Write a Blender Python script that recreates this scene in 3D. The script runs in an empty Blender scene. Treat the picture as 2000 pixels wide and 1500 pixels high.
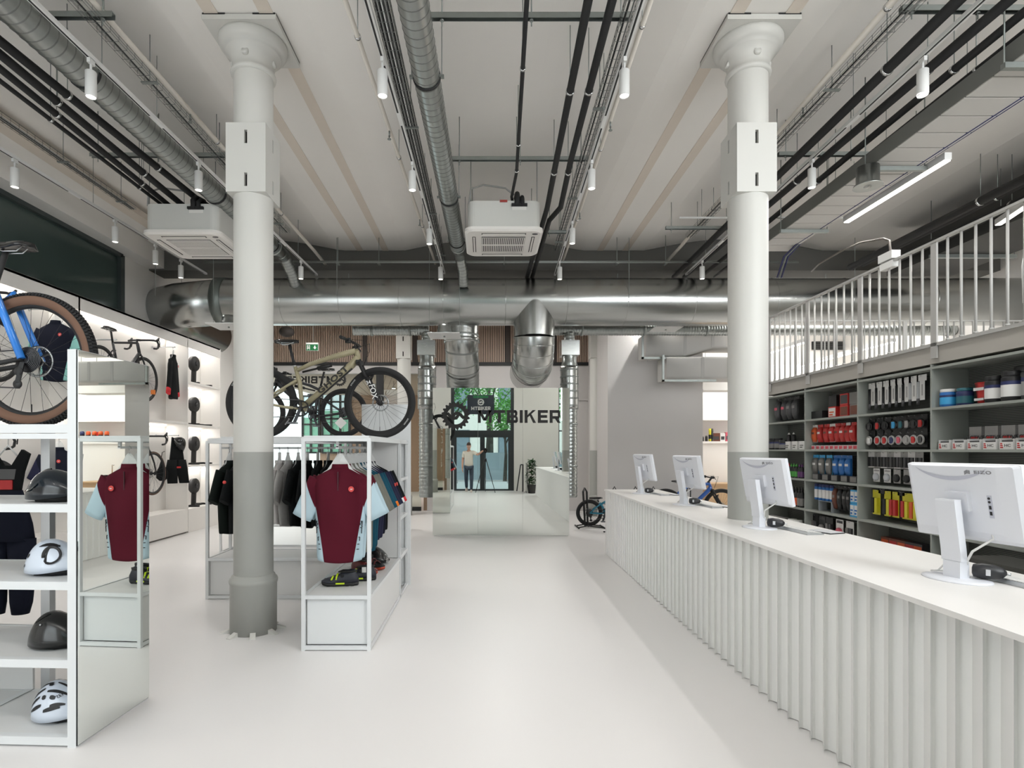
import bpy, bmesh, math, random
from mathutils import Vector, Matrix
from math import sin, cos, pi, radians, sqrt

SC = bpy.context.scene
COL = SC.collection
R = random.Random(7)

# ------------------------------------------------------------------ camera
H, F, VX, VY = 1.53, 1120.0, 948.0, 878.0
cam_data = bpy.data.cameras.new('camera')
cam = bpy.data.objects.new('camera', cam_data)
COL.objects.link(cam)
cam.location = (0, 0, H)
cam.rotation_euler = (pi / 2, 0, 0)
cam_data.sensor_fit = 'HORIZONTAL'
cam_data.sensor_width = 36.0
cam_data.lens = F / 2000 * 36.0
cam_data.shift_x = (1000 - VX) / 2000
cam_data.shift_y = (VY - 750) / 2000
cam_data.clip_start = 0.05
cam_data.clip_end = 300
SC.camera = cam

# ------------------------------------------------------------------ world, exposure
world = bpy.data.worlds.new('sky')
SC.world = world
world.use_nodes = True
_nt = world.node_tree
_nt.nodes.clear()
_out = _nt.nodes.new('ShaderNodeOutputWorld')
_bg = _nt.nodes.new('ShaderNodeBackground')
_tc = _nt.nodes.new('ShaderNodeTexCoord')
_sx = _nt.nodes.new('ShaderNodeSeparateXYZ')
_rp = _nt.nodes.new('ShaderNodeValToRGB')
_rp.color_ramp.elements[0].position = 0.48
_rp.color_ramp.elements[0].color = (0.55, 0.57, 0.58, 1)
_rp.color_ramp.elements[1].position = 0.9
_rp.color_ramp.elements[1].color = (0.80, 0.90, 1.0, 1)
_mp = _nt.nodes.new('ShaderNodeMath'); _mp.operation = 'MULTIPLY_ADD'
_mp.inputs[1].default_value = 0.5; _mp.inputs[2].default_value = 0.5
_nt.links.new(_tc.outputs['Generated'], _sx.inputs[0])
_nt.links.new(_sx.outputs['Z'], _mp.inputs[0])
_nt.links.new(_mp.outputs[0], _rp.inputs[0])
_nt.links.new(_rp.outputs[0], _bg.inputs['Color'])
_bg.inputs['Strength'].default_value = 4.6
_nt.links.new(_bg.outputs[0], _out.inputs['Surface'])
vs = SC.view_settings
vs.view_transform = 'Standard'
vs.look = 'None'
vs.gamma = 1
vs.use_curve_mapping = False
vs.exposure = -0.62
SC.cycles.use_denoising = True
SC.cycles.max_bounces = 10
SC.cycles.diffuse_bounces = 8
SC.cycles.glossy_bounces = 5
SC.cycles.transmission_bounces = 6
SC.cycles.transparent_max_bounces = 12
SC.cycles.caustics_reflective = False
SC.cycles.caustics_refractive = False
SC.cycles.sample_clamp_indirect = 6

SPOT_W = 44.0          # watts of one track spotlight
SPOT_COL = (1.0, 0.975, 0.945)
STRIP_W = 11.0

def add_light(name, kind, loc, energy, color=(1, 1, 1), rot=(0, 0, 0), **kw):
    d = bpy.data.lights.new(name, kind)
    d.energy = energy
    d.color = color
    for k, v in kw.items():
        setattr(d, k, v)
    o = bpy.data.objects.new(name, d)
    o.location = loc
    o.rotation_euler = rot
    COL.objects.link(o)
    return o

# area lamps added at the windows behind the camera, filling in for daylight
DAY = (0.95, 0.975, 1.0)
add_light('daylight_fill_left', 'AREA', (-3.95, -0.9, 2.5), 190, DAY, (pi / 2, 0, 0), shape='RECTANGLE', size=3.2, size_y=4.2)
add_light('daylight_fill_right', 'AREA', (5.4, -0.9, 3.6), 620, DAY, (pi / 2, 0, 0), shape='RECTANGLE', size=5.2, size_y=2.0)

# ------------------------------------------------------------------ pixel -> world helpers
def P(px, py, y):
    return Vector(((px - VX) * y / F, y, H - (py - VY) * y / F))
def Zp(px, py, z):
    y = F * (z - H) / (VY - py)
    return Vector(((px - VX) * y / F, y, z))
def lerp(a, b, t):
    return a + (b - a) * t

# ------------------------------------------------------------------ materials
def lin(c):
    c = c / 255.0
    return c / 12.92 if c <= 0.04045 else ((c + 0.055) / 1.055) ** 2.4
MATS = {}
def mat(name, rgb, rough=0.5, metal=0.0, noise=0.0, nscale=8.0, spec=0.5, emit=0.0, coat=0.0, bump=0.0,
        stretch=(1, 1, 1), alpha=1.0, emit_rgb=None):
    if name in MATS:
        return MATS[name]
    m = bpy.data.materials.new(name)
    m.use_nodes = True
    nt = m.node_tree
    b = nt.nodes['Principled BSDF']
    c = tuple(lin(v) for v in rgb) + (1,)
    b.inputs['Base Color'].default_value = c
    b.inputs['Roughness'].default_value = rough
    b.inputs['Metallic'].default_value = metal
    b.inputs['Specular IOR Level'].default_value = spec
    if coat:
        b.inputs['Coat Weight'].default_value = coat
    if alpha < 1:
        b.inputs['Alpha'].default_value = alpha
    if emit:
        b.inputs['Emission Color'].default_value = tuple(lin(v) for v in (emit_rgb or rgb)) + (1,)
        b.inputs['Emission Strength'].default_value = emit
    if noise or bump:
        tc = nt.nodes.new('ShaderNodeTexCoord')
        mp = nt.nodes.new('ShaderNodeMapping')
        mp.inputs['Scale'].default_value = stretch
        nz = nt.nodes.new('ShaderNodeTexNoise')
        nz.inputs['Scale'].default_value = nscale
        nz.inputs['Detail'].default_value = 4
        nt.links.new(tc.outputs['Object'], mp.inputs[0])
        nt.links.new(mp.outputs[0], nz.inputs['Vector'])
        if noise:
            mx = nt.nodes.new('ShaderNodeMix')
            mx.data_type = 'RGBA'
            mx.inputs['A'].default_value = tuple(v * (1 - noise) for v in c[:3]) + (1,)
            mx.inputs['B'].default_value = tuple(min(1, v * (1 + noise)) for v in c[:3]) + (1,)
            nt.links.new(nz.outputs[0], mx.inputs['Factor'])
            nt.links.new(mx.outputs['Result'], b.inputs['Base Color'])
        if bump:
            bp = nt.nodes.new('ShaderNodeBump')
            bp.inputs['Strength'].default_value = bump
            bp.inputs['Distance'].default_value = 0.01
            nt.links.new(nz.outputs[0], bp.inputs['Height'])
            nt.links.new(bp.outputs[0], b.inputs['Normal'])
    MATS[name] = m
    return m

WHITE = mat('white_powder_coat', (220, 220, 218), 0.45, noise=0.01)
PAINT = mat('white_wall_paint', (232, 230, 226), 0.8, noise=0.015, nscale=3)
CEILM = mat('ceiling_plaster', (236, 233, 228), 0.85, noise=0.02, nscale=2)
BEIGE = mat('beige_ceiling_band', (218, 208, 196), 0.85, noise=0.02)
FLOORM = mat('white_cast_floor', (224, 222, 221), 0.38, noise=0.012, nscale=1.2, spec=0.35)
PILL = mat('pillar_white_paint', (205, 204, 199), 0.5, noise=0.015, nscale=3)
PILLG = mat('pillar_grey_paint', (160, 161, 156), 0.45, noise=0.02, nscale=3)
GREYW = mat('grey_wall_paint', (196, 193, 191), 0.8, noise=0.02, nscale=1.5)
GALV = mat('galvanised_steel', (168, 172, 170), 0.30, 1.0, noise=0.10, nscale=9, stretch=(1, 1, 1), bump=0.05)
GALV2 = mat('galvanised_sheet', (176, 178, 176), 0.24, 1.0, noise=0.08, nscale=3, stretch=(0.4, 3, 3))
STEEL = mat('zinc_strut', (150, 155, 152), 0.45, 0.9, noise=0.10, nscale=20)
WIRE = mat('zinc_wire', (120, 122, 120), 0.45, 0.8)
BLACK = mat('matt_black', (24, 24, 25), 0.6)
RUBBER = mat('pipe_rubber_black', (27, 27, 28), 0.75, noise=0.1, nscale=20)
GLOSSB = mat('gloss_black', (14, 14, 16), 0.18, spec=0.6)
CHROME = mat('chrome', (205, 205, 205), 0.12, 1.0)
ALU = mat('brushed_aluminium', (190, 192, 194), 0.3, 1.0)
MIRROR = mat('mirror_silver', (238, 242, 238), 0.0, 1.0)
GREENGREY = mat('grey_green_shelf_paint', (150, 154, 148), 0.55, noise=0.015)
FASCIA = mat('warm_grey_fascia', (172, 168, 161), 0.6, noise=0.015)
DARKIN = mat('unlit_dark_void', (24, 28, 27), 0.9)
LEDM = mat('led_diffuser_lit', (255, 250, 240), 0.5, emit=6.0)
SPOTM = mat('spot_lens_lit', (255, 250, 240), 0.5, emit=9.0)
WOOD = mat('birch_wood', (190, 160, 125), 0.55, noise=0.12, nscale=4, stretch=(1, 1, 8))
SLATW = mat('larch_slat', (184, 162, 146), 0.6, noise=0.15, nscale=6, stretch=(8, 8, 1))
RED = mat('red_plastic', (190, 38, 40), 0.4)
GREEN = mat('green_plastic', (60, 150, 60), 0.4)

def glass_mat(name, tint=(0.92, 0.97, 0.95), refl=0.10, rough=0.0):
    m = bpy.data.materials.new(name)
    m.use_nodes = True
    nt = m.node_tree
    nt.nodes.clear()
    o = nt.nodes.new('ShaderNodeOutputMaterial')
    t = nt.nodes.new('ShaderNodeBsdfTransparent')
    t.inputs[0].default_value = tint + (1,)
    g = nt.nodes.new('ShaderNodeBsdfGlossy')
    g.inputs['Roughness'].default_value = rough
    fr = nt.nodes.new('ShaderNodeFresnel')
    fr.inputs[0].default_value = 1.45
    mx = nt.nodes.new('ShaderNodeMixShader')
    nt.links.new(fr.outputs[0], mx.inputs[0])
    nt.links.new(t.outputs[0], mx.inputs[1])
    nt.links.new(g.outputs[0], mx.inputs[2])
    nt.links.new(mx.outputs[0], o.inputs[0])
    MATS[name] = m
    return m
GLASS = glass_mat('clear_glass')
SMOKE = glass_mat('smoked_glass', (0.55, 0.6, 0.58))

# ------------------------------------------------------------------ mesh builder
class MB:
    def __init__(self):
        self.v = []; self.f = []; self.m = []; self.s = []
    def add(self, vs_, fs_, mi=0, sm=False, M=None):
        n = len(self.v)
        for p in vs_:
            p = Vector(p)
            self.v.append(M @ p if M is not None else p)
        for f in fs_:
            self.f.append([n + i for i in f]); self.m.append(mi); self.s.append(sm)
        return self
    def box(self, x0, x1, y0, y1, z0, z1, mi=0, M=None):
        vs_ = [(x0, y0, z0), (x1, y0, z0), (x1, y1, z0), (x0, y1, z0), (x0, y0, z1), (x1, y0, z1), (x1, y1, z1), (x0, y1, z1)]
        return self.add(vs_, [(0, 3, 2, 1), (4, 5, 6, 7), (0, 1, 5, 4), (1, 2, 6, 5), (2, 3, 7, 6), (3, 0, 4, 7)], mi, False, M)
    def bar(self, a, b, w, h=None, mi=0, up=(0, 0, 1)):
        a = Vector(a); b = Vector(b); h = h or w
        d = (b - a).normalized(); up = Vector(up)
        s = d.cross(up)
        if s.length < 1e-4:
            s = d.cross(Vector((1, 0, 0)))
        s.normalize(); u = s.cross(d)
        q = []
        for c in (a, b):
            for i, j in ((-1, -1), (1, -1), (1, 1), (-1, 1)):
                q.append(c + s * (i * w / 2) + u * (j * h / 2))
        return self.add(q, [(0, 3, 2, 1), (4, 5, 6, 7), (0, 1, 5, 4), (1, 2, 6, 5), (2, 3, 7, 6), (3, 0, 4, 7)], mi)
    def loft(self, rings, mi=0, sm=True, cap=True, closed=False):
        n = len(rings[0]); k = len(rings)
        vs_ = [p for r in rings for p in r]
        fs_ = []
        for i in range(k if closed else k - 1):
            a = i * n; b = ((i + 1) % k) * n
            for j in range(n):
                j2 = (j + 1) % n
                fs_.append((a + j, a + j2, b + j2, b + j))
        self.add(vs_, fs_, mi, sm)
        if cap and not closed:
            self.add(rings[0], [tuple(range(n))[::-1]], mi)
            self.add(rings[-1], [tuple(range(n))], mi)
        return self
    def tube(self, pts, r, n=8, mi=0, cap=True, closed=False, sq=None):
        pts = [Vector(p) for p in pts]
        k = len(pts)
        rr = r if isinstance(r, (list, tuple)) else [r] * k
        ds = []
        for i in range(k):
            if closed:
                d = pts[(i + 1) % k] - pts[i - 1]
            else:
                d = pts[min(i + 1, k - 1)] - pts[max(i - 1, 0)]
            ds.append(d.normalized())
        u = ds[0].cross(Vector((0, 0, 1)))
        if u.length < 1e-3:
            u = ds[0].cross(Vector((0, 1, 0)))
        u.normalize()
        rings = []
        for i in range(k):
            d = ds[i]
            u = (u - d * u.dot(d))
            if u.length < 1e-6:
                u = d.orthogonal()
            u.normalize()
            w = d.cross(u)
            a, b = (rr[i], rr[i]) if sq is None else (rr[i], rr[i] * sq)
            rings.append([pts[i] + u * (a * cos(2 * pi * j / n)) + w * (b * sin(2 * pi * j / n)) for j in range(n)])
        return self.loft(rings, mi, n > 4, cap, closed)
    def cyl(self, a, b, r0, r1=None, n=14, mi=0, cap=True):
        return self.tube([a, b], [r0, r0 if r1 is None else r1], n, mi, cap)
    def lathe(self, prof, n=24, c=(0, 0, 0), mi=0, cap=True, axis='z', sm=True, M=None):
        rings = []
        for r, z in prof:
            rg = []
            for j in range(n):
                a = 2 * pi * j / n
                p = Vector((r * cos(a), r * sin(a), z))
                if axis == 'x': p = Vector((p.z, p.x, p.y))
                if axis == 'y': p = Vector((p.y, p.z, p.x))
                p = p + Vector(c)
                rg.append(M @ p if M is not None else p)
            rings.append(rg)
        return self.loft(rings, mi, sm, cap)
    def prism(self, poly, a, b, axis='y', mi=0, M=None, sm=False):
        def q(u, v, t):
            return (u, t, v) if axis == 'y' else ((t, u, v) if axis == 'x' else (u, v, t))
        n = len(poly)
        vs_ = [q(u, v, a) for u, v in poly] + [q(u, v, b) for u, v in poly]
        self.add(vs_, [tuple(range(n)), tuple(range(2 * n - 1, n - 1, -1))], mi, False, M)
        self.add(vs_, [(i, i + n, (i + 1) % n + n, (i + 1) % n) for i in range(n)], mi, sm, M)
        return self
    def torus(self, c, R_, r, n=40, k=8, axis='y', mi=0):
        c = Vector(c); rings = []
        for i in range(n):
            t = 2 * pi * i / n
            rg = []
            for j in range(k):
                q = 2 * pi * j / k
                a = R_ + r * cos(q); h = r * sin(q)
                if axis == 'y': p = Vector((a * cos(t), h, a * sin(t)))
                elif axis == 'z': p = Vector((a * cos(t), a * sin(t), h))
                else: p = Vector((h, a * cos(t), a * sin(t)))
                rg.append(c + p)
            rings.append(rg)
        return self.loft(rings, mi, True, False, True)
    def ball(self, c, r, n=12, k=8, mi=0, s=(1, 1, 1), M=None):
        prof = [(max(1e-4, sin(pi * i / k)) , -cos(pi * i / k)) for i in range(k + 1)]
        rings = []
        for rr, z in prof:
            rg = []
            for j in range(n):
                p = Vector((rr * cos(2 * pi * j / n) * r * s[0], rr * sin(2 * pi * j / n) * r * s[1], z * r * s[2]))
                if M is not None: p = M @ p
                rg.append(p + Vector(c))
            rings.append(rg)
        return self.loft(rings, mi, True, True)
    def mesh(self, name, mats, fix=True):
        me = bpy.data.meshes.new(name)
        me.from_pydata([tuple(p) for p in self.v], [], self.f)
        if not isinstance(mats, (list, tuple)):
            mats = [mats]
        for m in mats:
            me.materials.append(m)
        me.polygons.foreach_set('material_index', self.m)
        me.polygons.foreach_set('use_smooth', self.s)
        if fix:
            bm = bmesh.new(); bm.from_mesh(me)
            bmesh.ops.remove_doubles(bm, verts=bm.verts, dist=1e-5)
            bmesh.ops.recalc_face_normals(bm, faces=bm.faces)
            bm.to_mesh(me); bm.free()
        me.update()
        return me
    def build(self, name, mats, parent=None, loc=None, rot=None, fix=True):
        return obj(name, self.mesh(name, mats, fix), parent, loc, rot)

def obj(name, data, parent=None, loc=None, rot=None):
    o = bpy.data.objects.new(name, data)
    COL.objects.link(o)
    if parent is not None: o.parent = parent
    if loc is not None: o.location = loc
    if rot is not None: o.rotation_euler = rot
    return o
def thing(name, label, cat, loc=(0, 0, 0), rz=0, group=None):
    o = obj(name, None, None, loc, (0, 0, rz))
    o.empty_display_size = 0.05
    return tag(o, label, cat, group)
def tag(o, label=None, cat=None, group=None, kind=None):
    if label: o['label'] = label
    if cat: o['category'] = cat
    if group: o['group'] = group
    if kind: o['kind'] = kind
    return o
def struct(o, label=None):
    o['kind'] = 'structure'
    if label: o['label'] = label
    return o
KIDS = {}
def dup(o, loc=None, rz=None, label=None, group=None, parent=None):
    c = o.copy(); COL.objects.link(c)
    if parent is not None: c.parent = parent
    if loc is not None: c.location = loc
    if rz is not None: c.rotation_euler = (o.rotation_euler[0], o.rotation_euler[1], rz)
    if label: c['label'] = label
    if group: c['group'] = group
    for ch in list(o.children):
        dup(ch, parent=c)
    return c
ORD = ['first', 'second', 'third', 'fourth', 'fifth', 'sixth', 'seventh', 'eighth', 'ninth', 'tenth', 'eleventh', 'twelfth',
       'thirteenth', 'fourteenth', 'fifteenth', 'sixteenth']
def nth(i, n, what='from the left'):
    if n == 1: return ''
    if n == 2: return ('left one of two', 'right one of two')[i]
    if i == 0: return 'leftmost of %s' % NUM[n]
    if i == n - 1: return 'rightmost of %s' % NUM[n]
    return '%s from left of %s' % (ORD[i], NUM[n])
NUM = ['zero', 'one', 'two', 'three', 'four', 'five', 'six', 'seven', 'eight', 'nine', 'ten', 'eleven', 'twelve', 'thirteen',
       'fourteen', 'fifteen', 'sixteen']
def text_mesh(body, size, off=0.0, ext=0.001, space=1.0, sx=1.0, m=None, align='CENTER'):
    cu = bpy.data.curves.new('lettering', 'FONT')
    cu.body = body; cu.size = size; cu.offset = off; cu.extrude = ext; cu.space_character = space
    cu.align_x = align; cu.align_y = 'CENTER'; cu.resolution_u = 3
    o = bpy.data.objects.new('lettering', cu)
    COL.objects.link(o)
    bpy.context.view_layer.update()
    me = bpy.data.meshes.new_from_object(o)
    bpy.data.objects.remove(o); bpy.data.curves.remove(cu)
    me.transform(Matrix.Diagonal((sx, 1, 1, 1)))
    me.materials.clear()
    if m: me.materials.append(m)
    return me
def rrect(x0, x1, z0, z1, r, n=4):
    pts = []
    for cx, cz, a0 in ((x1 - r, z1 - r, 0), (x0 + r, z1 - r, pi / 2), (x0 + r, z0 + r, pi), (x1 - r, z0 + r, 1.5 * pi)):
        for i in range(n + 1):
            a = a0 + i * pi / 2 / n
            pts.append((cx + r * cos(a), cz + r * sin(a)))
    return pts

def block_text(body, h, th, m, mirror=False):
    """heavy sans capitals built from strokes, in the XZ plane, centred"""
    mb = MB(); x = 0.0; w = 0.245
    def bx(x0, x1, z0, z1): mb.box(x + x0, x + x1, -th / h, th / h, z0, z1)
    def pl(p): mb.prism([(x + a, b) for a, b in p], -th / h, th / h)
    for ch in body:
        if ch == 'M':
            for p in ([(0, 0), (w, 0), (w, 1), (0, 1)], [(0.905, 0), (1.15, 0), (1.15, 1), (0.905, 1)], [(0.0, 1), (0.26, 1), (0.70, 0.18), (0.45, 0.18)], [(1.15, 1), (0.89, 1), (0.45, 0.18), (0.70, 0.18)]): pl(p)
            adv = 1.15
        elif ch == 'T': bx(0, 0.95, 0.77, 1); bx(0.355, 0.60, 0, 0.77); adv = 0.95
        elif ch == 'B':
            bx(0, w, 0, 1); bx(w, 0.74, 0.78, 1); bx(w, 0.76, 0.40, 0.61); bx(w, 0.78, 0, 0.22)
            pl([(0.66, 0.59), (0.80, 0.53), (0.86, 0.66), (0.86, 0.86), (0.74, 1), (0.66, 0.95)]); pl([(0.70, 0.0), (0.80, 0), (0.90, 0.12), (0.90, 0.38), (0.82, 0.53), (0.70, 0.50)]); adv = 0.9
        elif ch == 'I': bx(0, w, 0, 1); adv = w
        elif ch == 'K': bx(0, w, 0, 1); pl([(w, 0.42), (w, 0.62), (0.66, 1), (0.92, 1)]); pl([(0.40, 0.60), (0.54, 0.72), (0.95, 0), (0.70, 0)]); adv = 0.94
        elif ch == 'E': bx(0, w, 0, 1); bx(w, 0.82, 0.78, 1); bx(w, 0.76, 0.39, 0.61); bx(w, 0.82, 0, 0.22); adv = 0.82
        elif ch == 'R': bx(0, w, 0, 1); bx(w, 0.74, 0.78, 1); bx(w, 0.74, 0.32, 0.53); pl([(0.68, 0.34), (0.78, 0.36), (0.88, 0.5), (0.88, 0.84), (0.76, 1), (0.68, 1)]); pl([(0.42, 0.36), (0.66, 0.36), (0.92, 0), (0.67, 0)]); adv = 0.9
        x += adv + 0.16
    x -= 0.16
    for i, p in enumerate(mb.v):
        q = Vector(((p.x - x / 2) * h, p.y * h, (p.z - 0.5) * h))
        if mirror: q.x = -q.x
        mb.v[i] = q
    return mb.mesh('lettering', m)
# ================================================================== SETTING
XL, XR, YF, YB = -6.0, 9.0, -1.0, 14.6
CZ = 5.0
MB().box(XL - 0.6, XR, YF, YB + 7, -0.12, 0.0).build('floor', FLOORM)['kind'] = 'structure'

# vaulted ceiling: low at the pillar lines, rising towards the middle of each bay
XC = [-6.12, -1.96, 2.22, 6.40, 10.5]
def ceil_z(x):
    d = min(abs(x - c) for c in XC)
    t = min(1.0, max(0.0, (d - 0.55) / 1.54))
    return CZ + 0.20 * sin(t * pi / 2)
def ceiling_piece(name, y0, y1, thick=0.25):
    xs = [XL - 0.6 + (XR + 0.6 - XL) * i / 120 for i in range(121)]
    poly = [(x, ceil_z(x)) for x in xs] + [(xs[-1], CZ + 0.75), (xs[0], CZ + 0.75)]
    m = MB(); n = len(xs)
    vs_ = []
    for y in (y0, y1):
        vs_ += [(x, y, ceil_z(x)) for x in xs]
        vs_ += [(x, y, CZ + 0.75) for x in xs]
    fs_ = []
    for i in range(n - 1):
        fs_.append((i, i + 1, 2 * n + i + 1, 2 * n + i))
        fs_.append((n + i, 3 * n + i, 3 * n + i + 1, n + i + 1))
        fs_.append((i, n + i, n + i + 1, i + 1))
        fs_.append((2 * n + i, 2 * n + i + 1, 3 * n + i + 1, 3 * n + i))
    m.add(vs_, fs_, 0, False)
    o = m.build(name, CEILM); o['kind'] = 'structure'
    return o
ceiling_piece('ceiling', YF, 10.0)
ceiling_piece('ceiling', 10.55, YB)
bm_ = MB().box(XL - 0.5, XR, 10.02, 10.5, 4.66, 5.4).build('trim_8', mat('ceiling_shade_tone', (92, 91, 87), 0.85)); bm_['kind'] = 'structure'  # added band; the far ceiling's shade is put into its dark colour
c = MB().box(XL - 0.6, XR, YF, YB, CZ + 0.75, CZ + 0.9).build('ceiling', CEILM); c['kind'] = 'structure'
k = 0
for xc in (-1.96, 2.22):
    for s in (-1, 1):
        k += 1
        o = MB().box(xc + s * 0.22 - 0.055, xc + s * 0.22 + 0.055, 0.2, 10.0, CZ - 0.006, CZ + 0.01).build('trim_%d' % k, BEIGE)
        o['kind'] = 'structure'
o = MB().box(-5.2, -5.02, -0.5, 10.0, 4.93, 5.02).build('trim_5', BEIGE); o['kind'] = 'structure'

# ---- left wall: display wall below, dark glazing above
w = MB().box(XL - 0.6, XL - 0.45, YF, YB, 0, 5.4).build('wall_left', PAINT); struct(w)
DARKG = mat('dark_window_glass', (66, 80, 77), 0.12, noise=0.15, nscale=1.5, spec=0.6)
FRM = mat('window_frame_grey', (62, 70, 69), 0.4)
wl = MB().box(-5.94, -5.90, -0.9, 9.25, 3.62, 4.66).build('window_1', DARKG); struct(wl)
m = MB()
for y in (9.24, 6.63, 6.5, 3.9, 1.2):
    MB().box(-5.90, -5.84, y - 0.05, y + 0.05, 3.62, 4.66).build('window_frame', FRM, wl)
MB().box(-5.9, -5.84, -0.9, 9.25, 4.62, 4.70).build('window_frame', FRM, wl)
s = MB().box(XL - 0.45, -5.6, YF, 10.0, 4.68, 4.99).build('wall_left', PAINT); struct(s)
s = MB().box(XL - 0.45, -5.88, 9.3, YB, 0, 4.99).build('wall_left', PAINT); struct(s)

# ---- rear: larch slats high up, grey fields either side of the mirror, glazed screen on the left
BK = 14.3
o = MB().box(-6.4, 3.0, BK + 0.02, BK + 0.1, 3.68, 5.3).build('wall_back', mat('dark_backing', (48, 42, 39), 0.9)); struct(o)
m = MB()
x = -6.0
while x < 2.9:
    m.box(x, x + 0.026, BK - 0.03, BK + 0.02, 3.70, 4.95)
    x += 0.0442
sl = m.build('slat', SLATW, o, fix=False); sl['kind'] = 'stuff'
for x in (-3.0, -1.75, -0.6, 0.55, 1.7):
    MB().box(x - 0.06, x + 0.06, BK - 0.05, BK + 0.02, 3.7, 5.0).build('batten', mat('dark_batten', (58, 50, 46), 0.7), o)
b = MB().box(-6.4, 3.0, BK - 0.06, BK + 0.1, 3.62, 3.70).build('wall_back', BLACK); struct(b)
b = MB().box(-6.0, -1.6, BK - 0.03, BK + 0.1, 3.42, 3.62).build('wall_back', GREYW); struct(b)
g = MB().box(-1.45, 3.0, BK - 0.02, BK + 0.1, 0, 3.62).build('wall_back', GREYW); struct(g)
for z in (2.75,):
    MB().box(1.6, 2.56, BK - 0.05, BK - 0.02, z, z + 0.05).build('rail', GREYW, g)
# projecting grey wall block on the right
g = MB().box(2.56, 4.55, 12.0, 14.5, 0, 5.3).build('wall_right', GREYW); struct(g)
so = thing('wall_socket', 'pale double wall socket on grey wall behind the monitors', 'socket', P(1352, 905, 12.0) + Vector((0, -0.006, 0)))
MB().prism(rrect(-0.16, 0.16, -0.08, 0.08, 0.015), -0.006, 0.006).build('plate', GREYW, so)
for s in (-0.08, 0.08):
    MB().lathe([(0.055, 0), (0.055, 0.008)], 16, (s, -0.012, 0), axis='y').build('socket_cup', mat('socket_white', (215, 213, 210), 0.4), so)
# bright room behind on the right
PW = mat('bright_white_paint', (238, 236, 233), 0.7)
o = MB().box(4.5, XR, 14.4, 14.6, 0, 5.0).build('wall_back', PW); struct(o)
o = MB().box(XR, XR + 0.15, YF, 15, 0, 5.6).build('wall_right', PAINT); struct(o)
o = MB().box(4.46, 4.60, -0.9, 8.43, 0, 2.40).build('wall_right', GREENGREY); struct(o)
# mezzanine slab
o = MB().box(4.18, XR, -0.9, 8.43, 2.32, 2.47).build('floor', FASCIA); struct(o)
o = MB().box(4.10, 4.18, -0.9, 8.43, 2.315, 2.495).build('trim_6', FASCIA); struct(o)
o = MB().box(4.18, XR, 8.39, 8.43, 2.315, 2.495).build('trim_7', FASCIA); struct(o)

# ---- front (behind the camera): entrance door, white walls and shop windows
PW2 = PAINT
def wall_seg(x0, x1, z0, z1):
    o = MB().box(x0, x1, YF - 0.16, YF, z0, z1).build('wall_front', PW2); struct(o)
wall_seg(XL - 0.6, -5.6, 0, 5.6); wall_seg(-2.3, -1.28, 0, 5.6); wall_seg(1.06, 2.72, 0, 5.6)
wall_seg(-1.28, 1.06, 4.6, 5.6); wall_seg(-5.6, -2.3, 4.7, 5.6); wall_seg(2.72, XR, 4.7, 5.6)
wall_seg(-5.6, -2.3, 0, 0.25); wall_seg(2.72, XR, 0, 0.25); wall_seg(8.2, XR, 0, 5)
DFR = mat('anthracite_door_frame', (38, 42, 45), 0.45)
dr = MB()
dr.box(-1.28, -1.16, YF - 0.12, YF - 0.04, 0, 4.6); dr.box(0.94, 1.06, YF - 0.12, YF - 0.04, 0, 4.6)
dr.box(-1.16, 0.94, YF - 0.12, YF - 0.04, 2.06, 2.24); dr.box(-1.16, 0.94, YF - 0.12, YF - 0.04, 4.52, 4.6)
d0 = struct(dr.build('door_1', DFR))
for x0, x1 in ((-1.16, -0.11), (-0.11, 0.94)):
    lf = MB()
    lf.box(x0, x0 + 0.09, YF - 0.11, YF - 0.05, 0.0, 2.06); lf.box(x1 - 0.09, x1, YF - 0.11, YF - 0.05, 0.0, 2.06)
    lf.box(x0 + 0.09, x1 - 0.09, YF - 0.11, YF - 0.05, 1.98, 2.06); lf.box(x0 + 0.09, x1 - 0.09, YF - 0.11, YF - 0.05, 0, 0.06)
    l = lf.build('door_leaf', DFR, d0)
    MB().box(x0 + 0.09, x1 - 0.09, YF - 0.085, YF - 0.075, 0.06, 1.98).build('pane', GLASS, l)
    hx = x1 - 0.05 if x0 < -0.5 else x0 + 0.05
    MB().tube([(x0 + 0.12, YF - 0.02, 0.36), (x1 - 0.12, YF - 0.02, 0.36)], 0.008, 6).build('push_bar', ALU, l)
    for hx in (x0 + 0.12, x1 - 0.12):
        MB().tube([(hx, YF - 0.05, 0.28), (hx, YF + 0.03, 0.33), (hx, YF + 0.03, 0.42)], 0.012, 6).build('handle', CHROME, l)
MB().box(-1.16, 0.94, YF - 0.085, YF - 0.075, 2.24, 4.52).build('pane', GLASS, d0)
for i, (x0, x1) in enumerate(((-5.6, -2.3), (2.72, 8.2))):
    fr = MB(); n = 3 if i == 0 else 5
    for j in range(n + 1):
        xx = lerp(x0, x1, j / n)
        fr.box(xx - 0.03, xx + 0.03, YF - 0.12, YF - 0.04, 0.25, 4.7)
    for z in (0.25, 1.2, 2.2, 3.2, 4.2, 4.66):
        fr.box(x0, x1, YF - 0.12, YF - 0.04, z, z + 0.045)
    wn = struct(fr.build('window_%d' % (i + 2), DFR))
    for j in range(n):
        MB().box(lerp(x0, x1, j / n) + 0.03, lerp(x0, x1, (j + 1) / n) - 0.03, YF - 0.085, YF - 0.075, 0.29, 4.66).build('pane', GLASS, wn)

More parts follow.
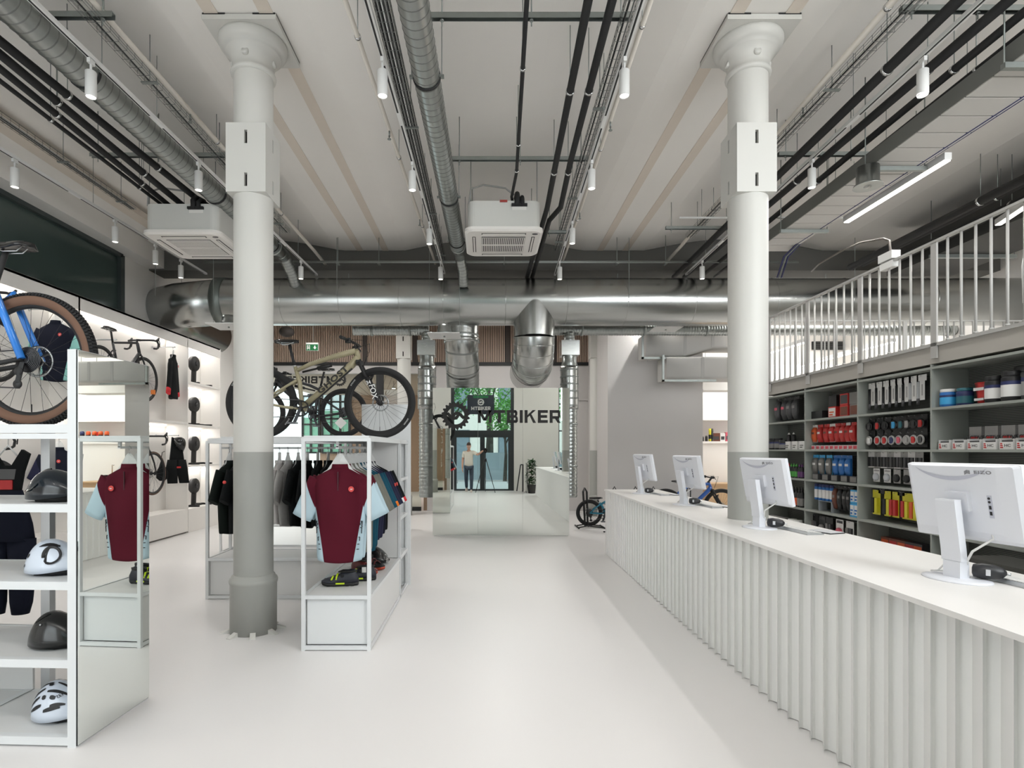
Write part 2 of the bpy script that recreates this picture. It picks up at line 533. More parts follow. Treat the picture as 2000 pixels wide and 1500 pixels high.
# ---- rear left glazed screen and the timber passage beyond
o = MB().box(-6.0, -1.6, BK + 6.5, BK + 6.7, 0, 4.2).build('wall_back', mat('larch_cladding', (158, 128, 106), 0.7, noise=0.12, nscale=3, stretch=(6, 1, 0.5)))
struct(o)
PASS = o
o = MB().box(-6.2, -1.4, BK + 0.12, BK + 6.6, 3.5, 3.6).build('ceiling', mat('passage_ceiling', (176, 160, 145), 0.8)); struct(o)
o = MB().box(-1.55, -1.45, BK + 0.1, BK + 6.6, 0, 3.6).build('wall_back', mat('passage_side', (170, 146, 124), 0.8)); struct(o)
SKYW = mat('daylit_pane', (205, 226, 232), 0.3, emit=0.9)
GRNW = mat('pane_onto_garden', (120, 175, 150), 0.3, emit=0.45, noise=0.4, nscale=5)
wi = 3
for (pa, pb, ya, yb) in ((437, 478, 770, 868), (592, 624, 774, 868), (630, 683, 752, 868)):
    a = P(pa, yb, BK + 6.48); b = P(pb, ya, BK + 6.48)
    fr = MB()
    nx = 2 if pb - pa < 45 else 3
    for j in range(nx + 1):
        xx = lerp(a.x, b.x, j / nx); fr.box(xx - 0.035, xx + 0.035, BK + 6.40, BK + 6.48, a.z - 0.3, b.z)
    for j in range(5):
        zz = lerp(a.z - 0.3, b.z, j / 4); fr.box(a.x, b.x, BK + 6.40, BK + 6.48, zz - 0.03, zz + 0.03)
    wi += 1
    wn = struct(fr.build('window_%d' % wi, BLACK))
    zm = lerp(a.z - 0.3, b.z, 0.62)
    MB().box(a.x, b.x, BK + 6.46, BK + 6.50, zm, b.z).build('pane', SKYW, wn)
    MB().box(a.x, b.x, BK + 6.46, BK + 6.50, a.z - 0.3, zm).build('pane', GRNW if pa > 500 else SKYW, wn)
# glazed screen itself
fr = MB()
for px in (440, 742):
    xx = P(px, 700, BK).x
    fr.box(xx - 0.09, xx + 0.09, BK - 0.03, BK + 0.05, 0, 3.42)
fr.box(-6, -1.6, BK - 0.03, BK + 0.05, 0, 0.1)
gs = struct(fr.build('window_8', BLACK))
MB().box(-6, -1.6, BK + 0.0, BK + 0.012, 0.1, 3.42).build('pane', GLASS, gs)
BLK2 = mat('black_lettering', (22, 21, 20), 0.6)
# mirrored shop lettering on that glass
c0 = P(622, 742, BK)
lt = obj('glass_lettering', block_text('MTBIKER', 0.18, 0.004, BLK2, True), gs, (P(606, 742, BK).x, BK - 0.012, c0.z))
def gear_logo(r, th=0.004, teeth=24):
    """chain ring with teeth and two hooked links inside, in the local XZ plane, one mesh"""
    m = MB()
    ro, ri = r * 0.86, r * 0.60
    n = teeth * 6
    outer, inner = [], []
    for i in range(n):
        a = 2 * pi * i / n
        k_ = i % 6
        rr = r if k_ in (2, 3) else (ro + (r - ro) * 0.55 if k_ in (1, 4) else ro)
        outer.append((rr * cos(a), rr * sin(a))); inner.append((ri * cos(a), ri * sin(a)))
    vs_ = []
    for y in (-th, th):
        vs_ += [(p[0], y, p[1]) for p in outer] + [(p[0], y, p[1]) for p in inner]
    fs_ = []
    for i in range(n):
        j = (i + 1) % n
        fs_ += [(i, j, n + j, n + i), (2 * n + i, 3 * n + i, 3 * n + j, 2 * n + j), (i, 2 * n + i, 2 * n + j, j),
                (n + i, n + j, 3 * n + j, 3 * n + i)]
    m.add(vs_, fs_)
    # two interlocked chain links: each a rounded hook round one pin with a straight tail
    hw = 0.108 * r
    for s in (1, -1):
        c1 = Vector((-0.109, 0, 0.091)) * r * s
        pts = [Vector((-0.58, 0, 0.18)) * r * s, Vector((-0.30, 0, -0.10)) * r * s]
        for i in range(1, 11):
            a = radians(225 + 128 * i / 10)
            pts.append(c1 + Vector((cos(a), 0, sin(a))) * 0.27 * r * s)
        L_, R2 = [], []
        for i, p in enumerate(pts):
            d = (pts[min(i + 1, len(pts) - 1)] - pts[max(i - 1, 0)]).normalized()
            nn = Vector((-d.z, 0, d.x))
            L_.append(p + nn * hw); R2.append(p - nn * hw)
        q = len(pts)
        vs_ = [(p.x, -th, p.z) for p in L_ + R2] + [(p.x, th, p.z) for p in L_ + R2]
        fs_ = []
        for i in range(q - 1):
            fs_ += [(i, i + 1, q + i + 1, q + i), (2 * q + i, 3 * q + i, 3 * q + i + 1, 2 * q + i + 1),
                    (i, 2 * q + i, 2 * q + i + 1, i + 1), (q + i, q + i + 1, 3 * q + i + 1, 3 * q + i)]
        fs_ += [(0, q, 3 * q, 2 * q), (q - 1, 3 * q - 1, 4 * q - 1, 2 * q - 1)]
        m.add(vs_, fs_)
    return m
c1 = P(664, 742, BK)
gear_logo(0.165, 0.004, 18).build('glass_emblem', BLK2, gs, (c1.x, BK - 0.012, c1.z))
q_ = P(1632, 674, 14.3)
vt_ = thing('wall_vent', 'black slotted wall vent in the bright room beyond the railing', 'vent', (q_.x, 14.38, q_.z))
MB().box(-0.55, 0.55, -0.03, 0.01, -0.10, 0.10).build('box', BLACK, vt_)
for k_ in range(4): MB().box(-0.5, 0.5, -0.045, -0.03, -0.075 + k_ * 0.045, -0.055 + k_ * 0.045).build('louvre', mat('vent_grey', (70, 70, 70), 0.5), vt_)
gb = thing('globe_lamp', 'large grey paper globe lamp hanging in the timber passage', 'lamp', P(735, 742, BK + 3))
MB().ball((0, 0, 0), 0.24, 18, 12).build('shade', mat('grey_paper', (150, 147, 142), 0.8), gb)
MB().cyl((0, 0, 0.23), (0, 0, 1.1), 0.006, n=6).build('cord', BLACK, gb)
for px, py in ((724, 707), (763, 735), (769, 759)):
    p = P(px, py, BK + 2.2)
    t = thing('passage_downlight', '%s small lit downlight hanging in the timber passage' % {724: 'left', 763: 'upper right', 769: 'lower right'}[px], 'downlight', p, 0, 'passage downlights')
    MB().lathe([(0.06, 0), (0.06, 0.03), (0.05, 0.05)], 14).build('ring', WHITE, t)
    MB().lathe([(0.05, -0.004), (0.05, 0.0)], 14).build('lens', SPOTM, t)
    MB().cyl((0, 0, 0.05), (0, 0, 3.55 - p.z), 0.006, n=6).build('stem', BLACK, t)

# ================================================================== LIGHTS OF THE ROOM
for (x, y, w_) in ((-4.2, BK + 3.2, 40), (-2.6, BK + 3.2, 40)):
    add_light('passage_light', 'AREA', (x, y, 3.4), w_, (1, 0.9, 0.78), size=0.5)
add_light('bright_room_light', 'AREA', (6.6, 11.8, 4.6), 250, (1, 0.98, 0.95), shape='RECTANGLE', size=3.2, size_y=3.5)
# ================================================================== PILLARS
def make_pillar(label, x, y, group=None, far=False):
    t = thing('pillar', label, 'pillar', (x, y, 0), 0, group)
    r = 0.158
    MB().lathe([(r, 1.51), (r, 3.655)], 32, cap=False).build('shaft', PILL, t)
    MB().lathe([(r, 4.195), (r, 4.68)], 32, cap=False).build('upper_shaft', PILL, t)
    MB().lathe([(r, 0.42), (r + 0.001, 1.51)], 32, cap=False).build('painted_foot', PILLG, t)
    MB().lathe([(0.187, 0.0), (0.187, 0.40), (0.192, 0.41), (0.196, 0.43), (0.190, 0.45), (0.176, 0.46), (0.172, 0.475), (0.158, 0.485)],
               32).build('base', PILLG, t)
    MB().lathe([(r, 4.66), (0.178, 4.665), (0.182, 4.68), (0.178, 4.70), (0.166, 4.71), (0.168, 4.76), (0.18, 4.80), (0.215, 4.845),
                (0.225, 4.85), (0.225, 4.865), (0.245, 4.872), (0.268, 4.90), (0.275, 4.93), (0.272, 4.955)], 32).build('capital', PILL, t)
    for a in range(4):
        aa = a * pi / 2 + pi / 2
        MB().lathe([(0.0005, 0.006), (0.028, 0.006), (0.03, 0.0), (0.03, -0.03)], 14, M=Matrix.Translation((0.178 * cos(aa), 0.178 * sin(aa), 4.785)) @
                   Matrix.Rotation(aa, 4, 'Z') @ Matrix.Rotation(pi / 2 - 0.25, 4, 'Y')).build('boss', PILL, t)
    MB().box(-0.295, 0.295, -0.295, 0.295, 4.95, 4.992).build('abacus', PILL, t)
    for s in (-1, 1):
        MB().box(s * 0.2 - 0.09, s * 0.2 + 0.09, -0.297, -0.285, 4.987, 5.003).build('gap', BLACK, t)
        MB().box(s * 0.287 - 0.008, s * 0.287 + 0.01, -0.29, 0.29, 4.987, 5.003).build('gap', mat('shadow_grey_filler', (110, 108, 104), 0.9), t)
    # clamp box with slotted faces
    bx = MB(); a = 0.163
    z0, z1 = 3.64, 4.205
    zs = [3.74, 4.09]
    for k_ in range(4):
        M = Matrix.Rotation(k_ * pi / 2, 4, 'Z')
        # face split round the slots so that they are real openings
        hw = 0.013; hs = 0.055
        y_ = -a
        cols = [(-a, -hw), (hw, a)]
        for c0_, c1_ in cols:
            bx.add([(c0_, y_, z0), (c1_, y_, z0), (c1_, y_, z1), (c0_, y_, z1)], [(0, 1, 2, 3)], 0, False, M)
        segs = [(z0, zs[0] - hs), (zs[0] + hs, zs[1] - hs), (zs[1] + hs, z1)]
        for s0, s1 in segs:
            bx.add([(-hw, y_, s0), (hw, y_, s0), (hw, y_, s1), (-hw, y_, s1)], [(0, 1, 2, 3)], 0, False, M)
        for zc in zs:
            q = y_ + 0.035
            bx.add([(-hw, y_, zc - hs), (hw, y_, zc - hs), (hw, y_, zc + hs), (-hw, y_, zc + hs),
                    (-hw, q, zc - hs), (hw, q, zc - hs), (hw, q, zc + hs), (-hw, q, zc + hs)],
                   [(0, 1, 5, 4), (1, 2, 6, 5), (2, 3, 7, 6), (3, 0, 4, 7)], 0, False, M)
            bx.add([(-hw, q, zc - hs), (hw, q, zc - hs), (hw, q, zc + hs), (-hw, q, zc + hs)], [(0, 1, 2, 3)], 1, False, M)
    bx.add([(-a, -a, z1), (a, -a, z1), (a, a, z1), (-a, a, z1)], [(0, 1, 2, 3)], 0)
    bx.add([(-a, -a, z0), (a, -a, z0), (a, a, z0), (-a, a, z0)], [(3, 2, 1, 0)], 0)
    bx.build('clamp_box', [PILL, BLACK], t)
    if not far:
        for k_ in range(8):
            aa = k_ * pi / 4 + 0.35
            M = Matrix.Rotation(aa, 4, 'Z')
            MB().prism([(0.18, 0.0), (0.26, 0.0), (0.26, 0.006), (0.186, 0.035), (0.18, 0.035)], -0.022, 0.022, 'y', 0, M).build('foot_tab', PILL, t)
    return t
make_pillar('tall white round pillar with grey foot before the clothing racks', -1.96, 4.85)
make_pillar('tall white round pillar rising through the white counter', 2.22, 4.85, far=True)
make_pillar('slim distant white pillar left of the mirror, by the bicycle wheel', -1.90, 13.4, far=True)
make_pillar('slim distant white pillar beside the grey wall right of the mirror', 2.58, 13.4 - 1.6 + 1.5, far=True)

# ================================================================== CEILING SERVICES
def run(p0, p1, z, y_near=0.6, y_far=None):
    """straight run through two image points at height z, extended towards the camera"""
    a = Zp(p0[0], p0[1], z); b = Zp(p1[0], p1[1], z)
    d = (b - a) / (b.y - a.y)
    s = a + d * (y_near - a.y) if y_near is not None else a
    e = b if y_far is None else b + d * (y_far - b.y)
    return s, e
def along(a, b, y):
    return a + (b - a) * ((y - a.y) / (b.y - a.y))

# --- track rails and their spotlights
SPOT_MESH = {}
def spot_meshes():
    SPOT_MESH['body'] = MB().lathe([(0.034, 0.195), (0.039, 0.19), (0.039, 0.012), (0.036, 0.0), (0.034, 0.0), (0.034, 0.012)], 18, cap=False).add(
        [(0.034 * cos(2 * pi * j / 18), 0.034 * sin(2 * pi * j / 18), 0.195) for j in range(18)], [tuple(range(18))]).mesh('spot_body', WHITE)
    SPOT_MESH['lens'] = MB().lathe([(0.0336, 0.006), (0.0336, 0.010)], 18).mesh('spot_lens', SPOTM)
    SPOT_MESH['stem'] = MB().box(-0.012, 0.012, -0.03, 0.03, 0.25, 0.285).cyl((0, 0, 0.19), (0, 0, 0.26), 0.009, n=8).mesh('spot_stem', WHITE)
spot_meshes()
def spotlight(p, label, rail_top, group):
    t = thing('track_spotlight', label, 'spotlight', p, 0, group)
    obj('housing', SPOT_MESH['body'], t); obj('lens', SPOT_MESH['lens'], t); obj('stem', SPOT_MESH['stem'], t)
    add_light('spot_lamp', 'SPOT', (p[0], p[1], p[2] - 0.002), SPOT_W, SPOT_COL, spot_size=radians(118), spot_blend=0.9, shadow_soft_size=0.035)
ZS, ZR = 4.20, 4.485
RAILS = [('rail A', (716, 0), (868, 534), [(752, 188), (811, 372), (846, 477), (867, 546)], 'left of the middle galvanised duct'),
         ('rail B', (1254, 0), (1084, 537), [(1217, 188), (1153, 369), (1116, 476), (1090, 546)], 'right of the middle black pipes'),
         ('rail C', (62, 0), (619, 537), [(194, 190), (399, 372), (515, 478), (592, 545)], 'beside the left galvanised duct'),
         ('rail D', (1919, 0), (1340, 536), [(1783, 187), (1572, 367), (1451, 477), (1366, 545)], 'among the black pipes on the right'),
         ('rail E', (0, 290), (403, 535), [(44, 366), (237, 473), (312, 516), (362, 543)], 'above the dark left window')]
DIST = ['nearest', 'second nearest', 'third nearest', 'farthest']
for nm, a, b, sp, where in RAILS:
    s, e = run(a, b, ZR + 0.02)
    t = thing('track_rail', 'white lighting track %s' % where, 'track', (0, 0, 0), 0, 'lighting tracks')
    d = (e - s).normalized(); u = d.cross(Vector((0, 0, 1))).normalized()
    m = MB()
    m.bar(s, e, 0.036, 0.03).build('profile', WHITE, t)
    # black slot pieces between the joints
    L_ = (e - s).length; n = 6
    for i in range(n):
        m2 = MB().bar(s + d * (L_ * i / n + 0.1) - Vector((0, 0, 0.0153)) - u * 0.004, s + d * (L_ * (i + 1) / n - 0.1) - Vector((0, 0, 0.0153)) - u * 0.004, 0.014, 0.002)
        m2.build('slot', BLACK, t)
    for i in range(5):
        q = s + d * (L_ * (i + 0.5) / 5)
        MB().cyl(q, (q.x, q.y, ceil_z(q.x)), 0.003, n=5).build('suspension_wire', STEEL, t)
    for i, px in enumerate(sp):
        p = Zp(px[0], px[1], ZS)
        q = along(s, e, p.y)
        spotlight((q.x, p.y, ZS), '%s white spotlight on lighting track %s' % (DIST[i], where), ZR, 'track spotlights')
    # lamps of the same track that hang nearer than the frame shows
    for yy in (2.7, 0.5):
        q = along(s, e, yy)
        if nm in ('rail A', 'rail B', 'rail C', 'rail D', 'rail E'):
            spotlight((q.x, yy, ZS), '%s white spotlight above the entrance end on track %s' % ('inner' if yy > 2 else 'outermost', where), ZR, 'track spotlights')

# --- galvanised ducts
def ribbed(path, r, pitch=0.085, rib=0.0035, n=24, w=0.07):
    """spiral seamed pipe along a polyline: one continuous skin with small raised seams"""
    pts, rr = [], []
    for i in range(len(path) - 1):
        a, b = Vector(path[i]), Vector(path[i + 1])
        L_ = (b - a).length
        k_ = max(1, int(L_ / pitch))
        for j in range(k_):
            for f, e in ((0.0, 0), (0.5 - w - 0.03, 0), (0.5 - w, 0), (0.50, rib), (0.5 + w, 0), (0.53 + w, 0)):
                pts.append(a + (b - a) * ((j + f) / k_)); rr.append(r + e)
    pts.append(Vector(path[-1])); rr.append(r)
    m = MB().tube(pts, rr, n)
    for i in range((len(pts) - 1) * n):
        if w < 0.2 and (i // n) % 6 in (2, 3): m.m[i] = 1
    return m
SEAMM = mat('seam_shade_zinc', (138, 141, 139), 0.45, 0.9)  # crimp shadow along the seams put into a darker zinc
GS = [GALV, SEAMM]; GS2 = [GALV2, SEAMM]
def duct_clamp(t, c, r, d, top=None):
    d = Vector(d).normalized()
    M = Matrix.Translation(c) @ d.to_track_quat('Z', 'Y').to_matrix().to_4x4()
    MB().lathe([(r + 0.001, -0.014), (r + 0.007, -0.014), (r + 0.007, 0.014), (r + 0.001, 0.014)], 24, M=M, cap=False).build('clamp', BLACK, t)
    u = d.cross(Vector((0, 0, 1))).normalized()
    for s in (-1, 1):
        q = Vector(c) + u * s * (r + 0.015)
        MB().bar(q - u * 0.018, q + u * 0.018, 0.03, 0.02).build('lug', STEEL, t)
        MB().cyl(q, (q.x, q.y, ceil_z(q.x)), 0.004, n=6).build('rod', STEEL, t)

t = thing('round_duct', 'galvanised spiral duct running down the middle of the ceiling', 'duct')
s, e = run((806, 0), (894, 480), 4.55, 0.6)
ribbed([s, e], 0.107).build('duct_pipe', GS, t)
dd = (e - s).normalized()
e2 = e + dd * 0.25
MB().tube([e, e + dd * 0.04, e + dd * 0.16, e2], [0.112, 0.112, 0.085, 0.083], 24).build('reducer', GALV, t)
ribbed([e2, e2 + dd * 0.25, Vector((e2.x + 0.04, e2.y + 0.42, 4.40)), Vector((e2.x + 0.05, e2.y + 0.62, 4.22))], 0.08, 0.05).build('elbow', GS, t)
for px, py in ((830, 150), (875, 385), (892, 470)):
    q = Zp(px, py, 4.55); duct_clamp(t, along(s, e, q.y), 0.107, dd)

t = thing('round_duct', 'galvanised spiral duct along the left ceiling above hung pipes', 'duct')
s, e = run((153, 130), (532, 480), 4.6, 0.5)
ribbed([s, e], 0.128).build('duct_pipe', GS, t)
dd = (e - s).normalized(); e2 = e + dd * 0.3
MB().tube([e, e + dd * 0.05, e + dd * 0.2, e2], [0.132, 0.132, 0.10, 0.098], 24).build('reducer', GALV, t)
ribbed([e2, e2 + dd * 0.2, Vector((e2.x + 0.05, e2.y + 0.42, 4.40)), Vector((e2.x + 0.06, e2.y + 0.6, 4.22))], 0.095, 0.05).build('elbow', GS, t)
for px, py in ((165, 141), (420, 377), (528, 476)):
    q = Zp(px, py, 4.6); duct_clamp(t, along(s, e, q.y), 0.128, dd)

# --- the big main duct across the back
DY, DZ, DR = 9.8, 4.05, 0.395
t = thing('main_duct', 'huge horizontal galvanised main duct spanning the room above mirror', 'duct')
def seg(x0, x1, r=DR):
    return MB().lathe([(r, x0), (r, x1)], 56, (0, DY, DZ), axis='x', cap=False)
xs = [P(x, 590, DY).x for x in (440, 560, 671, 785, 868, 986, 1103, 1217, 1345, 1500, 1640, 1800)] + [XR]
for i in range(len(xs) - 1):
    seg(xs[i], xs[i + 1]).build('section', GALV2, t)
for x in xs[1:-1]:
    MB().lathe([(DR + 0.001, x - 0.006), (DR + 0.004, x - 0.003), (DR + 0.004, x + 0.003), (DR + 0.001, x + 0.006)], 56, (0, DY, DZ), axis='x', cap=False).build('seam', GALV2, t)
x0 = xs[0]
MB().lathe([(DR + 0.002, x0 - 0.10), (DR + 0.012, x0 - 0.10), (DR + 0.012, x0 + 0.07), (DR + 0.002, x0 + 0.07)], 56, (0, DY, DZ), axis='x', cap=False).build('collar', mat('dull_zinc', (120, 126, 122), 0.5, 0.8), t)
pts = [Vector((x0, DY, DZ)), Vector((x0 - 0.9, DY + 0.25, DZ)), Vector((x0 - 1.25, DY + 0.45, DZ)), Vector((x0 - 1.5, DY + 0.8, DZ)), Vector((x0 - 1.6, DY + 1.3, DZ)), Vector((x0 - 1.6, DY + 3, DZ))]
MB().tube(pts, [DR * 0.97] * 6, 40).build('elbow', GALV2, t)
for px in (250, 330, 670, 1217, 1640):
    xx = P(px, 590, DY).x
    for s_ in (-1, 1):
        MB().cyl((xx, DY + s_ * (DR + 0.01), DZ), (xx, DY + s_ * (DR + 0.01), CZ + 0.7), 0.005, n=6).build('rod', STEEL, t)
# branch pipes going down behind the mirror
t = thing('branch_duct', 'wide pointed galvanised branch dropping from main duct behind mirror', 'duct')
bx_ = P(1042, 700, DY).x
br = 0.35
M_ = Matrix
# vertical stub whose upper rim follows the round of the main duct
rings = []
nn = 48
top, bot = [], []
for j in range(nn):
    a = 2 * pi * j / nn
    x_, y_ = br * cos(a), br * sin(a)
    top.append(Vector((bx_ + x_, DY - 0.05 + y_, DZ - sqrt(max(0.0, (DR + 0.004) ** 2 - min(abs(y_ - 0.05), DR) ** 2)))))
    bot.append(Vector((bx_ + x_, DY - 0.05 + y_, 3.43)))
MB().loft([top, [Vector((p.x, p.y, 3.56)) for p in top], bot], 0, True, False).build('stub', GALV2, t)
cy = DY - 0.05
prev = None
rho = 0.42
cen = [Vector((bx_, cy + rho * (1 - cos(i * pi / 12)), 3.43 - rho * sin(i * pi / 12))) for i in range(7)] + [Vector((bx_, cy + 1.4, 3.43 - rho))]
MB().tube(cen, br, 48, cap=False).build('elbow', GALV2, t)
for i in range(len(cen) - 1):
    d_ = (cen[i + 1] - cen[max(i - 1, 0)]).normalized()
    M0 = Matrix.Translation(cen[i]) @ d_.to_track_quat('Z', 'Y').to_matrix().to_4x4()
    MB().lathe([(br + 0.0005, -0.007), (br + 0.005, -0.004), (br + 0.005, 0.004), (br + 0.0005, 0.007)], 48, M=M0, cap=False).build('seam', GALV2, t)
t = thing('branch_duct', 'ribbed galvanised branch dropping behind the mirror beside white diffuser', 'duct')
q = P(903, 690, DY + 0.5)
ribbed([(q.x, DY + 0.3, DZ - 0.2), (q.x, DY + 0.3, 3.42), (q.x, DY + 0.42, 3.2), (q.x, DY + 0.62, 2.95)], 0.298, 0.16, 0.006, 40).build('bend', GS2, t)
ribbed([(q.x, DY + 0.56, 3.02), (q.x, DY + 0.80, 2.72), (q.x, DY + 0.92, 2.3), (q.x, DY + 0.92, 0.3)], 0.29, 0.075, 0.012, 40, 0.42).build('riser', GS, t)
MB().lathe([(0.30, 3.40), (0.318, 3.41), (0.318, 3.47), (0.30, 3.48)], 40, (q.x, DY + 0.30, 0), cap=False).build('collar', GALV2, t)
for px, lab, off in ((834, 'slim ribbed vertical duct standing left of the mirror', 0), (1112, 'slim ribbed vertical duct standing right of the mirror', 0)):
    q = P(px, 700, 11.0)
    t = thing('vertical_duct', lab, 'duct', (q.x, 11.0, 0))
    ribbed([(0, 0, 0.62), (0, 0, 2.45)], 0.145, 0.07, 0.010, 28, 0.42).build('lower_pipe', GS, t)
    ribbed([(0, 0, 2.3), (0, 0, 3.12)], 0.175, 0.13, 0.006, 28, 0.12).build('silencer', GS2, t)
    MB().lathe([(0.145, 3.10), (0.16, 3.12), (0.14, 3.2), (0.14, 3.32)], 28, cap=False).build('neck', GALV, t)
    MB().box(-0.17, 0.17, -0.17, 0.17, 3.32, 3.60).build('valve_box', GALV2, t)
    ribbed([(0, 0, 3.6), (0, 0, 3.78)], 0.10, 0.06, 0.009, 24, 0.42).build('upper_pipe', GS, t)
    for z in (1.2, 2.0):
        MB().lathe([(0.153, z), (0.158, z), (0.158, z + 0.03), (0.153, z + 0.03)], 28, cap=False).build('band', STEEL, t)
# flexible runs beneath the main duct
for pa, pb, lab in ((1075, 1440, 'flexible foil duct under main duct, right of the mirror'), (690, 838, 'flexible foil duct under main duct, left of the mirror'),
                    (1500, 1920, 'flexible foil duct behind the mezzanine railing')):
    a = P(pa, 646, 11.0); b = P(pb, 646, 11.0)
    t = thing('flexible_duct', lab, 'duct')
    ribbed([(a.x, 11.0, 3.82), (b.x, 11.0, 3.82)], 0.095, 0.05, 0.011, 20, 0.42).build('hose', GS, t)
    n = 3 if abs(b.x - a.x) > 2 else 2
    for i in range(n):
        xx = lerp(a.x, b.x, (i + 0.5) / n)
        MB().cyl((xx, 11.0, 3.9), (xx, 11.0, CZ + 0.02), 0.005, n=6).build('rod', STEEL, t)
        MB().lathe([(0.104, xx - 0.02), (0.112, xx - 0.02), (0.112, xx + 0.02), (0.104, xx + 0.02)], 20, (0, 11.0, 3.82), axis='x', cap=False).build('strap', STEEL, t)
# square plate diffusers
for px, py, y, lab in ((868, 655, 9.1, 'white square air diffuser plate hanging above the mirror'),
                       (447, 637, 8.9, 'white square air diffuser plate hanging above the left display wall'),
                       (1300, 642, 10.6, 'white square air diffuser plate hanging above the counter end')):
    q = P(px, py, y)
    t = thing('air_diffuser', lab, 'diffuser', q)
    MB().box(-0.25, 0.25, -0.25, 0.25, -0.012, 0.0).build('plate', WHITE, t)
    MB().lathe([(0.15, 0.0), (0.12, 0.05), (0.10, 0.12), (0.10, 0.16)], 24).build('neck', GALV, t)
    for sx in (-0.24, 0.24):
        MB().cyl((sx, 0, 0), (sx, 0, CZ + 0.7 - q.z), 0.003, n=5).build('hanging_wire', STEEL, t)
    MB().lathe([(0.015, -0.03), (0.015, -0.012)], 12).build('screw', STEEL, t)
# insulated rectangular ducts in front of the grey wall block
INS = mat('grey_insulation_wrap', (186, 184, 180), 0.75, noise=0.03, nscale=4)
def wrap_duct(label, x0, x1, z0, z1, y0, y1, kink):
    t = thing('insulated_duct', label, 'duct')
    m = MB()
    def ring(x, dz):
        pr = rrect(y0, y1, z0 + dz, z1 + dz, 0.05, 3)
        return [Vector((x, u, v)) for u, v in pr]
    xm = lerp(x0, x1, 0.35); xn = lerp(x0, x1, 0.6)
    m.loft([ring(x0, 0), ring(xm, 0), ring(xn, kink), ring(x1, kink)], 0, True, True).build('wrap', INS, t)
    MB().box(x0 - 0.1, x0 + 0.95, y0 - 0.06, y0 - 0.02, z0 - 0.06, z0 - 0.02).build('bracket', STEEL, t)
    MB().box(x0 - 0.1, x0 - 0.06, y0 - 0.06, y0 - 0.02, z0 - 0.06, CZ if kink > 0 else z1 + 0.02).build('bracket', STEEL, t)
    for xx in ((x0 + 0.2, x1 - 0.2) if kink > 0 else ()):
        MB().cyl((xx, y1 + 0.02, z0), (xx, y1 + 0.02, CZ), 0.006, n=6).build('rod', STEEL, t)
    for xx in (xm, xn):
        MB().box(xx - 0.03, xx + 0.03, y0 - 0.004, y0 + 0.0, z0 + 0.02 + (kink if xx == xn else 0), z1 - 0.02 + (kink if xx == xn else 0)).build('tape', mat('insulation_tape', (172, 170, 167), 0.6), t)
ya = 11.35
a = P(1262, 696, ya); b = P(1440, 652, ya)
wrap_duct('upper grey wrapped rectangular duct in front of the grey wall', a.x, b.x + 0.4, a.z, a.z + 0.46, ya, ya + 0.6, 0.16)
a = P(1302, 740, ya - 0.1); b = P(1430, 690, ya)
wrap_duct('lower grey wrapped rectangular duct stepping down the grey wall', a.x, b.x + 0.7, a.z, a.z + 0.44, ya - 0.1, ya + 0.5, -0.001)
a = P(1372, 762, 12.6)
t = thing('insulated_duct', 'pale wrapped duct end hanging before the bright back room', 'duct')
MB().prism(rrect(0, 1.6, 0, 0.24, 0.04), 0, 0.5, 'y', 0, Matrix.Translation((a.x, 12.6, a.z))).build('wrap', mat('pale_wrap', (214, 213, 210), 0.7), t)
for xx in (0.1, 1.4):
    MB().cyl((a.x + xx, 12.7, a.z + 0.2), (a.x + xx, 12.7, CZ), 0.005, n=6).build('rod', STEEL, t)

# --- black insulated pipes
def pipe(label, pts, r, m_=RUBBER, name='insulated_pipe', cat='pipe', clamps=(), hang=True, n=12, group=None):
    t = thing(name, label, cat, (0, 0, 0), 0, group)
    MB().tube(pts, r, n).build('pipe_run', m_, t)
    for (i, f) in clamps:
        a, b = Vector(pts[i]), Vector(pts[i + 1])
        c = a + (b - a) * f; d = (b - a).normalized()
        M0 = Matrix.Translation(c) @ d.to_track_quat('Z', 'Y').to_matrix().to_4x4()
        MB().lathe([(r + 0.001, -0.012), (r + 0.006, -0.012), (r + 0.006, 0.012), (r + 0.001, 0.012)], 14, M=M0, cap=False).build('clamp', CHROME, t)
        if hang:
            MB().cyl(c + Vector((0, 0, r)), (c.x, c.y, ceil_z(c.x)), 0.004, n=6).build('rod', STEEL, t)
    return t
ZP = 4.6
s, e = run((1029, 0), (1009, 336), ZP)
ACc = Vector((0.225, 7.35, 4.3))
pipe('thin black insulated pipe feeding the middle cassette air conditioner', [s, e, Vector((e.x - 0.03, e.y + 0.55, 4.57)), Vector((0.36, 7.25, 4.55))], 0.0175,
     clamps=((0, 0.9), (0, 0.70), (0, 0.995)))
s, e = run((1149, 0), (1086, 317), ZP)
e2 = Zp(1069, 405, ZP - 0.1)
pipe('left thick black pipe of the pair right of the middle cassette', [s, e, e2, e2 + Vector((-0.04, 0.7, -0.1)), Vector((e2.x - 0.05, 10.3, 4.5))], 0.032, clamps=((0, 0.78), (1, 0.2)))
s, e = run((1196, 0), (1114, 317), ZP)
e2 = Zp(1095, 405, ZP - 0.1)
pipe('right thick black pipe of the pair right of the middle cassette', [s, e, e2, e2 + Vector((-0.1, 0.35, -0.02)), Vector((e2.x - 0.12, 10.3, 4.5))], 0.032, clamps=((0, 0.78), (1, 0.2)))
LP = [((0, 80), (352, 362), 0.036), ((0, 106), (322, 372), 0.036), ((0, 134), (318, 391), 0.030), ((0, 158), (315, 399), 0.020)]
pos = ['rightmost and thickest', 'second from the right', 'third from the right', 'leftmost and thinnest']
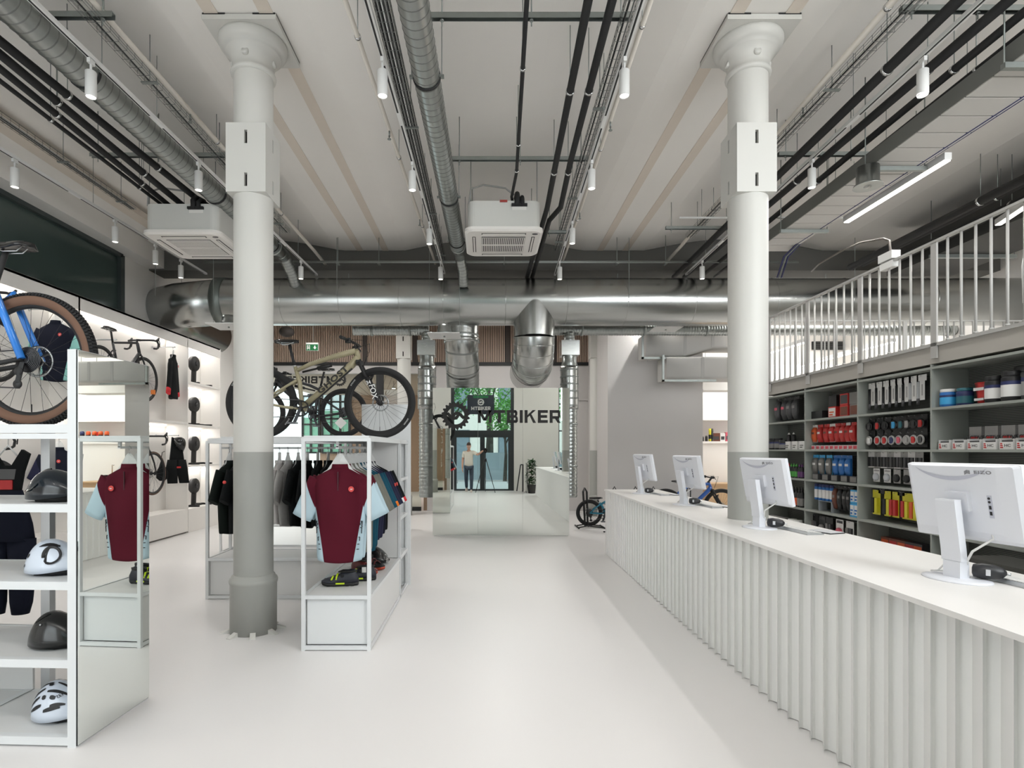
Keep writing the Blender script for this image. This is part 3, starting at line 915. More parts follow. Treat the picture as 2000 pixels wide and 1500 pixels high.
for (a, b, r), pn in zip(LP, pos):
    s, e = run(a, b, ZP)
    pipe('%s black pipe of four at the left ceiling' % pn, [s, e, e + (e - s).normalized() * 0.4, e + (e - s).normalized() * 0.6 + Vector((0, 0, -0.12))], r, clamps=((0, 0.93), (0, 0.72)), group='left black pipes')
RP = [((1872, 0), (1502, 360), 0.042), ((1963, 7), (1502, 400), 0.038), ((2000, 24), (1502, 432), 0.032), ((2000, 62), (1502, 456), 0.019)]
pos = ['leftmost', 'second from the left', 'third from the left', 'rightmost and thinnest']
for (a, b, r), pn in zip(RP, pos):
    s, e = run(a, b, ZP, 0.6, 10.2)
    pipe('%s black pipe of four at the right ceiling' % pn, [s, e], r, clamps=((0, 0.42), (0, 0.62)), group='right black pipes')

# --- white sprinkler pipes
WP = [((674, 0), (849, 511), 0.020, 'left of the middle lighting track'), ((1271, 0), (1103, 500), 0.020, 'right of the middle lighting track'),
      ((177, 0), (614, 490), 0.026, 'beside the left mesh cable tray'), ((1746, 0), (1329, 482), 0.026, 'beside the right mesh cable tray')]
for a, b, r, wh in WP:
    s, e = run(a, b, 4.78)
    t = pipe('white water pipe along the ceiling %s' % wh, [s, e, Vector((e.x, e.y + 1.2, e.z - 0.02))], r, mat('white_pipe', (214, 208, 198), 0.5), 'ceiling_pipe', clamps=((0, 0.42), (0, 0.62), (0, 0.83)))
    for f in (0.34, 0.56, 0.8):
        c = s + (e - s) * f
        MB().cyl(c, c + Vector((0, 0, -0.07)), 0.008, n=8).lathe([(0.012, -0.07), (0.004, -0.085), (0.02, -0.10), (0.02, -0.104)], 10, c).build('sprinkler_head', STEEL, t)

# --- mesh cable trays with cables
def tray(label, p0, p1, w_, z=4.66, cables=0, y_near=1.5, y_far=None):
    s, e = run(p0, p1, z, y_near, y_far)
    t = thing('cable_tray', label, 'cable tray')
    d = (e - s).normalized(); u = d.cross(Vector((0, 0, 1))).normalized()
    m = MB(); h = 0.05; wr = 0.0024
    for f, zz in ((-0.5, h), (-0.5, 0), (-0.17, 0), (0.17, 0), (0.5, 0), (0.5, h), (-0.5, h / 2), (0.5, h / 2)):
        m.tube([s + u * f * w_ + Vector((0, 0, zz)), e + u * f * w_ + Vector((0, 0, zz))], wr, 4, cap=False)
    L_ = (e - s).length; k_ = int(L_ / 0.10)
    for i in range(k_):
        q = s + d * (i * 0.10)
        m.tube([q - u * w_ / 2 + Vector((0, 0, h)), q - u * w_ / 2, q + u * w_ / 2, q + u * w_ / 2 + Vector((0, 0, h))], wr, 4, cap=False)
    m.build('wire_mesh', WIRE, t, fix=False)['kind'] = 'stuff'
    cm = [BLACK, mat('grey_cable', (150, 150, 148), 0.5), BLACK, WHITE, BLACK, mat('grey_cable', (150, 150, 148), 0.5)]
    for i in range(cables):
        f = (i + 0.5) / cables - 0.5
        MB().tube([s + u * f * w_ * 0.85 + Vector((0, 0, 0.012)), e + u * f * w_ * 0.85 + Vector((0, 0, 0.012))], 0.007, 5).build('cable', cm[i % 6], t)
    for f in (0.25, 0.5, 0.75, 0.95):
        q = s + d * L_ * f
        MB().bar(q - u * (w_ / 2 + 0.02), q + u * (w_ / 2 + 0.02), 0.03, 0.012).cyl(q, (q.x, q.y, ceil_z(q.x)), 0.004, n=6).build('hanger', STEEL, t)
tray('full mesh cable tray left of the middle duct', (743, 0), (865, 515), 0.115, cables=7)
tray('mesh cable tray right of the black pipe pair', (1230, 20), (1087, 490), 0.085, cables=2)
tray('mesh cable tray along the left ceiling beside white pipe', (150, 5), (560, 455), 0.10, cables=1)
tray('mesh cable tray close to the far left spotlights', (0, 232), (260, 410), 0.08, cables=4, y_near=2.5)
tray('mesh cable tray along the right ceiling beside white pipe', (1795, 0), (1345, 465), 0.10, cables=2)

# --- zinc struts
def strut(label, px0, px1, py, z):
    a = Zp(px0, py, z); b = Zp(px1, py, z); b.z = z
    t = thing('ceiling_strut', label, 'strut')
    a = Vector((a.x, a.y, z)); b = Vector((b.x, a.y, z))
    m = MB(); w_ = 0.021
    m.box(a.x, b.x, a.y - w_, a.y + w_, z + 0.036, z + 0.041).box(a.x, b.x, a.y - w_, a.y - w_ + 0.003, z, z + 0.036).box(a.x, b.x, a.y + w_ - 0.003, a.y + w_, z, z + 0.036)
    m.build('channel', STEEL, t, fix=False)
    n = 3 if b.x - a.x > 1 else 2
    for i in range(n):
        xx = lerp(a.x + 0.08, b.x - 0.08, i / (n - 1))
        MB().cyl((xx, a.y, z - 0.05), (xx, a.y, ceil_z(xx)), 0.005, n=6).build('rod', STEEL, t)
        MB().lathe([(0.016, z - 0.012), (0.016, z)], 6, (xx, a.y, 0)).build('nut', STEEL, t)
strut('zinc ceiling strut at the top centre, above the black pipes', 842, 1234, 38, 4.70)
strut('zinc ceiling strut just before the middle cassette', 883, 1149, 314, 4.70)
strut('short zinc strut right of the middle cassette', 1062, 1106, 456, 4.62)
strut('zinc ceiling strut at the upper left corner', -30, 222, 36, 4.70)
strut('zinc ceiling strut before the left cassette', 177, 443, 307, 4.70)
strut('zinc ceiling strut at the upper right corner', 1759, 2060, 24, 4.70)
strut('zinc ceiling strut right of the counter pillar', 1520, 1804, 305, 4.70)
strut('short zinc strut far behind counter pillar', 1300, 1430, 448, 4.62)
t = thing('conduit_run', 'thin pair of horizontal conduits crossing before the main duct', 'conduit')
for z, y in ((4.58, 9.35), (4.62, 9.42)):
    a = P(400, 515, y); b = P(1560, 515, y)
    MB().tube([(a.x, y, z), (b.x, y, z)], 0.012, 8).build('tube', STEEL, t)
for px in (500, 660, 740, 985, 1205, 1300):
    xx = P(px, 515, 9.38).x
    MB().box(xx - 0.02, xx + 0.02, 9.33, 9.44, 4.56, 4.575).cyl((xx, 9.38, 4.57), (xx, 9.38, ceil_z(xx)), 0.004, n=6).build('hanger', STEEL, t)
t = thing('conduit_run', 'slim white conduit crossing behind the counter pillar', 'conduit')
a = P(1327, 425, 7.7); b = P(1660, 432, 7.7)
MB().tube([(a.x, 7.7, a.z), (b.x, 7.7, a.z)], 0.014, 8).build('tube', WHITE, t)
for xx in (a.x + 0.3, b.x - 0.3):
    MB().cyl((xx, 7.7, a.z), (xx, 7.7, ceil_z(xx)), 0.003, n=5).build('rod', STEEL, t)

# --- cassette air conditioners
GRILL = mat('grille_dark', (50, 48, 45), 0.7)
ACW = mat('air_con_white', (232, 229, 224), 0.4)
ACG = mat('air_con_casing', (205, 205, 200), 0.5)
def air_con(label, x, y, z, mesh_grille):
    t = thing('cassette_air_conditioner', label, 'air conditioner', (x, y, z))
    W = 0.475
    MB().prism(rrect(-0.44, 0.44, -0.44, 0.44, 0.09, 5), 0.05, 0.37, 'z').build('casing', ACG, t)
    MB().loft([[Vector((u, v, 0.05)) for u, v in rrect(-W, W, -W, W, 0.11, 5)], [Vector((u, v, 0.02)) for u, v in rrect(-W, W, -W, W, 0.11, 5)],
               [Vector((u, v, 0.0)) for u, v in rrect(-W + 0.03, W - 0.03, -W + 0.03, W - 0.03, 0.10, 5)]], 0, False, True).build('panel', ACW, t)
    for k_ in range(4):
        M = Matrix.Rotation(k_ * pi / 2, 4, 'Z')
        MB().box(-0.27, 0.27, -0.385, -0.345, -0.004, 0.0, 0, M).build('outlet', GRILL, t)
        MB().box(-0.26, 0.26, -0.375, -0.355, -0.008, -0.003, 0, M).build('flap', ACW, t)
    MB().box(-0.27, 0.27, -0.27, 0.27, -0.003, 0.0).build('intake', GRILL, t)
    m = MB()
    if mesh_grille:
        n = 24
        for i in range(n + 1):
            q = lerp(-0.26, 0.26, i / n)
            m.box(q - 0.0032, q + 0.0032, -0.26, 0.26, -0.008, -0.003)
            m.box(-0.26, 0.26, q - 0.0032, q + 0.0032, -0.0078, -0.0032)
    else:
        n = 22
        for i in range(n + 1):
            q = lerp(-0.26, 0.26, i / n)
            m.box(q - 0.006, q + 0.006, -0.26, 0.26, -0.009, -0.003)
        m.box(-0.26, 0.26, -0.26, -0.24, -0.009, -0.003).box(-0.26, 0.26, 0.24, 0.26, -0.009, -0.003)
    m.build('grille', ACW, t, fix=False)['kind'] = 'stuff'
    MB().box(-0.27, 0.27, -0.012, 0.012, -0.011, -0.003).build('grille_bar', ACW, t)
    MB().lathe([(0.035, -0.004), (0.035, 0.001)], 18, M=Matrix.Translation((0.38, -0.36, 0)) @ Matrix.Diagonal((1, 0.65, 1, 1))).build('badge', mat('badge_dark', (60, 55, 60), 0.3), t)
    for sx in (-1, 1):
        for sy in (-1, 1):
            MB().cyl((sx * 0.4, sy * 0.4, 0.3), (sx * 0.4, sy * 0.4, 0.90), 0.005, n=6).build('rod', STEEL, t)
    MB().box(0.10, 0.27, -0.4405, -0.438, 0.26, 0.31).build('plate', ACW, t)
    # pipe connection at the front top
    MB().tube([(0.16, -0.452, 0.30), (0.16, -0.46, 0.40), (0.16, -0.42, 0.46), (0.16, -0.2, 0.5)], 0.032, 10).build('pipe_elbow', RUBBER, t)
    MB().tube([(0.22, -0.452, 0.32), (0.22, -0.46, 0.38), (0.22, -0.40, 0.43), (0.22, -0.2, 0.45)], 0.026, 10).build('pipe_elbow', RUBBER, t)
    MB().box(0.09, 0.28, -0.47, -0.44, 0.30, 0.33).build('collar', RUBBER, t)
    if not mesh_grille: MB().box(-0.05, 0.04, -0.45, -0.44, 0.352, 0.378).build('tag', mat('tag_red', (150, 50, 45), 0.5), t)
    MB().tube([(-0.42, -0.40, 0.36), (-0.40, -0.42, 0.52), (-0.25, -0.40, 0.58), (0.02, -0.38, 0.55), (0.12, -0.4, 0.46)], 0.012, 6).build('drain_hose', mat('grey_cable', (150, 150, 148), 0.5), t)
    return t
c0 = P(984.5, 450, 6.87)
air_con('white ceiling cassette air conditioner with slotted grille in the middle', c0.x, 6.87 + 0.475, c0.z, False)
c0 = P(350, 456, 6.87)
air_con('white ceiling cassette air conditioner with fine mesh grille, left of pillar', c0.x - 0.0, 6.87 + 0.475, c0.z, True)

# --- right: rectangular duct, conduits, linear lamps
t = thing('rectangular_duct', 'grey rectangular duct along the right ceiling above mezzanine', 'duct')
RD = mat('grey_duct_paint', (112, 113, 109), 0.6, 0.1); RDB = mat('duct_underside', (196, 194, 190), 0.5)
MB().box(3.76, 4.24, 1.0, 8.0, 4.30, 4.44).build('casing', RD, t)
for i in range(28):
    y = 1.0 + i * 0.25
    MB().box(3.765, 4.235, y + 0.008, y + 0.242, 4.292, 4.30).build('underside_panel', RDB, t)
for y in (4.1, 5.6, 7.2):
    MB().box(3.70, 4.30, y - 0.02, y + 0.02, 4.25, 4.29).build('support', STEEL, t)
    for xx in (3.71, 4.29):
        MB().cyl((xx, y, 4.26), (xx, y, ceil_z(xx)), 0.006, n=6).build('rod', STEEL, t)
t = thing('duct_outlet', 'round zinc outlet hanging under the right rectangular duct', 'duct', Zp(1695, 345, 4.2))
MB().lathe([(0.10, 0.09), (0.10, -0.06), (0.125, -0.09), (0.13, -0.10)], 24).build('collar', GALV, t)
MB().lathe([(0.07, -0.08), (0.02, -0.11)], 20).build('cone', GALV2, t)
t = thing('blue_conduit', 'dark blue cable conduit beside the linear ceiling lamp', 'conduit')
BLUC = mat('navy_cable', (42, 44, 82), 0.5)
s, e = run((2000, 186), (1559, 474), 4.30, 1.0)
for k_, o_ in enumerate((0, 0.03, 0.06)):
    MB().tube([s + Vector((o_, 0, 0.01 * k_)), e + Vector((o_, 0, 0.01 * k_)), e + Vector((o_ - 0.06, 0.25, -0.1)), e + Vector((o_ - 0.08, 0.4, -0.35))], 0.012, 6).build('cable', BLUC if k_ != 1 else STEEL, t)
for f in (0.45, 0.6, 0.75, 0.9):
    q = s + (e - s) * f
    MB().box(q.x - 0.02, q.x + 0.09, q.y - 0.012, q.y + 0.012, q.z + 0.03, q.z + 0.04).cyl((q.x, q.y, q.z), (q.x, q.y, ceil_z(q.x)), 0.003, n=5).build('clip', STEEL, t)
def linear_lamp(label, a, b, watts, up=0.6, w_=0.06):
    a = Vector(a); b = Vector(b); mid = (a + b) / 2
    ang = math.atan2(b.y - a.y, b.x - a.x)
    t = thing('linear_lamp', label, 'ceiling lamp', mid, ang - pi / 2, 'linear lamps')
    L_ = (b - a).length
    MB().box(-w_ / 2 - 0.004, w_ / 2 + 0.004, -L_ / 2, L_ / 2, 0.004, 0.07).build('housing', WHITE, t)
    MB().box(-w_ / 2, w_ / 2, -L_ / 2 + 0.01, L_ / 2 - 0.01, -0.006, 0.004).build('diffuser', LEDM, t)
    for s_ in (-1, 1):
        MB().cyl((0, s_ * L_ * 0.4, 0.06), (0, s_ * L_ * 0.4, 0.06 + up), 0.003, n=5).build('suspension_wire', STEEL, t)
    add_light('linear_light', 'AREA', mid - Vector((0, 0, 0.012)), watts, (1, 0.98, 0.94), (0, 0, ang - pi / 2), shape='RECTANGLE', size=w_, size_y=L_)
    return t
linear_lamp('long lit linear lamp under the right ceiling', Zp(1852, 312, 4.25), Zp(1652, 435, 4.25), 45)
linear_lamp('lit linear lamp above the mezzanine railing at right edge', Zp(1949, 440, 4.25), Zp(2012, 398, 4.25), 40)
# lamps of the back room seen through the railing
pts = [((1496, 692), (1576, 668)), ((1550, 720), (1662, 690)), ((1668, 688), (1745, 668))]
labs = ['left lit linear lamp in the bright room behind the railing', 'near lit linear lamp in the bright room behind the railing', 'far lit linear lamp in the bright room behind the railing']
for (a, b), lb in zip(pts, labs):
    linear_lamp(lb, Zp(a[0], a[1], 3.55), Zp(b[0], b[1], 3.55), 30, 1.4, 0.09)
for x_, lb in ((-3.4, 'left'), (0.3, 'middle'), (3.5, 'right')):  # lamps added out of sight to brighten the back of the room
    linear_lamp('added linear lamp hidden behind the main duct, %s' % lb, (x_ - 0.0, 11.2, 4.45), (x_ + 0.0, 12.6, 4.45), 110, 0.9)
t = thing('rectangular_duct', 'dark ventilation duct above the mezzanine behind the railing', 'duct')
MB().box(6.3, 7.3, 1.0, 9.0, 4.25, 4.75).build('casing', mat('dark_duct', (58, 58, 56), 0.6, 0.2), t)
for y in (2.0, 4.0, 6.0, 8.0):
    MB().box(6.2, 7.4, y - 0.02, y + 0.02, 4.20, 4.25).build('support', STEEL, t)
    for xx in (6.22, 7.38):
        MB().cyl((xx, y, 4.2), (xx, y, ceil_z(xx)), 0.006, n=6).build('rod', STEEL, t)
for i, (x_, z_, r_) in enumerate(((5.75, 4.45, 0.05), (5.95, 4.5, 0.04), (6.12, 4.4, 0.05))):
    pipe('dark pipe above the mezzanine, %s beside the dark duct' % nth(i, 3), [Vector((x_, 1.0, z_)), Vector((x_ + 0.1, 9.2, z_))], r_, clamps=((0, 0.4), (0, 0.7)), group='mezzanine pipes')
linear_lamp('added linear lamp over the entrance, out of view above the camera', (-2.2, 0.45, 4.42), (2.6, 0.45, 4.42), 80, 0.6)  # unseen lamp added to brighten the front wall
t = thing('smoke_detector', 'small white smoke detector on the upper right ceiling', 'smoke detector', (5.25, 5.6, 5.24))
MB().lathe([(0.05, 0.12), (0.05, 0.0), (0.04, -0.03)], 16).build('housing', mat('detector_grey', (190, 188, 184), 0.5), t)
MB().lathe([(0.02, -0.045), (0.02, -0.03)], 12).build('sensor', BLACK, t)
# ================================================================== LEFT DISPLAY WALL
DX, DB, DT = -5.46, -5.86, 3.60
NICHE = mat('display_wall_white', (228, 225, 221), 0.6, noise=0.01)
def led_strip(parent, y0, y1, z, w_=STRIP_W):
    MB().box(DB + 0.005, DB + 0.03, y0, y1, z - 0.03, z - 0.004).build('led_strip', LEDM, parent)
    add_light('led_strip_light', 'AREA', (DB + 0.05, (y0 + y1) / 2, z - 0.03), w_, (1, 0.98, 0.95), (0, radians(-28), 0), shape='RECTANGLE', size=0.03, size_y=y1 - y0)
def wide_bay(label, y0, y1, strips=True):
    t = thing('display_cabinet', label, 'cabinet', (0, 0, 0), 0, 'display cabinets of the left wall')
    MB().box(DB - 0.1, DB, y0, y1, 0, DT).build('back_panel', NICHE, t)
    MB().box(DB, DX, y0 + 0.015, y1 - 0.015, DT - 0.03, DT).build('top_panel', NICHE, t)
    MB().box(DX - 0.02, DX, y0, y1, 3.41, DT + 0.001).build('fascia', NICHE, t)
    MB().box(DB, DX, y1 - 0.015, y1 + 0.015, 0.44, DT).build('side_panel', NICHE, t)
    MB().box(DB, DX, y0 - 0.014, y0 + 0.014, 0.44, DT).build('side_panel', NICHE, t)
    MB().box(DB, DX, y0 + 0.015, y1 - 0.015, 1.99, 2.03).build('shelf', NICHE, t)
    MB().box(DB, DX, y0, y1, 0.03, 0.44).build('plinth', NICHE, t)
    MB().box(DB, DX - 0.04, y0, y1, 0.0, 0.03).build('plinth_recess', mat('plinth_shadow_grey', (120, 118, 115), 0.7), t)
    if strips:
        led_strip(t, y0 + 0.05, y1 - 0.05, DT - 0.03)
        led_strip(t, y0 + 0.05, y1 - 0.05, 1.99)
    return t
wide_bay('white display cabinet of the left wall behind the nearest rack', 4.92, 7.71)
wide_bay('white display cabinet of the left wall with two road bicycles', 7.71, 10.53)
wide_bay('white display cabinet of the left wall nearest the entrance', 2.1, 4.92)
t = thing('display_cabinet', 'narrow white display cabinet at far end with bicycle trainers', 'cabinet', (0, 0, 0), 0, 'display cabinets of the left wall')
y0, y1 = 10.545, 11.8
MB().box(DB - 0.1, DB, y0, y1, 0, DT).build('back_panel', NICHE, t)
MB().box(DB, DX, y0, y1, DT - 0.03, DT).build('top_panel', NICHE, t)
MB().box(DB - 0.1, DX, y1, y1 + 0.03, 0, DT).build('side_panel', NICHE, t)
MB().box(DX - 0.02, DX, y0, y1, 3.41, DT + 0.001).build('fascia', NICHE, t)
MB().box(DB, DX, y0, y1, 0.0, 0.43).build('plinth', NICHE, t)
TZ = [0.43, 1.24, 2.0, 2.79]
for z in TZ[1:]:
    MB().box(DB, DX, y0, y1, z - 0.035, z).build('shelf', NICHE, t)
for z in TZ[1:] + [DT]:
    led_strip(t, y0 + 0.03, y1 - 0.03, z - 0.036, 7)
# display rods
def rod(label, y, z, L_=0.40):
    t = thing('display_rod', label, 'rod', (DB, y, z))
    MB().cyl((0, 0, 0), (L_, 0, 0), 0.006, n=8).build('bar', ALU, t)
    MB().lathe([(0.012, L_ - 0.01), (0.012, L_ + 0.005)], 12, axis='x').build('end_cap', ALU, t)
    MB().lathe([(0.022, 0), (0.022, 0.008)], 12, axis='x').build('flange', ALU, t)
rod('thin steel rod above the jersey with red cuffs', 10.08, 3.33)
rod('thin steel rod carrying the hung helmet', 10.2, 1.78)
rod('thin steel rod above the navy and teal jersey', 7.37, 3.33)
rod('thin steel rod holding the navy jersey behind near rack', 7.37, 1.70)

# indoor trainers
def trainer(x, y, z, label):
    t = thing('bicycle_trainer', label, 'trainer', (x, y, z), 0, 'bicycle trainers')
    MB().lathe([(0.02, -0.05), (0.13, -0.05), (0.145, -0.03), (0.145, 0.03), (0.13, 0.05), (0.02, 0.05)], 28, (0, 0, 0.40), axis='x').build('flywheel_cover', BLACK, t)
    MB().lathe([(0.05, 0.05), (0.03, 0.075)], 18, (0, 0, 0.40), axis='x').build('hub', mat('dark_grey_plastic', (55, 55, 57), 0.4), t)
    MB().bar((0, -0.02, 0.02), (0, 0.0, 0.34), 0.07, 0.06).build('post', BLACK, t)
    MB().bar((-0.03, -0.2, 0.02), (-0.03, 0.42, 0.02), 0.05, 0.035).build('foot', BLACK, t)
    MB().bar((-0.16, 0.38, 0.018), (0.16, 0.38, 0.018), 0.05, 0.03).build('foot', BLACK, t)
    MB().bar((-0.16, -0.12, 0.018), (0.16, -0.12, 0.018), 0.05, 0.03).build('foot', BLACK, t)
for z, lb in zip(TZ, ('bottom', 'second lowest', 'third lowest', 'top')):
    trainer(-5.64, 11.1, z, 'black round bicycle trainer on the %s shelf of far cabinet' % lb)

# ================================================================== BIG MIRROR
MY = 10.14
mx0, mx1, mz = P(845, 0, MY).x, P(1112, 0, MY).x, 2.62
t = thing('mirror_wall', 'tall three-panel mirror with black bicycle shop lettering facing the entrance', 'mirror', (0, MY, 0))
e = [mx0, P(933.5, 0, MY).x, P(1021, 0, MY).x, mx1]
for i in range(3):
    MB().box(e[i] + 0.0015, e[i + 1] - 0.0015, 0, 0.006, 0.012, mz).build('mirror_panel', MIRROR, t)
MB().box(mx0 + 0.02, mx1 - 0.02, 0.0065, 0.10, 0.0, mz - 0.002).build('backing_board', WHITE, t)
tm = block_text('MTBIKER', 0.226, 0.0015, BLK2)
bb = [v.co.x for v in tm.vertices]; w0 = max(bb) - min(bb)
tm.transform(Matrix.Diagonal((1.466 / w0, 1, 1, 1)))
p = P(1014, 813.5, MY)
obj('lettering', tm, t, (p.x, -0.003, p.z))
p = P(890, 812, MY)
gear_logo(0.255, 0.002, 20).build('gear_emblem', BLK2, t, (p.x, -0.003, p.z))

# ================================================================== COUNTER
CX0, CX1, CYF, CH = 1.70, 2.52, 8.42, 0.945
CTOP = mat('counter_white', (232, 230, 227), 0.4, noise=0.008)
PLT = mat('pleated_white', (238, 238, 236), 0.55, noise=0.008)
t = thing('counter', 'long white counter with pleated front running along the right side', 'counter')
MB().add([(CX0 - 0.02, 0.9, CH - 0.022), (CX1, 0.9, CH - 0.022), (CX1, CYF, CH - 0.022), (CX0 + 0.045, CYF, CH - 0.022),
          (CX0 - 0.02, 0.9, CH), (CX1, 0.9, CH), (CX1, CYF, CH), (CX0 + 0.045, CYF, CH)],
         [(0, 3, 2, 1), (4, 5, 6, 7), (0, 1, 5, 4), (1, 2, 6, 5), (2, 3, 7, 6), (3, 0, 4, 7)]).build('worktop', CTOP, t)
MB().box(CX0 + 0.10, CX1 - 0.05, 0.95, CYF - 0.02, 0.0, CH - 0.022).build('carcass', CTOP, t)
MB().box(CX0 + 0.06, CX1 - 0.002, CYF - 0.02, CYF - 0.001, 0.0, CH - 0.023).build('end_panel', CTOP, t)
pitch = 0.115
PM = {}
y = CYF - 0.02; i = 0
while y > 1.05:
    f = min(1.0, max(0.0, (CYF - 0.5 - y) / 3.0))
    q = round(f * 10) / 10
    if q not in PM:
        # saw-tooth pleat: a concave face turned to the entrance, a slanted back
        dep = 0.006 + 0.056 * q
        n = 6
        prof = []
        for j in range(n + 1):
            u = j / n
            prof.append((dep * (u - 1), -pitch + pitch * 0.0 + 0.042 * q * sin(u * pi) * 0.9 + 0.0 * u))
        # from outer near corner inwards to root, then back out along the slant
        PM[q] = MB().prism([(a, b) for a, b in prof] + [(0.04, -pitch + 0.001), (0.04, 0.0), (0.0, 0.0), (-dep, -pitch)][0:3], 0.004, CH - 0.022, 'z').mesh('pleat', PLT)
    obj('pleat', PM[q], t, (CX0 + 0.062 - 0.02 * (1 - (CYF - y) / 7.4) * 0 + 0.0, y, 0))
    y -= pitch; i += 1

# ================================================================== RIGHT SHELVES
SXF, SXB = 4.10, 4.44
YD = [8.43, 7.37, 6.325, 5.284, 4.24, 3.2]
SZ = [0.03, 0.39, 0.768, 1.15, 1.53, 1.914, 2.29]
PERF = bpy.data.materials.new('perforated_back'); PERF.use_nodes = True
_n = PERF.node_tree; _b = _n.nodes['Principled BSDF']; _b.inputs['Roughness'].default_value = 0.6
_t = _n.nodes.new('ShaderNodeTexCoord'); _w = _n.nodes.new('ShaderNodeTexWave'); _w.bands_direction = 'Z'; _w.inputs['Scale'].default_value = 22
_r = _n.nodes.new('ShaderNodeValToRGB'); _r.color_ramp.elements[0].color = (0.03, 0.032, 0.03, 1); _r.color_ramp.elements[0].position = 0.25
_r.color_ramp.elements[1].color = (0.16, 0.165, 0.15, 1); _r.color_ramp.elements[1].position = 0.5
_n.links.new(_t.outputs['Object'], _w.inputs['Vector']); _n.links.new(_w.outputs[0], _r.inputs[0]); _n.links.new(_r.outputs[0], _b.inputs['Base Color'])
where = ['at the far end of the right wall', 'second from the far end, with red boxes', 'with the hung pumps and lights', 'with the tubs and grey boxes', 'nearest, behind the large monitor']
for i in range(5):
    y1, y0 = YD[i], YD[i + 1]
    t = thing('shelf_unit', 'grey-green open shelf unit %s' % where[i], 'shelf unit', (0, 0, 0), 0, 'shelf units of the right wall')
    MB().box(SXB, SXB + 0.015, y0, y1, 0.0, 2.31).build('back_panel', PERF, t)
    MB().box(SXF, SXB, y1 - 0.016, y1, 0.0, 2.31).build('side_panel', GREENGREY, t)
    MB().box(SXF, SXB, y0, y0 + 0.001, 0.0, 2.31).build('side_panel', GREENGREY, t)
    for j, z in enumerate(SZ):
        MB().box(SXF + 0.001, SXB, y0 + 0.0012, y1 - 0.0165, z - 0.022, z).build('shelf', GREENGREY, t)
    MB().box(SXF + 0.03, SXB, y0, y1, 0.0, 0.008).build('kick_board', mat('kick_dark', (70, 72, 70), 0.7), t)
add_light('shelf_aisle_light', 'AREA', (3.3, 6.2, 4.2), 30, (1, 0.98, 0.95), (0, radians(20), 0), shape='RECTANGLE', size=0.1, size_y=4.0)
# dark drawer block low at the near end
t = thing('drawer_block', 'low dark grey drawer block behind the counter at right edge', 'drawers', (3.72, 3.9, 0))
MB().box(0, 0.36, -1.6, 0.6, 0.0, 0.70).build('body', mat('anthracite_board', (66, 66, 62), 0.6), t)
for k_ in range(3):
    MB().box(-0.012, 0.0, -1.58 + k_ * 0.73, -0.88 + k_ * 0.73, 0.05, 0.66).build('drawer_front', mat('anthracite_board', (66, 66, 62), 0.6), t)
    MB().box(-0.03, -0.012, -1.33 + k_ * 0.73, -1.13 + k_ * 0.73, 0.56, 0.59).build('handle', ALU, t)

# ================================================================== MEZZANINE RAILING
RAILM = mat('railing_grey', (176, 175, 172), 0.45, noise=0.01)
t = thing('railing', 'pale grey bar railing along the mezzanine edge above shelves', 'railing')
RX, RT = 4.09, 3.43
MB().box(RX - 0.022, RX + 0.022, -0.5, 8.45, RT - 0.02, RT).build('handrail', RAILM, t)
MB().box(RX - 0.012, RX - 0.001, -0.5, 8.42, 2.47, 2.50).build('foot_rail', RAILM, t)
pm = MB().box(-0.008, 0.008, -0.034, 0.034, 2.36, RT - 0.02).mesh('post', RAILM)
bmm = MB().cyl((0, 0, 2.47), (0, 0, RT - 0.02), 0.0105, n=8).lathe([(0.016, 2.50), (0.016, 2.515)], 8).mesh('baluster', RAILM)
ys = [8.25, 7.27, 6.25, 5.22, 4.2, 3.18, 2.16]
for a, b in zip(ys, ys[1:]):
    obj('post', pm, t, (RX - 0.004, a, 0))
    for k_ in range(1, 7):
        obj('baluster', bmm, t, (RX, lerp(a, b, k_ / 7), 0))
t = thing('railing', 'pale grey bar railing across the far end of mezzanine', 'railing')
MB().box(RX, XR, 8.41, 8.44, RT - 0.02, RT).build('handrail', RAILM, t)
MB().box(RX, XR, 8.41, 8.44, 2.51, 2.53).build('foot_rail', RAILM, t)
pm2 = MB().box(-0.03, 0.03, -0.008, 0.008, 2.4, RT - 0.02).mesh('post', RAILM)
x = RX + 0.02; k_ = 0
while x < 8.9:
    if k_ % 7 == 0: obj('post', pm2, t, (x + 0.01, 8.425, 0))
    else: obj('baluster', bmm, t, (x, 8.425, 0))
    x += 0.146; k_ += 1
p = Vector((RX, 5.81, 3.47))
t = thing('junction_box', 'white junction box clipped on top of the mezzanine handrail', 'junction box', p)
MB().box(-0.045, 0.045, -0.10, 0.10, -0.03, 0.05).build('housing', WHITE, t)
MB().box(-0.035, 0.035, -0.09, 0.09, -0.11, -0.045).build('clip', WHITE, t)
q = [P(1740, 500, 5.8), P(1737, 470, 5.9), P(1725, 466, 6.0), P(1680, 474, 6.6), P(1640, 492, 7.4), P(1600, 515, 8.3), P(1585, 530, 9.2)]
tc = thing('cable', 'brown looping cable between handrail box and ceiling', 'cable')
MB().tube(q, 0.012, 6).build('cord', mat('brown_cable', (110, 103, 98), 0.6), tc)
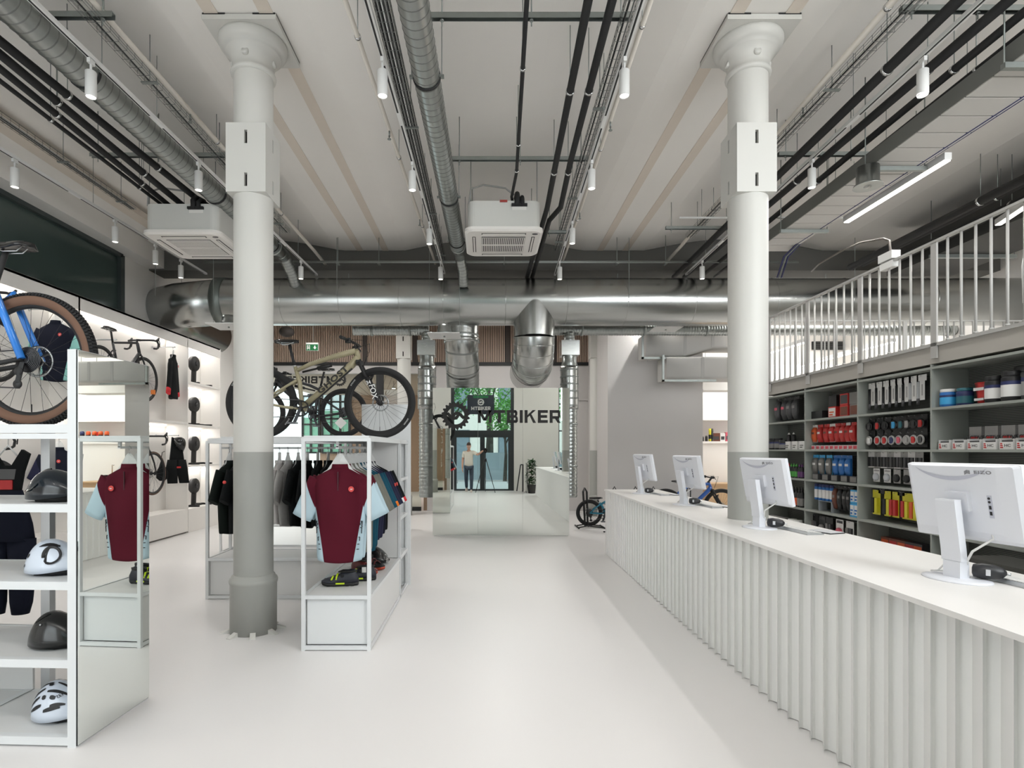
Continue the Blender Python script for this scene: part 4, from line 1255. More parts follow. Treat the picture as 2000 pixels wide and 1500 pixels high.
# chair on the mezzanine, cut by the right edge
t = thing('office_chair', 'white-framed mesh back chair on the mezzanine at right edge', 'chair', (4.75, 4.95, 2.47), 0.5)
fr = [(-0.22, 0, 0.30), (-0.24, 0, 0.62), (-0.20, 0, 0.71), (0, 0.0, 0.74), (0.20, 0, 0.71), (0.24, 0, 0.62), (0.22, 0, 0.30)]
MB().tube(fr, 0.016, 8).build('back_frame', WHITE, t)
MB().prism([(a, c) for a, b, c in fr], -0.004, 0.004, 'y').build('back_mesh', mat('dark_mesh', (60, 60, 62), 0.8), t)
MB().box(-0.24, 0.24, -0.45, -0.02, 0.26, 0.33).build('seat', mat('dark_mesh', (60, 60, 62), 0.8), t)
MB().tube([(-0.22, 0.0, 0.34), (-0.28, -0.1, 0.42), (-0.28, -0.35, 0.42)], 0.018, 8).build('armrest', WHITE, t)
MB().tube([(0.22, 0.0, 0.34), (0.28, -0.1, 0.42), (0.28, -0.35, 0.42)], 0.018, 8).build('armrest', WHITE, t)
MB().cyl((0, -0.22, 0.06), (0, -0.22, 0.27), 0.03).build('stem', BLACK, t)
for k_ in range(5):
    a = k_ * 2 * pi / 5
    MB().bar((0, -0.22, 0.06), (0.26 * cos(a), -0.22 + 0.26 * sin(a), 0.045), 0.035, 0.025).ball((0.26 * cos(a), -0.22 + 0.26 * sin(a), 0.025), 0.025, 8, 6).build('foot', BLACK, t)

# ================================================================== BRIGHT SHOWCASE IN THE BACK ROOM
t = thing('showcase', 'bright white showcase wall with lit panel and product shelf', 'showcase', (0, 14.0, 0))
SHW = mat('showcase_white', (240, 238, 235), 0.5)
MB().box(4.7, 8.8, 0.0, 0.4, 0.0, 1.68).build('lower_front', SHW, t)
MB().box(4.65, 8.8, -0.06, 0.4, 1.68, 1.73).build('shelf', SHW, t)
MB().box(4.7, 8.8, 0.30, 0.39, 1.73, 2.25).build('niche_back', mat('niche_beige', (205, 200, 196), 0.6), t)
MB().box(4.7, 8.8, 0.0, 0.39, 2.25, 3.6).build('upper_panel', mat('lit_panel_white', (250, 249, 246), 0.5, emit=0.28), t)
t = thing('reception_desk', 'pale birch desk beyond the counter in the back room', 'desk', (0, 13.2, 0))
MB().box(5.15, 6.6, 0, 0.5, 0, 0.72).build('front', WOOD, t)
MB().box(5.12, 6.65, -0.04, 0.52, 0.72, 0.75).build('top', WOOD, t)
MB().tube([(5.95, 0.2, 0.75), (5.95, 0.2, 1.12), (5.93, 0.18, 1.15), (5.83, 0.1, 1.15)], 0.014, 8).build('tap', CHROME, t)
# ================================================================== GARMENTS, HANGERS
def fab(name, rgb):
    return mat('cloth_' + name, rgb, 0.85, noise=0.10, nscale=30, spec=0.15)
CL = {k: fab(k, v) for k, v in dict(maroon=(82, 20, 35), paleblue=(176, 198, 208), greygreen=(112, 112, 104), teal=(26, 74, 92), navy=(38, 40, 62),
      black=(22, 24, 25), blackgreen=(24, 30, 27), grey=(158, 156, 154), lightgrey=(196, 192, 190), purple=(56, 54, 74), red=(205, 60, 66), mint=(140, 196, 190),
      deepnavy=(24, 27, 40), white=(232, 232, 232), orange=(222, 120, 40)).items()}
BADGE_R = mat('badge_red', (214, 70, 66), 0.5)
def ell_ring(cx, cy, cz, a, b, n=20, tilt=0.0, sx=1):
    return [Vector((cx + a * cos(2 * pi * i / n) * cos(tilt), cy + b * sin(2 * pi * i / n), cz + a * cos(2 * pi * i / n) * sin(tilt))) for i in range(n)]
def recolor(mb, start, pred):
    for i in range(start, len(mb.f)):
        c = sum((mb.v[k] for k in mb.f[i]), Vector()) / len(mb.f[i])
        r = pred(c)
        if r is not None: mb.m[i] = r
def garment(label, group, loc, rz, c_body, c_side=None, c_sleeve=None, c_cuff=None, L_=0.74, w=0.205, long=False, badge=None, badge_sleeve=False,
            side_text=False, hook_h=0.168, hem=None, zip_=False, seed=0, hang=True, name='cycling_jersey', cat='jersey'):
    """origin at the collar; cloth hangs towards -z, front towards local -y"""
    rr = random.Random(seed)
    t = thing(name, label, cat, loc, rz, group)
    mats = [CL[c_body], CL[c_side or c_body], CL[c_sleeve or c_body], CL[c_cuff or c_sleeve or c_body]]
    m = MB()
    prof = [(-L_, w * 0.86, 0.055), (-L_ + 0.02, w * 0.88, 0.06), (-L_ * 0.85, w * 0.90, 0.055), (-L_ * 0.66, w * 0.93, 0.06), (-L_ * 0.45, w * 0.99, 0.065),
            (-L_ * 0.30, w * 1.04, 0.065), (-L_ * 0.20, w * 1.06, 0.06), (-0.095, w * 1.03, 0.05), (-0.06, w * 0.86, 0.042), (-0.03, w * 0.58, 0.04), (-0.008, w * 0.36, 0.042), (0.012, w * 0.30, 0.045)]
    fine = []
    for q0, q1 in zip(prof, prof[1:]):
        n_ = max(1, int((q1[0] - q0[0]) / 0.026))
        for i in range(n_): fine.append(tuple(lerp(u, v, i / n_) for u, v in zip(q0, q1)))
    prof = fine + [prof[-1]]
    NS = 44; rings = []
    for k_, (z, a, b) in enumerate(prof):
        rg = ell_ring(0.003 * sin(z * 11 + seed), 0.004 * sin(z * 8 + 2 * seed), z, a, b, NS)
        for i, p in enumerate(rg):
            th_ = 2 * pi * i / NS
            amp = 0.006 * min(1, -z / 0.2) if z < 0 else 0
            p.y += amp * sin(3 * th_ + z * 9 + seed)
            if k_ < 2: p.z += 0.012 * cos(2 * th_)
        rings.append(rg)
    m.loft(rings, 0, True, False)
    m.add(rings[0], [tuple(range(NS))], 0)
    m.add([p * 1.0 for p in rings[-2]], [tuple(range(NS))], 0)
    body = m.build('body', jersey_mat('body', c_body, c_side, w) if c_side else mats, t)
    SL = 0.60 if long else 0.33
    for s in (-1, 1):
        m = MB()
        p0 = Vector((s * w * 0.78, 0, -0.10)); d = Vector((s * (0.30 if long else 0.50), 0, -1)).normalized()
        rings = []
        for f, a in ((0.0, 0.092), (0.25, 0.090), (0.50, 0.086), (0.7, 0.083), (0.86, 0.080), (0.87, 0.081), (1.0, 0.079)):
            c = p0 + d * SL * f
            nrm = Vector((-d.z * s, 0, d.x * s)) * s
            rings.append([c + nrm * (a * cos(2 * pi * i / 16)) + Vector((0, 0.034 * sin(2 * pi * i / 16), 0)) for i in range(16)])
        m.loft(rings, 2, True, True)
        nb = len(m.f)
        if c_cuff:
            recolor(m, 0, lambda c: 3 if (c - p0).dot(d) > SL * 0.86 else None)
        if c_sleeve and c_sleeve != c_body and not long:
            mats = [mats[0], mats[1], jersey_mat('sleeve', c_body, c_sleeve, w), mats[3]]
        m.build('sleeve', mats, t)
    # collar band
    m = MB()
    m.loft([ell_ring(0, 0, 0.0, w * 0.335, 0.047, 20), ell_ring(0, 0, 0.03, w * 0.30, 0.045, 20)], 0, True, False)
    m.build('collar', mats, t)
    if zip_:
        MB().box(-0.003, 0.003, -0.066, -0.056, -L_ * 0.25, -0.03).build('zip', mat('zip_dark', (58, 18, 28), 0.5), t)
    if badge:
        bx_, bz_ = badge
        q = Matrix.Translation((bx_, -0.066, bz_))
        b = MB().lathe([(0.022, -0.002), (0.022, 0.004)], 18, M=q @ Matrix.Rotation(pi / 2, 4, 'X')).build('badge', BADGE_R, t)
        mk = MB(); k0 = Vector((bx_, -0.0705, bz_))
        mk.prism([(-0.012, -0.010), (-0.004, -0.004), (0.006, -0.006), (0.012, 0.0), (0.006, 0.010), (0.009, 0.002), (0.0, 0.002), (-0.008, 0.004), (-0.004, -0.002)], -0.001, 0.001, 'y', 0, Matrix.Translation(k0))
        mk.build('badge_mark', WHITE, b)
    if badge_sleeve:
        for s in (-1, 1):
            c = Vector((s * (w * 0.78 + 0.42 * 0.14 + 0.075), 0, -0.19)); 
            q = Matrix.Translation(c) @ Matrix.Rotation(s * radians(78), 4, 'Y')
            MB().lathe([(0.018, 0.0), (0.018, 0.01), (0.0005, 0.014)], 14, M=q).build('badge', BADGE_R, t)
    if side_text:
        for s in (-1, 1):
            m = MB()
            def hug(x): return -0.0615 * sqrt(max(0.12, 1 - (x / (w * 0.95)) ** 2)) - 0.004
            def stroke(x0, z0, x1, z1):
                m.bar((s * x0, hug(x0), z0), (s * x1, hug(x1), z1), 0.006, 0.004, 0, (0, 1, 0))
            for k_, zz in enumerate((-0.42, -0.47, -0.545, -0.60, -0.64)):
                xa = w * 0.90 - max(0, (-zz - 0.4)) * 0.06; xb = w * 0.97 - (-zz - 0.22) * 0.155 + 0.008
                if k_ in (0, 1):
                    stroke(xa, zz, xb, zz); stroke(xa, zz - 0.045, xb + 0.01, zz - 0.045); stroke(xa, zz, xa - 0.003, zz - 0.045)
                    if k_ == 0: stroke(xb, zz, xb + 0.005, zz - 0.02); stroke(xa - 0.015, zz - 0.015, xa - 0.015, zz - 0.03)
                else:
                    stroke(xa - 0.01, zz, xb, zz)
                    if k_ == 2: stroke(xa - 0.01, zz, xa - 0.012, zz - 0.03)
            m.build('side_lettering', mat('text_charcoal', (40, 44, 50), 0.7), t)['kind'] = 'stuff'
    if hang:
        hanger('white plastic hanger holding the ' + label, (loc[0], loc[1], loc[2] + 0.045), rz, hook_h - 0.045, w)
    return t
HANG = {}
JM = {}
def jersey_mat(kind, base, side, w):
    """knitted cloth with a contrasting printed panel set out in the garment's own coordinates"""
    key = (kind, base, side, w)
    if key in JM: return JM[key]
    m = bpy.data.materials.new('cloth_print'); m.use_nodes = True
    nt = m.node_tree; b = nt.nodes['Principled BSDF']; b.inputs['Roughness'].default_value = 0.85; b.inputs['Specular IOR Level'].default_value = 0.15
    tc = nt.nodes.new('ShaderNodeTexCoord'); sp = nt.nodes.new('ShaderNodeSeparateXYZ'); nt.links.new(tc.outputs['Object'], sp.inputs[0])
    def M(op, a, b_=None):
        n = nt.nodes.new('ShaderNodeMath'); n.operation = op
        for i, v in enumerate((a, b_)):
            if v is None: continue
            if isinstance(v, (int, float)): n.inputs[i].default_value = v
            else: nt.links.new(v, n.inputs[i])
        return n.outputs[0]
    ax_ = M('ABSOLUTE', sp.outputs['X']); nz = M('MULTIPLY', sp.outputs['Z'], -1.0)
    if kind == 'body':
        lim = M('SUBTRACT', w * 0.99, M('MULTIPLY', M('MAXIMUM', M('SUBTRACT', nz, 0.22), 0.0), 0.17))
        f = M('MULTIPLY', M('GREATER_THAN', ax_, lim), M('GREATER_THAN', nz, 0.22))
    else:
        f = M('GREATER_THAN', M('ADD', M('MULTIPLY', ax_, 0.935), M('MULTIPLY', nz, 0.354)), 0.292 + (w - 0.205))
    mx = nt.nodes.new('ShaderNodeMix'); mx.data_type = 'RGBA'
    for nm, c in (('A', base), ('B', side)):
        mx.inputs[nm].default_value = CL[c].node_tree.nodes['Principled BSDF'].inputs['Base Color'].default_value[:]
    nt.links.new(f, mx.inputs['Factor']); nt.links.new(mx.outputs['Result'], b.inputs['Base Color'])
    JM[key] = m
    return m
def hanger(label, loc, rz, hook_h, w):
    key = (round(hook_h, 3), w)
    if key not in HANG:
        m = MB()
        m.loft([[Vector((x * k_, y, zz)) for x, y in ((-1, 0), (0, -0.016), (1, 0), (0, 0.016))] for k_, zz in ((w * 0.80, -0.10), (w * 0.5, -0.06), (w * 0.30, 0.0), (w * 0.27, 0.012), (w * 0.11, 0.062), (0.012, 0.070))], 0, False, True)
        HANG[key] = (m.mesh('hanger_shoulders', WHITE), MB().tube([(0, 0, 0.066), (0, 0, hook_h - 0.025), (0.012, 0, hook_h - 0.012), (0.0, 0, hook_h + 0.006), (-0.014, 0, hook_h - 0.004), (-0.014, 0, hook_h - 0.018)], 0.0028, 6).mesh('hanger_hook', mat('hook_steel', (200, 200, 200), 0.25, 1.0)))
    lab = ' '.join(label.split()[:15])
    t = thing('clothes_hanger', lab, 'hanger', loc, rz, 'clothes hangers')
    obj('shoulders', HANG[key][0], t); obj('hook', HANG[key][1], t)
    return t

# ================================================================== HELMETS AND SHOES
def helmet(label, loc, rz, c, kind='plain', L_=0.30, W=0.215, Hh=0.165, group=None):
    """front towards local -x, resting on z=0"""
    t = thing('cycling_helmet', label, 'helmet', loc, rz, group)
    nu, nv = 26, 18
    def S(u, v, off=0.0):
        # u 0..1 front to tail, v 0..1 from one lower rim over the crown to the other
        x = -L_ / 2 + L_ * u
        prof = sin(pi * min(1, max(0, u)) ** 0.80) ** 0.55
        h = Hh * prof * (1 - 0.16 * u)
        wv = W / 2 * sin(pi * (0.03 + 0.94 * u) ** 0.9) ** 0.6
        a = pi * v
        low = 0.012 + 0.045 * max(0, u - 0.35) ** 1.2 + 0.02 * max(0, 0.12 - u)
        z = low + (h - low) * max(0.0, sin(a)) ** 0.85
        y = -wv * cos(a) * (1 - 0.06 * sin(a))
        p = Vector((x, y, z))
        if off: 
            n_ = Vector(((u - 0.5) * 0.9 * (1 if abs(u - 0.5) > 0.3 else 0.3), -cos(a), sin(a) + 0.25)).normalized()
            p += n_ * off
        return p
    m = MB()
    vs_ = [S(0.01 + 0.98 * i / nu, j / nv) for i in range(nu + 1) for j in range(nv + 1)]
    fs_ = [(i * (nv + 1) + j, i * (nv + 1) + j + 1, (i + 1) * (nv + 1) + j + 1, (i + 1) * (nv + 1) + j) for i in range(nu) for j in range(nv)]
    m.add(vs_, fs_, 0, True)
    m.add([vs_[i * (nv + 1)] for i in range(nu + 1)] + [vs_[i * (nv + 1) + nv] for i in range(nu, -1, -1)], [tuple(range(2 * nu + 2))], 0)
    m.build('shell', c, t)
    MB().loft([[Vector((x, y * k_, z)) for x, y, z in [(-L_ * 0.44, 0, 0), (-L_ * 0.2, W * 0.42, 0), (L_ * 0.15, W * 0.40, 0), (L_ * 0.40, 0, 0), (L_ * 0.15, -W * 0.40, 0), (-L_ * 0.2, -W * 0.42, 0)]] if False else
               [Vector((x * k_, y * k_, z)) for x, y in [(-L_ * 0.40, 0), (-L_ * 0.25, W * 0.36), (L_ * 0.1, W * 0.38), (L_ * 0.36, W * 0.15), (L_ * 0.36, -W * 0.15), (L_ * 0.1, -W * 0.38), (-L_ * 0.25, -W * 0.36)]] for k_, z in ((0.92, 0.0), (0.98, 0.03))], 0, True, True).build('padding', BLACK, t)
    def patch(u0, u1, v0, v1, m_, name, n=6, tap=0.3, off=0.0022, skew=0.0):
        mb = MB(); vs2 = []
        for i in range(n + 1):
            f = i / n
            wd = (1 - tap * abs(2 * f - 1) ** 2)
            vc = (v0 + v1) / 2 + skew * (f - 0.5); hv = (v1 - v0) / 2 * wd
            for j in range(3):
                vs2.append(S(lerp(u0, u1, f), vc + hv * (j - 1), off))
        mb.add(vs2, [(i * 3 + j, i * 3 + j + 1, (i + 1) * 3 + j + 1, (i + 1) * 3 + j) for i in range(n) for j in range(2)], 0, True)
        mb.build(name, m_, t, fix=False)
    VB = mat('vent_black', (20, 20, 22), 0.5)
    if kind == 'vents':
        for v0, u0, u1, sk in ((0.09, 0.10, 0.34, 0.05), (0.09, 0.40, 0.66, 0.05), (0.17, 0.05, 0.27, 0.06), (0.19, 0.32, 0.39, 0.0), (0.20, 0.46, 0.55, 0.0), (0.27, 0.10, 0.32, 0.06), (0.29, 0.38, 0.74, 0.05), (0.36, 0.34, 0.42, 0.0),
                           (0.38, 0.08, 0.40, 0.04), (0.43, 0.46, 0.84, 0.02), (0.14, 0.50, 0.72, 0.05), (0.58, 0.10, 0.5, -0.04), (0.68, 0.3, 0.7, -0.05), (0.80, 0.2, 0.6, -0.05)):
            patch(u0, u1, v0, v0 + (0.042 if u1 - u0 > 0.1 else 0.05), VB, 'vent', 8, 0.45, 0.0022, sk)
        tm = text_mesh('LAZER', 0.026, 0, 0.0006, 1.05, 1.2, VB)
        p = S(0.58, 0.24, 0.004)
        tm.transform(Matrix.Rotation(pi / 2, 4, 'X')); tm.transform(Matrix.Rotation(radians(22), 4, 'X')); tm.transform(Matrix.Rotation(radians(-28), 4, 'Y'))
        obj('lettering', tm, t, p)
    elif kind == 'ring':
        # big six-shaped ring on the flank
        mb = MB(); pts = []
        for i in range(25):
            a = radians(150 - i * 330 / 24 + 60)
            pts.append(S(0.60 + 0.115 * cos(a), 0.20 + 0.11 * sin(a), 0.003))
        pts += [S(0.52, 0.30, 0.003), S(0.64, 0.37, 0.003)]
        mb.tube(pts, 0.0095, 6, sq=0.25); mb.build('ring_mark', VB, t)
        patch(0.34, 0.62, 0.30, 0.36, VB, 'vent', 6, 0.9, 0.0024, 0.10); patch(0.14, 0.20, 0.16, 0.23, VB, 'vent', 3, 0.9); patch(0.12, 0.2, 0.36, 0.42, VB, 'vent', 3, 0.9); patch(0.30, 0.34, 0.46, 0.5, VB, 'vent', 3, 0.8); patch(0.07, 0.12, 0.06, 0.11, VB, 'vent', 3, 0.9)
    elif kind == 'visor':
        patch(0.03, 0.36, 0.08, 0.92, mat('visor_smoke', (120, 124, 118), 0.06, 0.85), 'visor', 8, 0.15, 0.006)
        patch(0.30, 0.9, 0.05, 0.12, mat('helmet_gloss_trim', (12, 14, 18), 0.2), 'trim', 6, 0.5, 0.004)
    else:
        patch(0.18, 0.42, 0.30, 0.38, VB, 'vent', 6, 0.8, 0.0024, 0.12); patch(0.2, 0.44, 0.66, 0.58, VB, 'vent', 6, 0.8, 0.0024, 0.05)
        MB().ball(S(0.36, 0.22, 0.004), 0.006, 8, 6).build('rivet', ALU, t)
    return t
def shoe(label, loc, rz, c_up, c_sole, c_acc, L_=0.285, tag_=False, group=None):
    """toe towards local -x"""
    t = thing('cycling_shoe', label, 'shoe', loc, rz, group)
    W = 0.10
    out = []
    for i in range(24):
        a = 2 * pi * i / 24
        x = -L_ / 2 * cos(a); wv = W / 2 * (1.0 if x < 0 else 0.82)
        out.append((x, wv * abs(sin(a)) ** 0.75 * (1 if sin(a) > 0 else -1)))
    def rz_(x): return 0.012 + 0.010 * max(0, (-x - L_ * 0.32) / (L_ * 0.18))
    m = MB().loft([[Vector((x * 0.97, y * 0.92, rz_(x) - 0.010)) for x, y in out], [Vector((x, y, rz_(x))) for x, y in out], [Vector((x, y, rz_(x) + 0.014)) for x, y in out]], 0, True, True)
    m.build('sole', c_sole, t)
    for xx in (-0.09, -0.04, 0.06, 0.10):
        MB().box(xx - 0.012, xx + 0.012, -0.035, 0.035, 0.0, 0.012).build('tread_block', c_sole, t)
    def top(x):
        f = (x + L_ / 2) / L_
        return 0.048 + 0.062 * min(1, max(0, (f - 0.18) / 0.42)) ** 1.1 + (0.016 if f > 0.85 else 0)
    R1 = []
    for k_, (sc_, hf) in enumerate(((1.0, 0.0), (1.0, 0.35), (0.86, 0.72), (0.55, 0.97), (0.15, 1.03))):
        R1.append([Vector((x * (1 if k_ < 2 else (0.97 - 0.05 * k_)), y * sc_, rz_(x) + 0.013 + (top(x) - 0.02) * hf)) for x, y in out])
    m = MB().loft(R1, 0, True, True); m.build('upper', c_up, t)
    MB().tube([(0.02, -0.03, 0.118), (0.10, -0.028, 0.118), (0.132, 0, 0.122), (0.10, 0.028, 0.118), (0.02, 0.03, 0.118), (-0.01, 0, 0.112)], 0.008, 6, closed=True).build('ankle_collar', BLACK, t)
    for xx in (-0.055, -0.02):
        MB().tube([(xx - 0.01, -0.043, 0.055), (xx, -0.02, top(xx) + 0.012), (xx, 0.02, top(xx) + 0.012), (xx - 0.01, 0.043, 0.055)], 0.0085, 6, sq=0.5).build('strap', c_acc, t)
    MB().lathe([(0.014, 0), (0.013, 0.008)], 12, M=Matrix.Translation((0.02, -0.035, 0.085)) @ Matrix.Rotation(radians(60), 4, 'X')).build('dial', BLACK, t)
    MB().box(-0.03, 0.04, -0.0515, -0.047, 0.02, 0.032).build('side_flash', c_acc, t)
    if tag_:
        MB().box(0.03, 0.065, -0.047, -0.045, 0.075, 0.12).build('price_tag', WHITE, t)
    return t

# ================================================================== NEAR RACK WITH END MIRROR
NR = Vector((-2.093, 2.94, 0)); NA = radians(-2.57)
RACKM = mat('rack_white_frame', (214, 216, 217), 0.4)
RACKS = mat('rack_shelf_white', (214, 214, 213), 0.5)
MN = Matrix.Translation(NR) @ Matrix.Rotation(NA, 4, 'Z')
def nr(x, y, z): return MN @ Vector((x, y, z))
t = thing('display_rack', 'white shelf rack with helmets and mirrored end at left foreground', 'rack', NR, NA)
MB().box(-0.052, -0.006, 0.0, 0.585, 0.0, 2.045).build('end_panel', RACKM, t)
MB().box(-0.006, -0.002, 0.001, 0.584, 0.008, 2.042).build('mirror_edge', BLACK, t)
MB().box(-0.002, 0.002, 0.004, 0.583, 0.012, 2.04).build('mirror_panel', MIRROR, t)
XL_ = -2.9
NZ = [0.052, 0.449, 0.85, 1.249]
for z in NZ:
    MB().box(XL_, -0.052, 0.0, 0.04, z - 0.042, z).build('front_rail', RACKM, t)
    MB().box(XL_, -0.052, 0.04, 0.56, z - 0.022, z - 0.003).build('shelf', RACKS, t)
    MB().box(XL_, -0.60, 0.55, 0.58, z - 0.03, z - 0.001).build('rear_rail', RACKM, t)
MB().box(XL_, -0.052, 0.0, 0.04, 1.615, 1.66).build('front_rail', RACKM, t)
MB().box(XL_, -0.052, 0.0, 0.03, 1.585, 1.612).build('front_rail', RACKM, t)
MB().box(XL_, -0.052, 0.04, 0.58, 1.632, 1.655).build('top_panel', RACKS, t)
for x in (-0.62, -1.25, -1.9, -2.55):
    MB().box(x - 0.028, x + 0.028, 0.535, 0.58, 0.01, 1.632).build('rear_post', ALU, t)
for x in (-0.95, -1.9, -2.85):
    MB().box(x - 0.02, x + 0.02, 0.0, 0.04, 0.0, 1.63).build('front_post', RACKM, t)
MB().box(XL_, -0.72, 0.56, 0.575, 0.052, 0.42).build('back_panel', RACKS, t)
MB().box(-0.76, -0.72, 0.05, 0.575, 0.052, 0.055).build('joint_strip', RACKM, t)
HB = mat('helmet_blueblack', (20, 28, 36), 0.22, coat=0.4); HW = mat('helmet_white', (206, 214, 226), 0.3, coat=0.3); HK = mat('helmet_black', (22, 23, 23), 0.25, coat=0.2)
helmet('glossy blue-black helmet with mirrored visor, top shelf of near rack', nr(-0.255, 0.20, 1.2495), NA, HB, 'visor', 0.34, 0.22, 0.185)
helmet('white aero helmet with black ring emblem on near rack', nr(-0.275, 0.21, 0.8505), NA, HW, 'ring', 0.33, 0.215, 0.20)
helmet('plain smooth black helmet on a lower shelf of near rack', nr(-0.27, 0.22, 0.4495), NA, HK, 'plain', 0.315, 0.215, 0.20)
helmet('white helmet with many black vents on the bottom shelf of near rack', nr(-0.25, 0.22, 0.0525), NA, HW, 'vents', 0.32, 0.215, 0.215)

# bib tights hanging behind the near rack
def bib(label, loc, rz, L_=1.1, red=True):
    t = thing('bib_tights', label, 'bib tights', loc, rz)
    m = MB()
    m.prism([(-0.15, 0.10), (-0.10, 0.13), (-0.03, 0.02), (0.03, 0.02), (0.10, 0.13), (0.15, 0.10), (0.11, -0.02), (0.085, -0.16), (-0.085, -0.16), (-0.11, -0.02)], -0.012, 0.012)
    m.build('bib_straps', CL['black'], t)
    MB().prism([(-0.065, -0.005), (0.065, -0.005), (0.055, -0.075), (-0.055, -0.075)], -0.016, 0.016).build('mesh_panel', mat('grey_mesh', (92, 92, 92), 0.8), t)
    if red: MB().box(-0.042, 0.042, -0.018, 0.018, -0.145, -0.08).build('pad_label', RED, t)
    rings = [ell_ring(0, 0, z, a, b, 20) for z, a, b in ((-0.15, 0.10, 0.03), (-0.26, 0.13, 0.05), (-0.38, 0.165, 0.06), (-0.50, 0.185, 0.06))]
    MB().loft(rings, 0, True, True).build('waist', CL['deepnavy'], t)
    for s in (-1, 1):
        rings = [ell_ring(s * x, 0, z, a, 0.045, 16) for z, x, a in ((-0.48, 0.09, 0.10), (-0.60, 0.095, 0.095), (-0.78, 0.095, 0.085), (-0.92, 0.09, 0.075), (-L_ + 0.1, 0.085, 0.055))]
        MB().loft(rings, 0, True, True).build('leg', CL['deepnavy'], t)
    MB().lathe([(0.024, 0.0), (0.024, 0.006)], 18, M=Matrix.Translation((0.075, -0.043, -0.80)) @ Matrix.Rotation(pi / 2, 4, 'X')).build('badge', BADGE_R, t)
    MB().tube([(-0.06, 0, 0.09), (0, 0, 0.16), (0.06, 0, 0.09)], 0.006, 6).tube([(0, 0, 0.15), (0, 0, 0.22), (0.015, 0, 0.24), (0.02, 0, 0.22)], 0.0035, 6).build('hanger', WHITE, t)
    return t
q = P(16, 915, 3.95)
bib('black bib tights with red pad hanging behind the near rack', Vector((q.x, 3.95, 1.40)), 0)
t = thing('garment_rail', 'white free-standing garment rail behind the near rack', 'garment rail', (q.x, 3.95, 0))
MB().tube([(-0.9, 0, 0.02), (-0.9, 0, 1.62), (0.3, 0, 1.62)], 0.014, 8).build('rail', RACKM, t)
MB().box(-1.2, -0.6, -0.2, 0.2, 0.0, 0.03).build('base', RACKM, t)

# ================================================================== MIDDLE RACKS
def tube_frame(t, x0, x1, y0, y1, zs, ys=(), xs=(), w=0.028, ztop=1.62):
    for x in (x0, x1):
        for y in (y0, y1) + tuple(ys):
            MB().box(x - w / 2, x + w / 2, y - w / 2, y + w / 2, 0.0, ztop).build('post', RACKM, t)
    for x in xs:
        MB().box(x - w / 2, x + w / 2, y0 - w / 2, y0 + w / 2, 0.0, ztop).build('post', RACKM, t)
    for z in zs:
        for y in (y0, y1):
            MB().box(x0 + w / 2, x1 - w / 2, y - w / 2, y + w / 2, z - w, z).build('rail', RACKM, t)
        for x in (x0, x1):
            MB().box(x - w / 2, x + w / 2, y0 + w / 2, y1 - w / 2, z - w, z).build('rail', RACKM, t)
RX0, RX1, RY0, RY1 = -1.385, -0.885, 4.37, 6.45
t = thing('clothing_rack', 'white tube clothing rack with maroon jerseys, right of the near pillar', 'rack')
tube_frame(t, RX0, RX1, RY0, RY1, (0.035, 0.42, 1.62), ys=(5.9,))
MB().box(RX0 + 0.015, RX1 - 0.015, RY0 + 0.01, 5.9, 0.40, 0.415).build('shelf', RACKS, t)
MB().box(RX0 + 0.02, RX1 - 0.02, RY0 + 0.02, RY0 + 0.035, 0.04, 0.385).build('front_panel', RACKM, t)
MB().box(RX1 - 0.012, RX1 + 0.004, RY0 + 0.02, 5.88, 0.04, 0.385).build('side_panel', RACKS, t)
MB().box(RX0 - 0.004, RX0 + 0.012, RY0 + 0.02, 5.88, 0.04, 0.385).build('side_panel', RACKS, t)
MB().box(RX0, RX1, RY0, RY1, 1.621, 1.636).build('top_panel', RACKM, t)
MB().box(RX0 + 0.2, RX1 - 0.015, 5.895, 5.91, 0.42, 1.60).build('cubby_panel', RACKS, t)
MB().box(RX0 + 0.2, RX0 + 0.212, 5.91, RY1, 0.05, 1.60).build('cubby_back', RACKS, t)
for z in (0.43, 0.83, 1.23):
    MB().box(RX0 + 0.212, RX1 + 0.012, 5.912, RY1 - 0.015, z - 0.03, z).build('cubby_shelf', RACKM, t)
MB().box(RX0 - 0.01, RX1 + 0.04, RY1 + 0.02, RY1 + 0.06, 0.0, 2.04).build('mirror_back', RACKM, t)
MB().box(RX0 - 0.005, RX1 + 0.035, RY1 + 0.061, RY1 + 0.066, 0.01, 2.035).build('mirror_panel', MIRROR, t)
RAILX, RAILZ = -1.15, 1.548
MB().box(RAILX - 0.012, RAILX + 0.012, 4.45, 5.85, RAILZ - 0.012, RAILZ + 0.008).build('hanging_rail', RACKM, t)
for y in (4.46, 5.84):
    MB().box(RAILX - 0.01, RAILX + 0.01, y - 0.01, y + 0.01, RAILZ, 1.62).build('rail_bracket', RACKM, t)
t = thing('clothing_rack', 'white tube clothing rack with black tops behind the near pillar', 'rack')
LX0, LX1, LY0, LY1 = -2.845, -1.43, 5.87, 6.40
tube_frame(t, LX0, LX1, LY0, LY1, (0.035, 0.42, 1.62))
MB().box(LX0 + 0.01, LX1 - 0.01, LY0 + 0.01, LY1 - 0.01, 0.40, 0.415).build('shelf', RACKS, t)
MB().box(LX0 + 0.02, LX1 - 0.02, LY0 + 0.02, LY0 + 0.035, 0.04, 0.385).build('front_panel', RACKS, t)
MB().box(LX0 - 0.004, LX0 + 0.012, LY0 + 0.02, LY1 - 0.02, 0.04, 0.385).build('side_panel', RACKM, t)
MB().box(LX0, LX1, LY0, LY1, 1.621, 1.645).build('top_panel', RACKM, t)
MB().box(LX0 + 0.03, LX1 - 0.03, 6.12, 6.145, RAILZ - 0.012, RAILZ + 0.008).build('hanging_rail', RACKM, t)
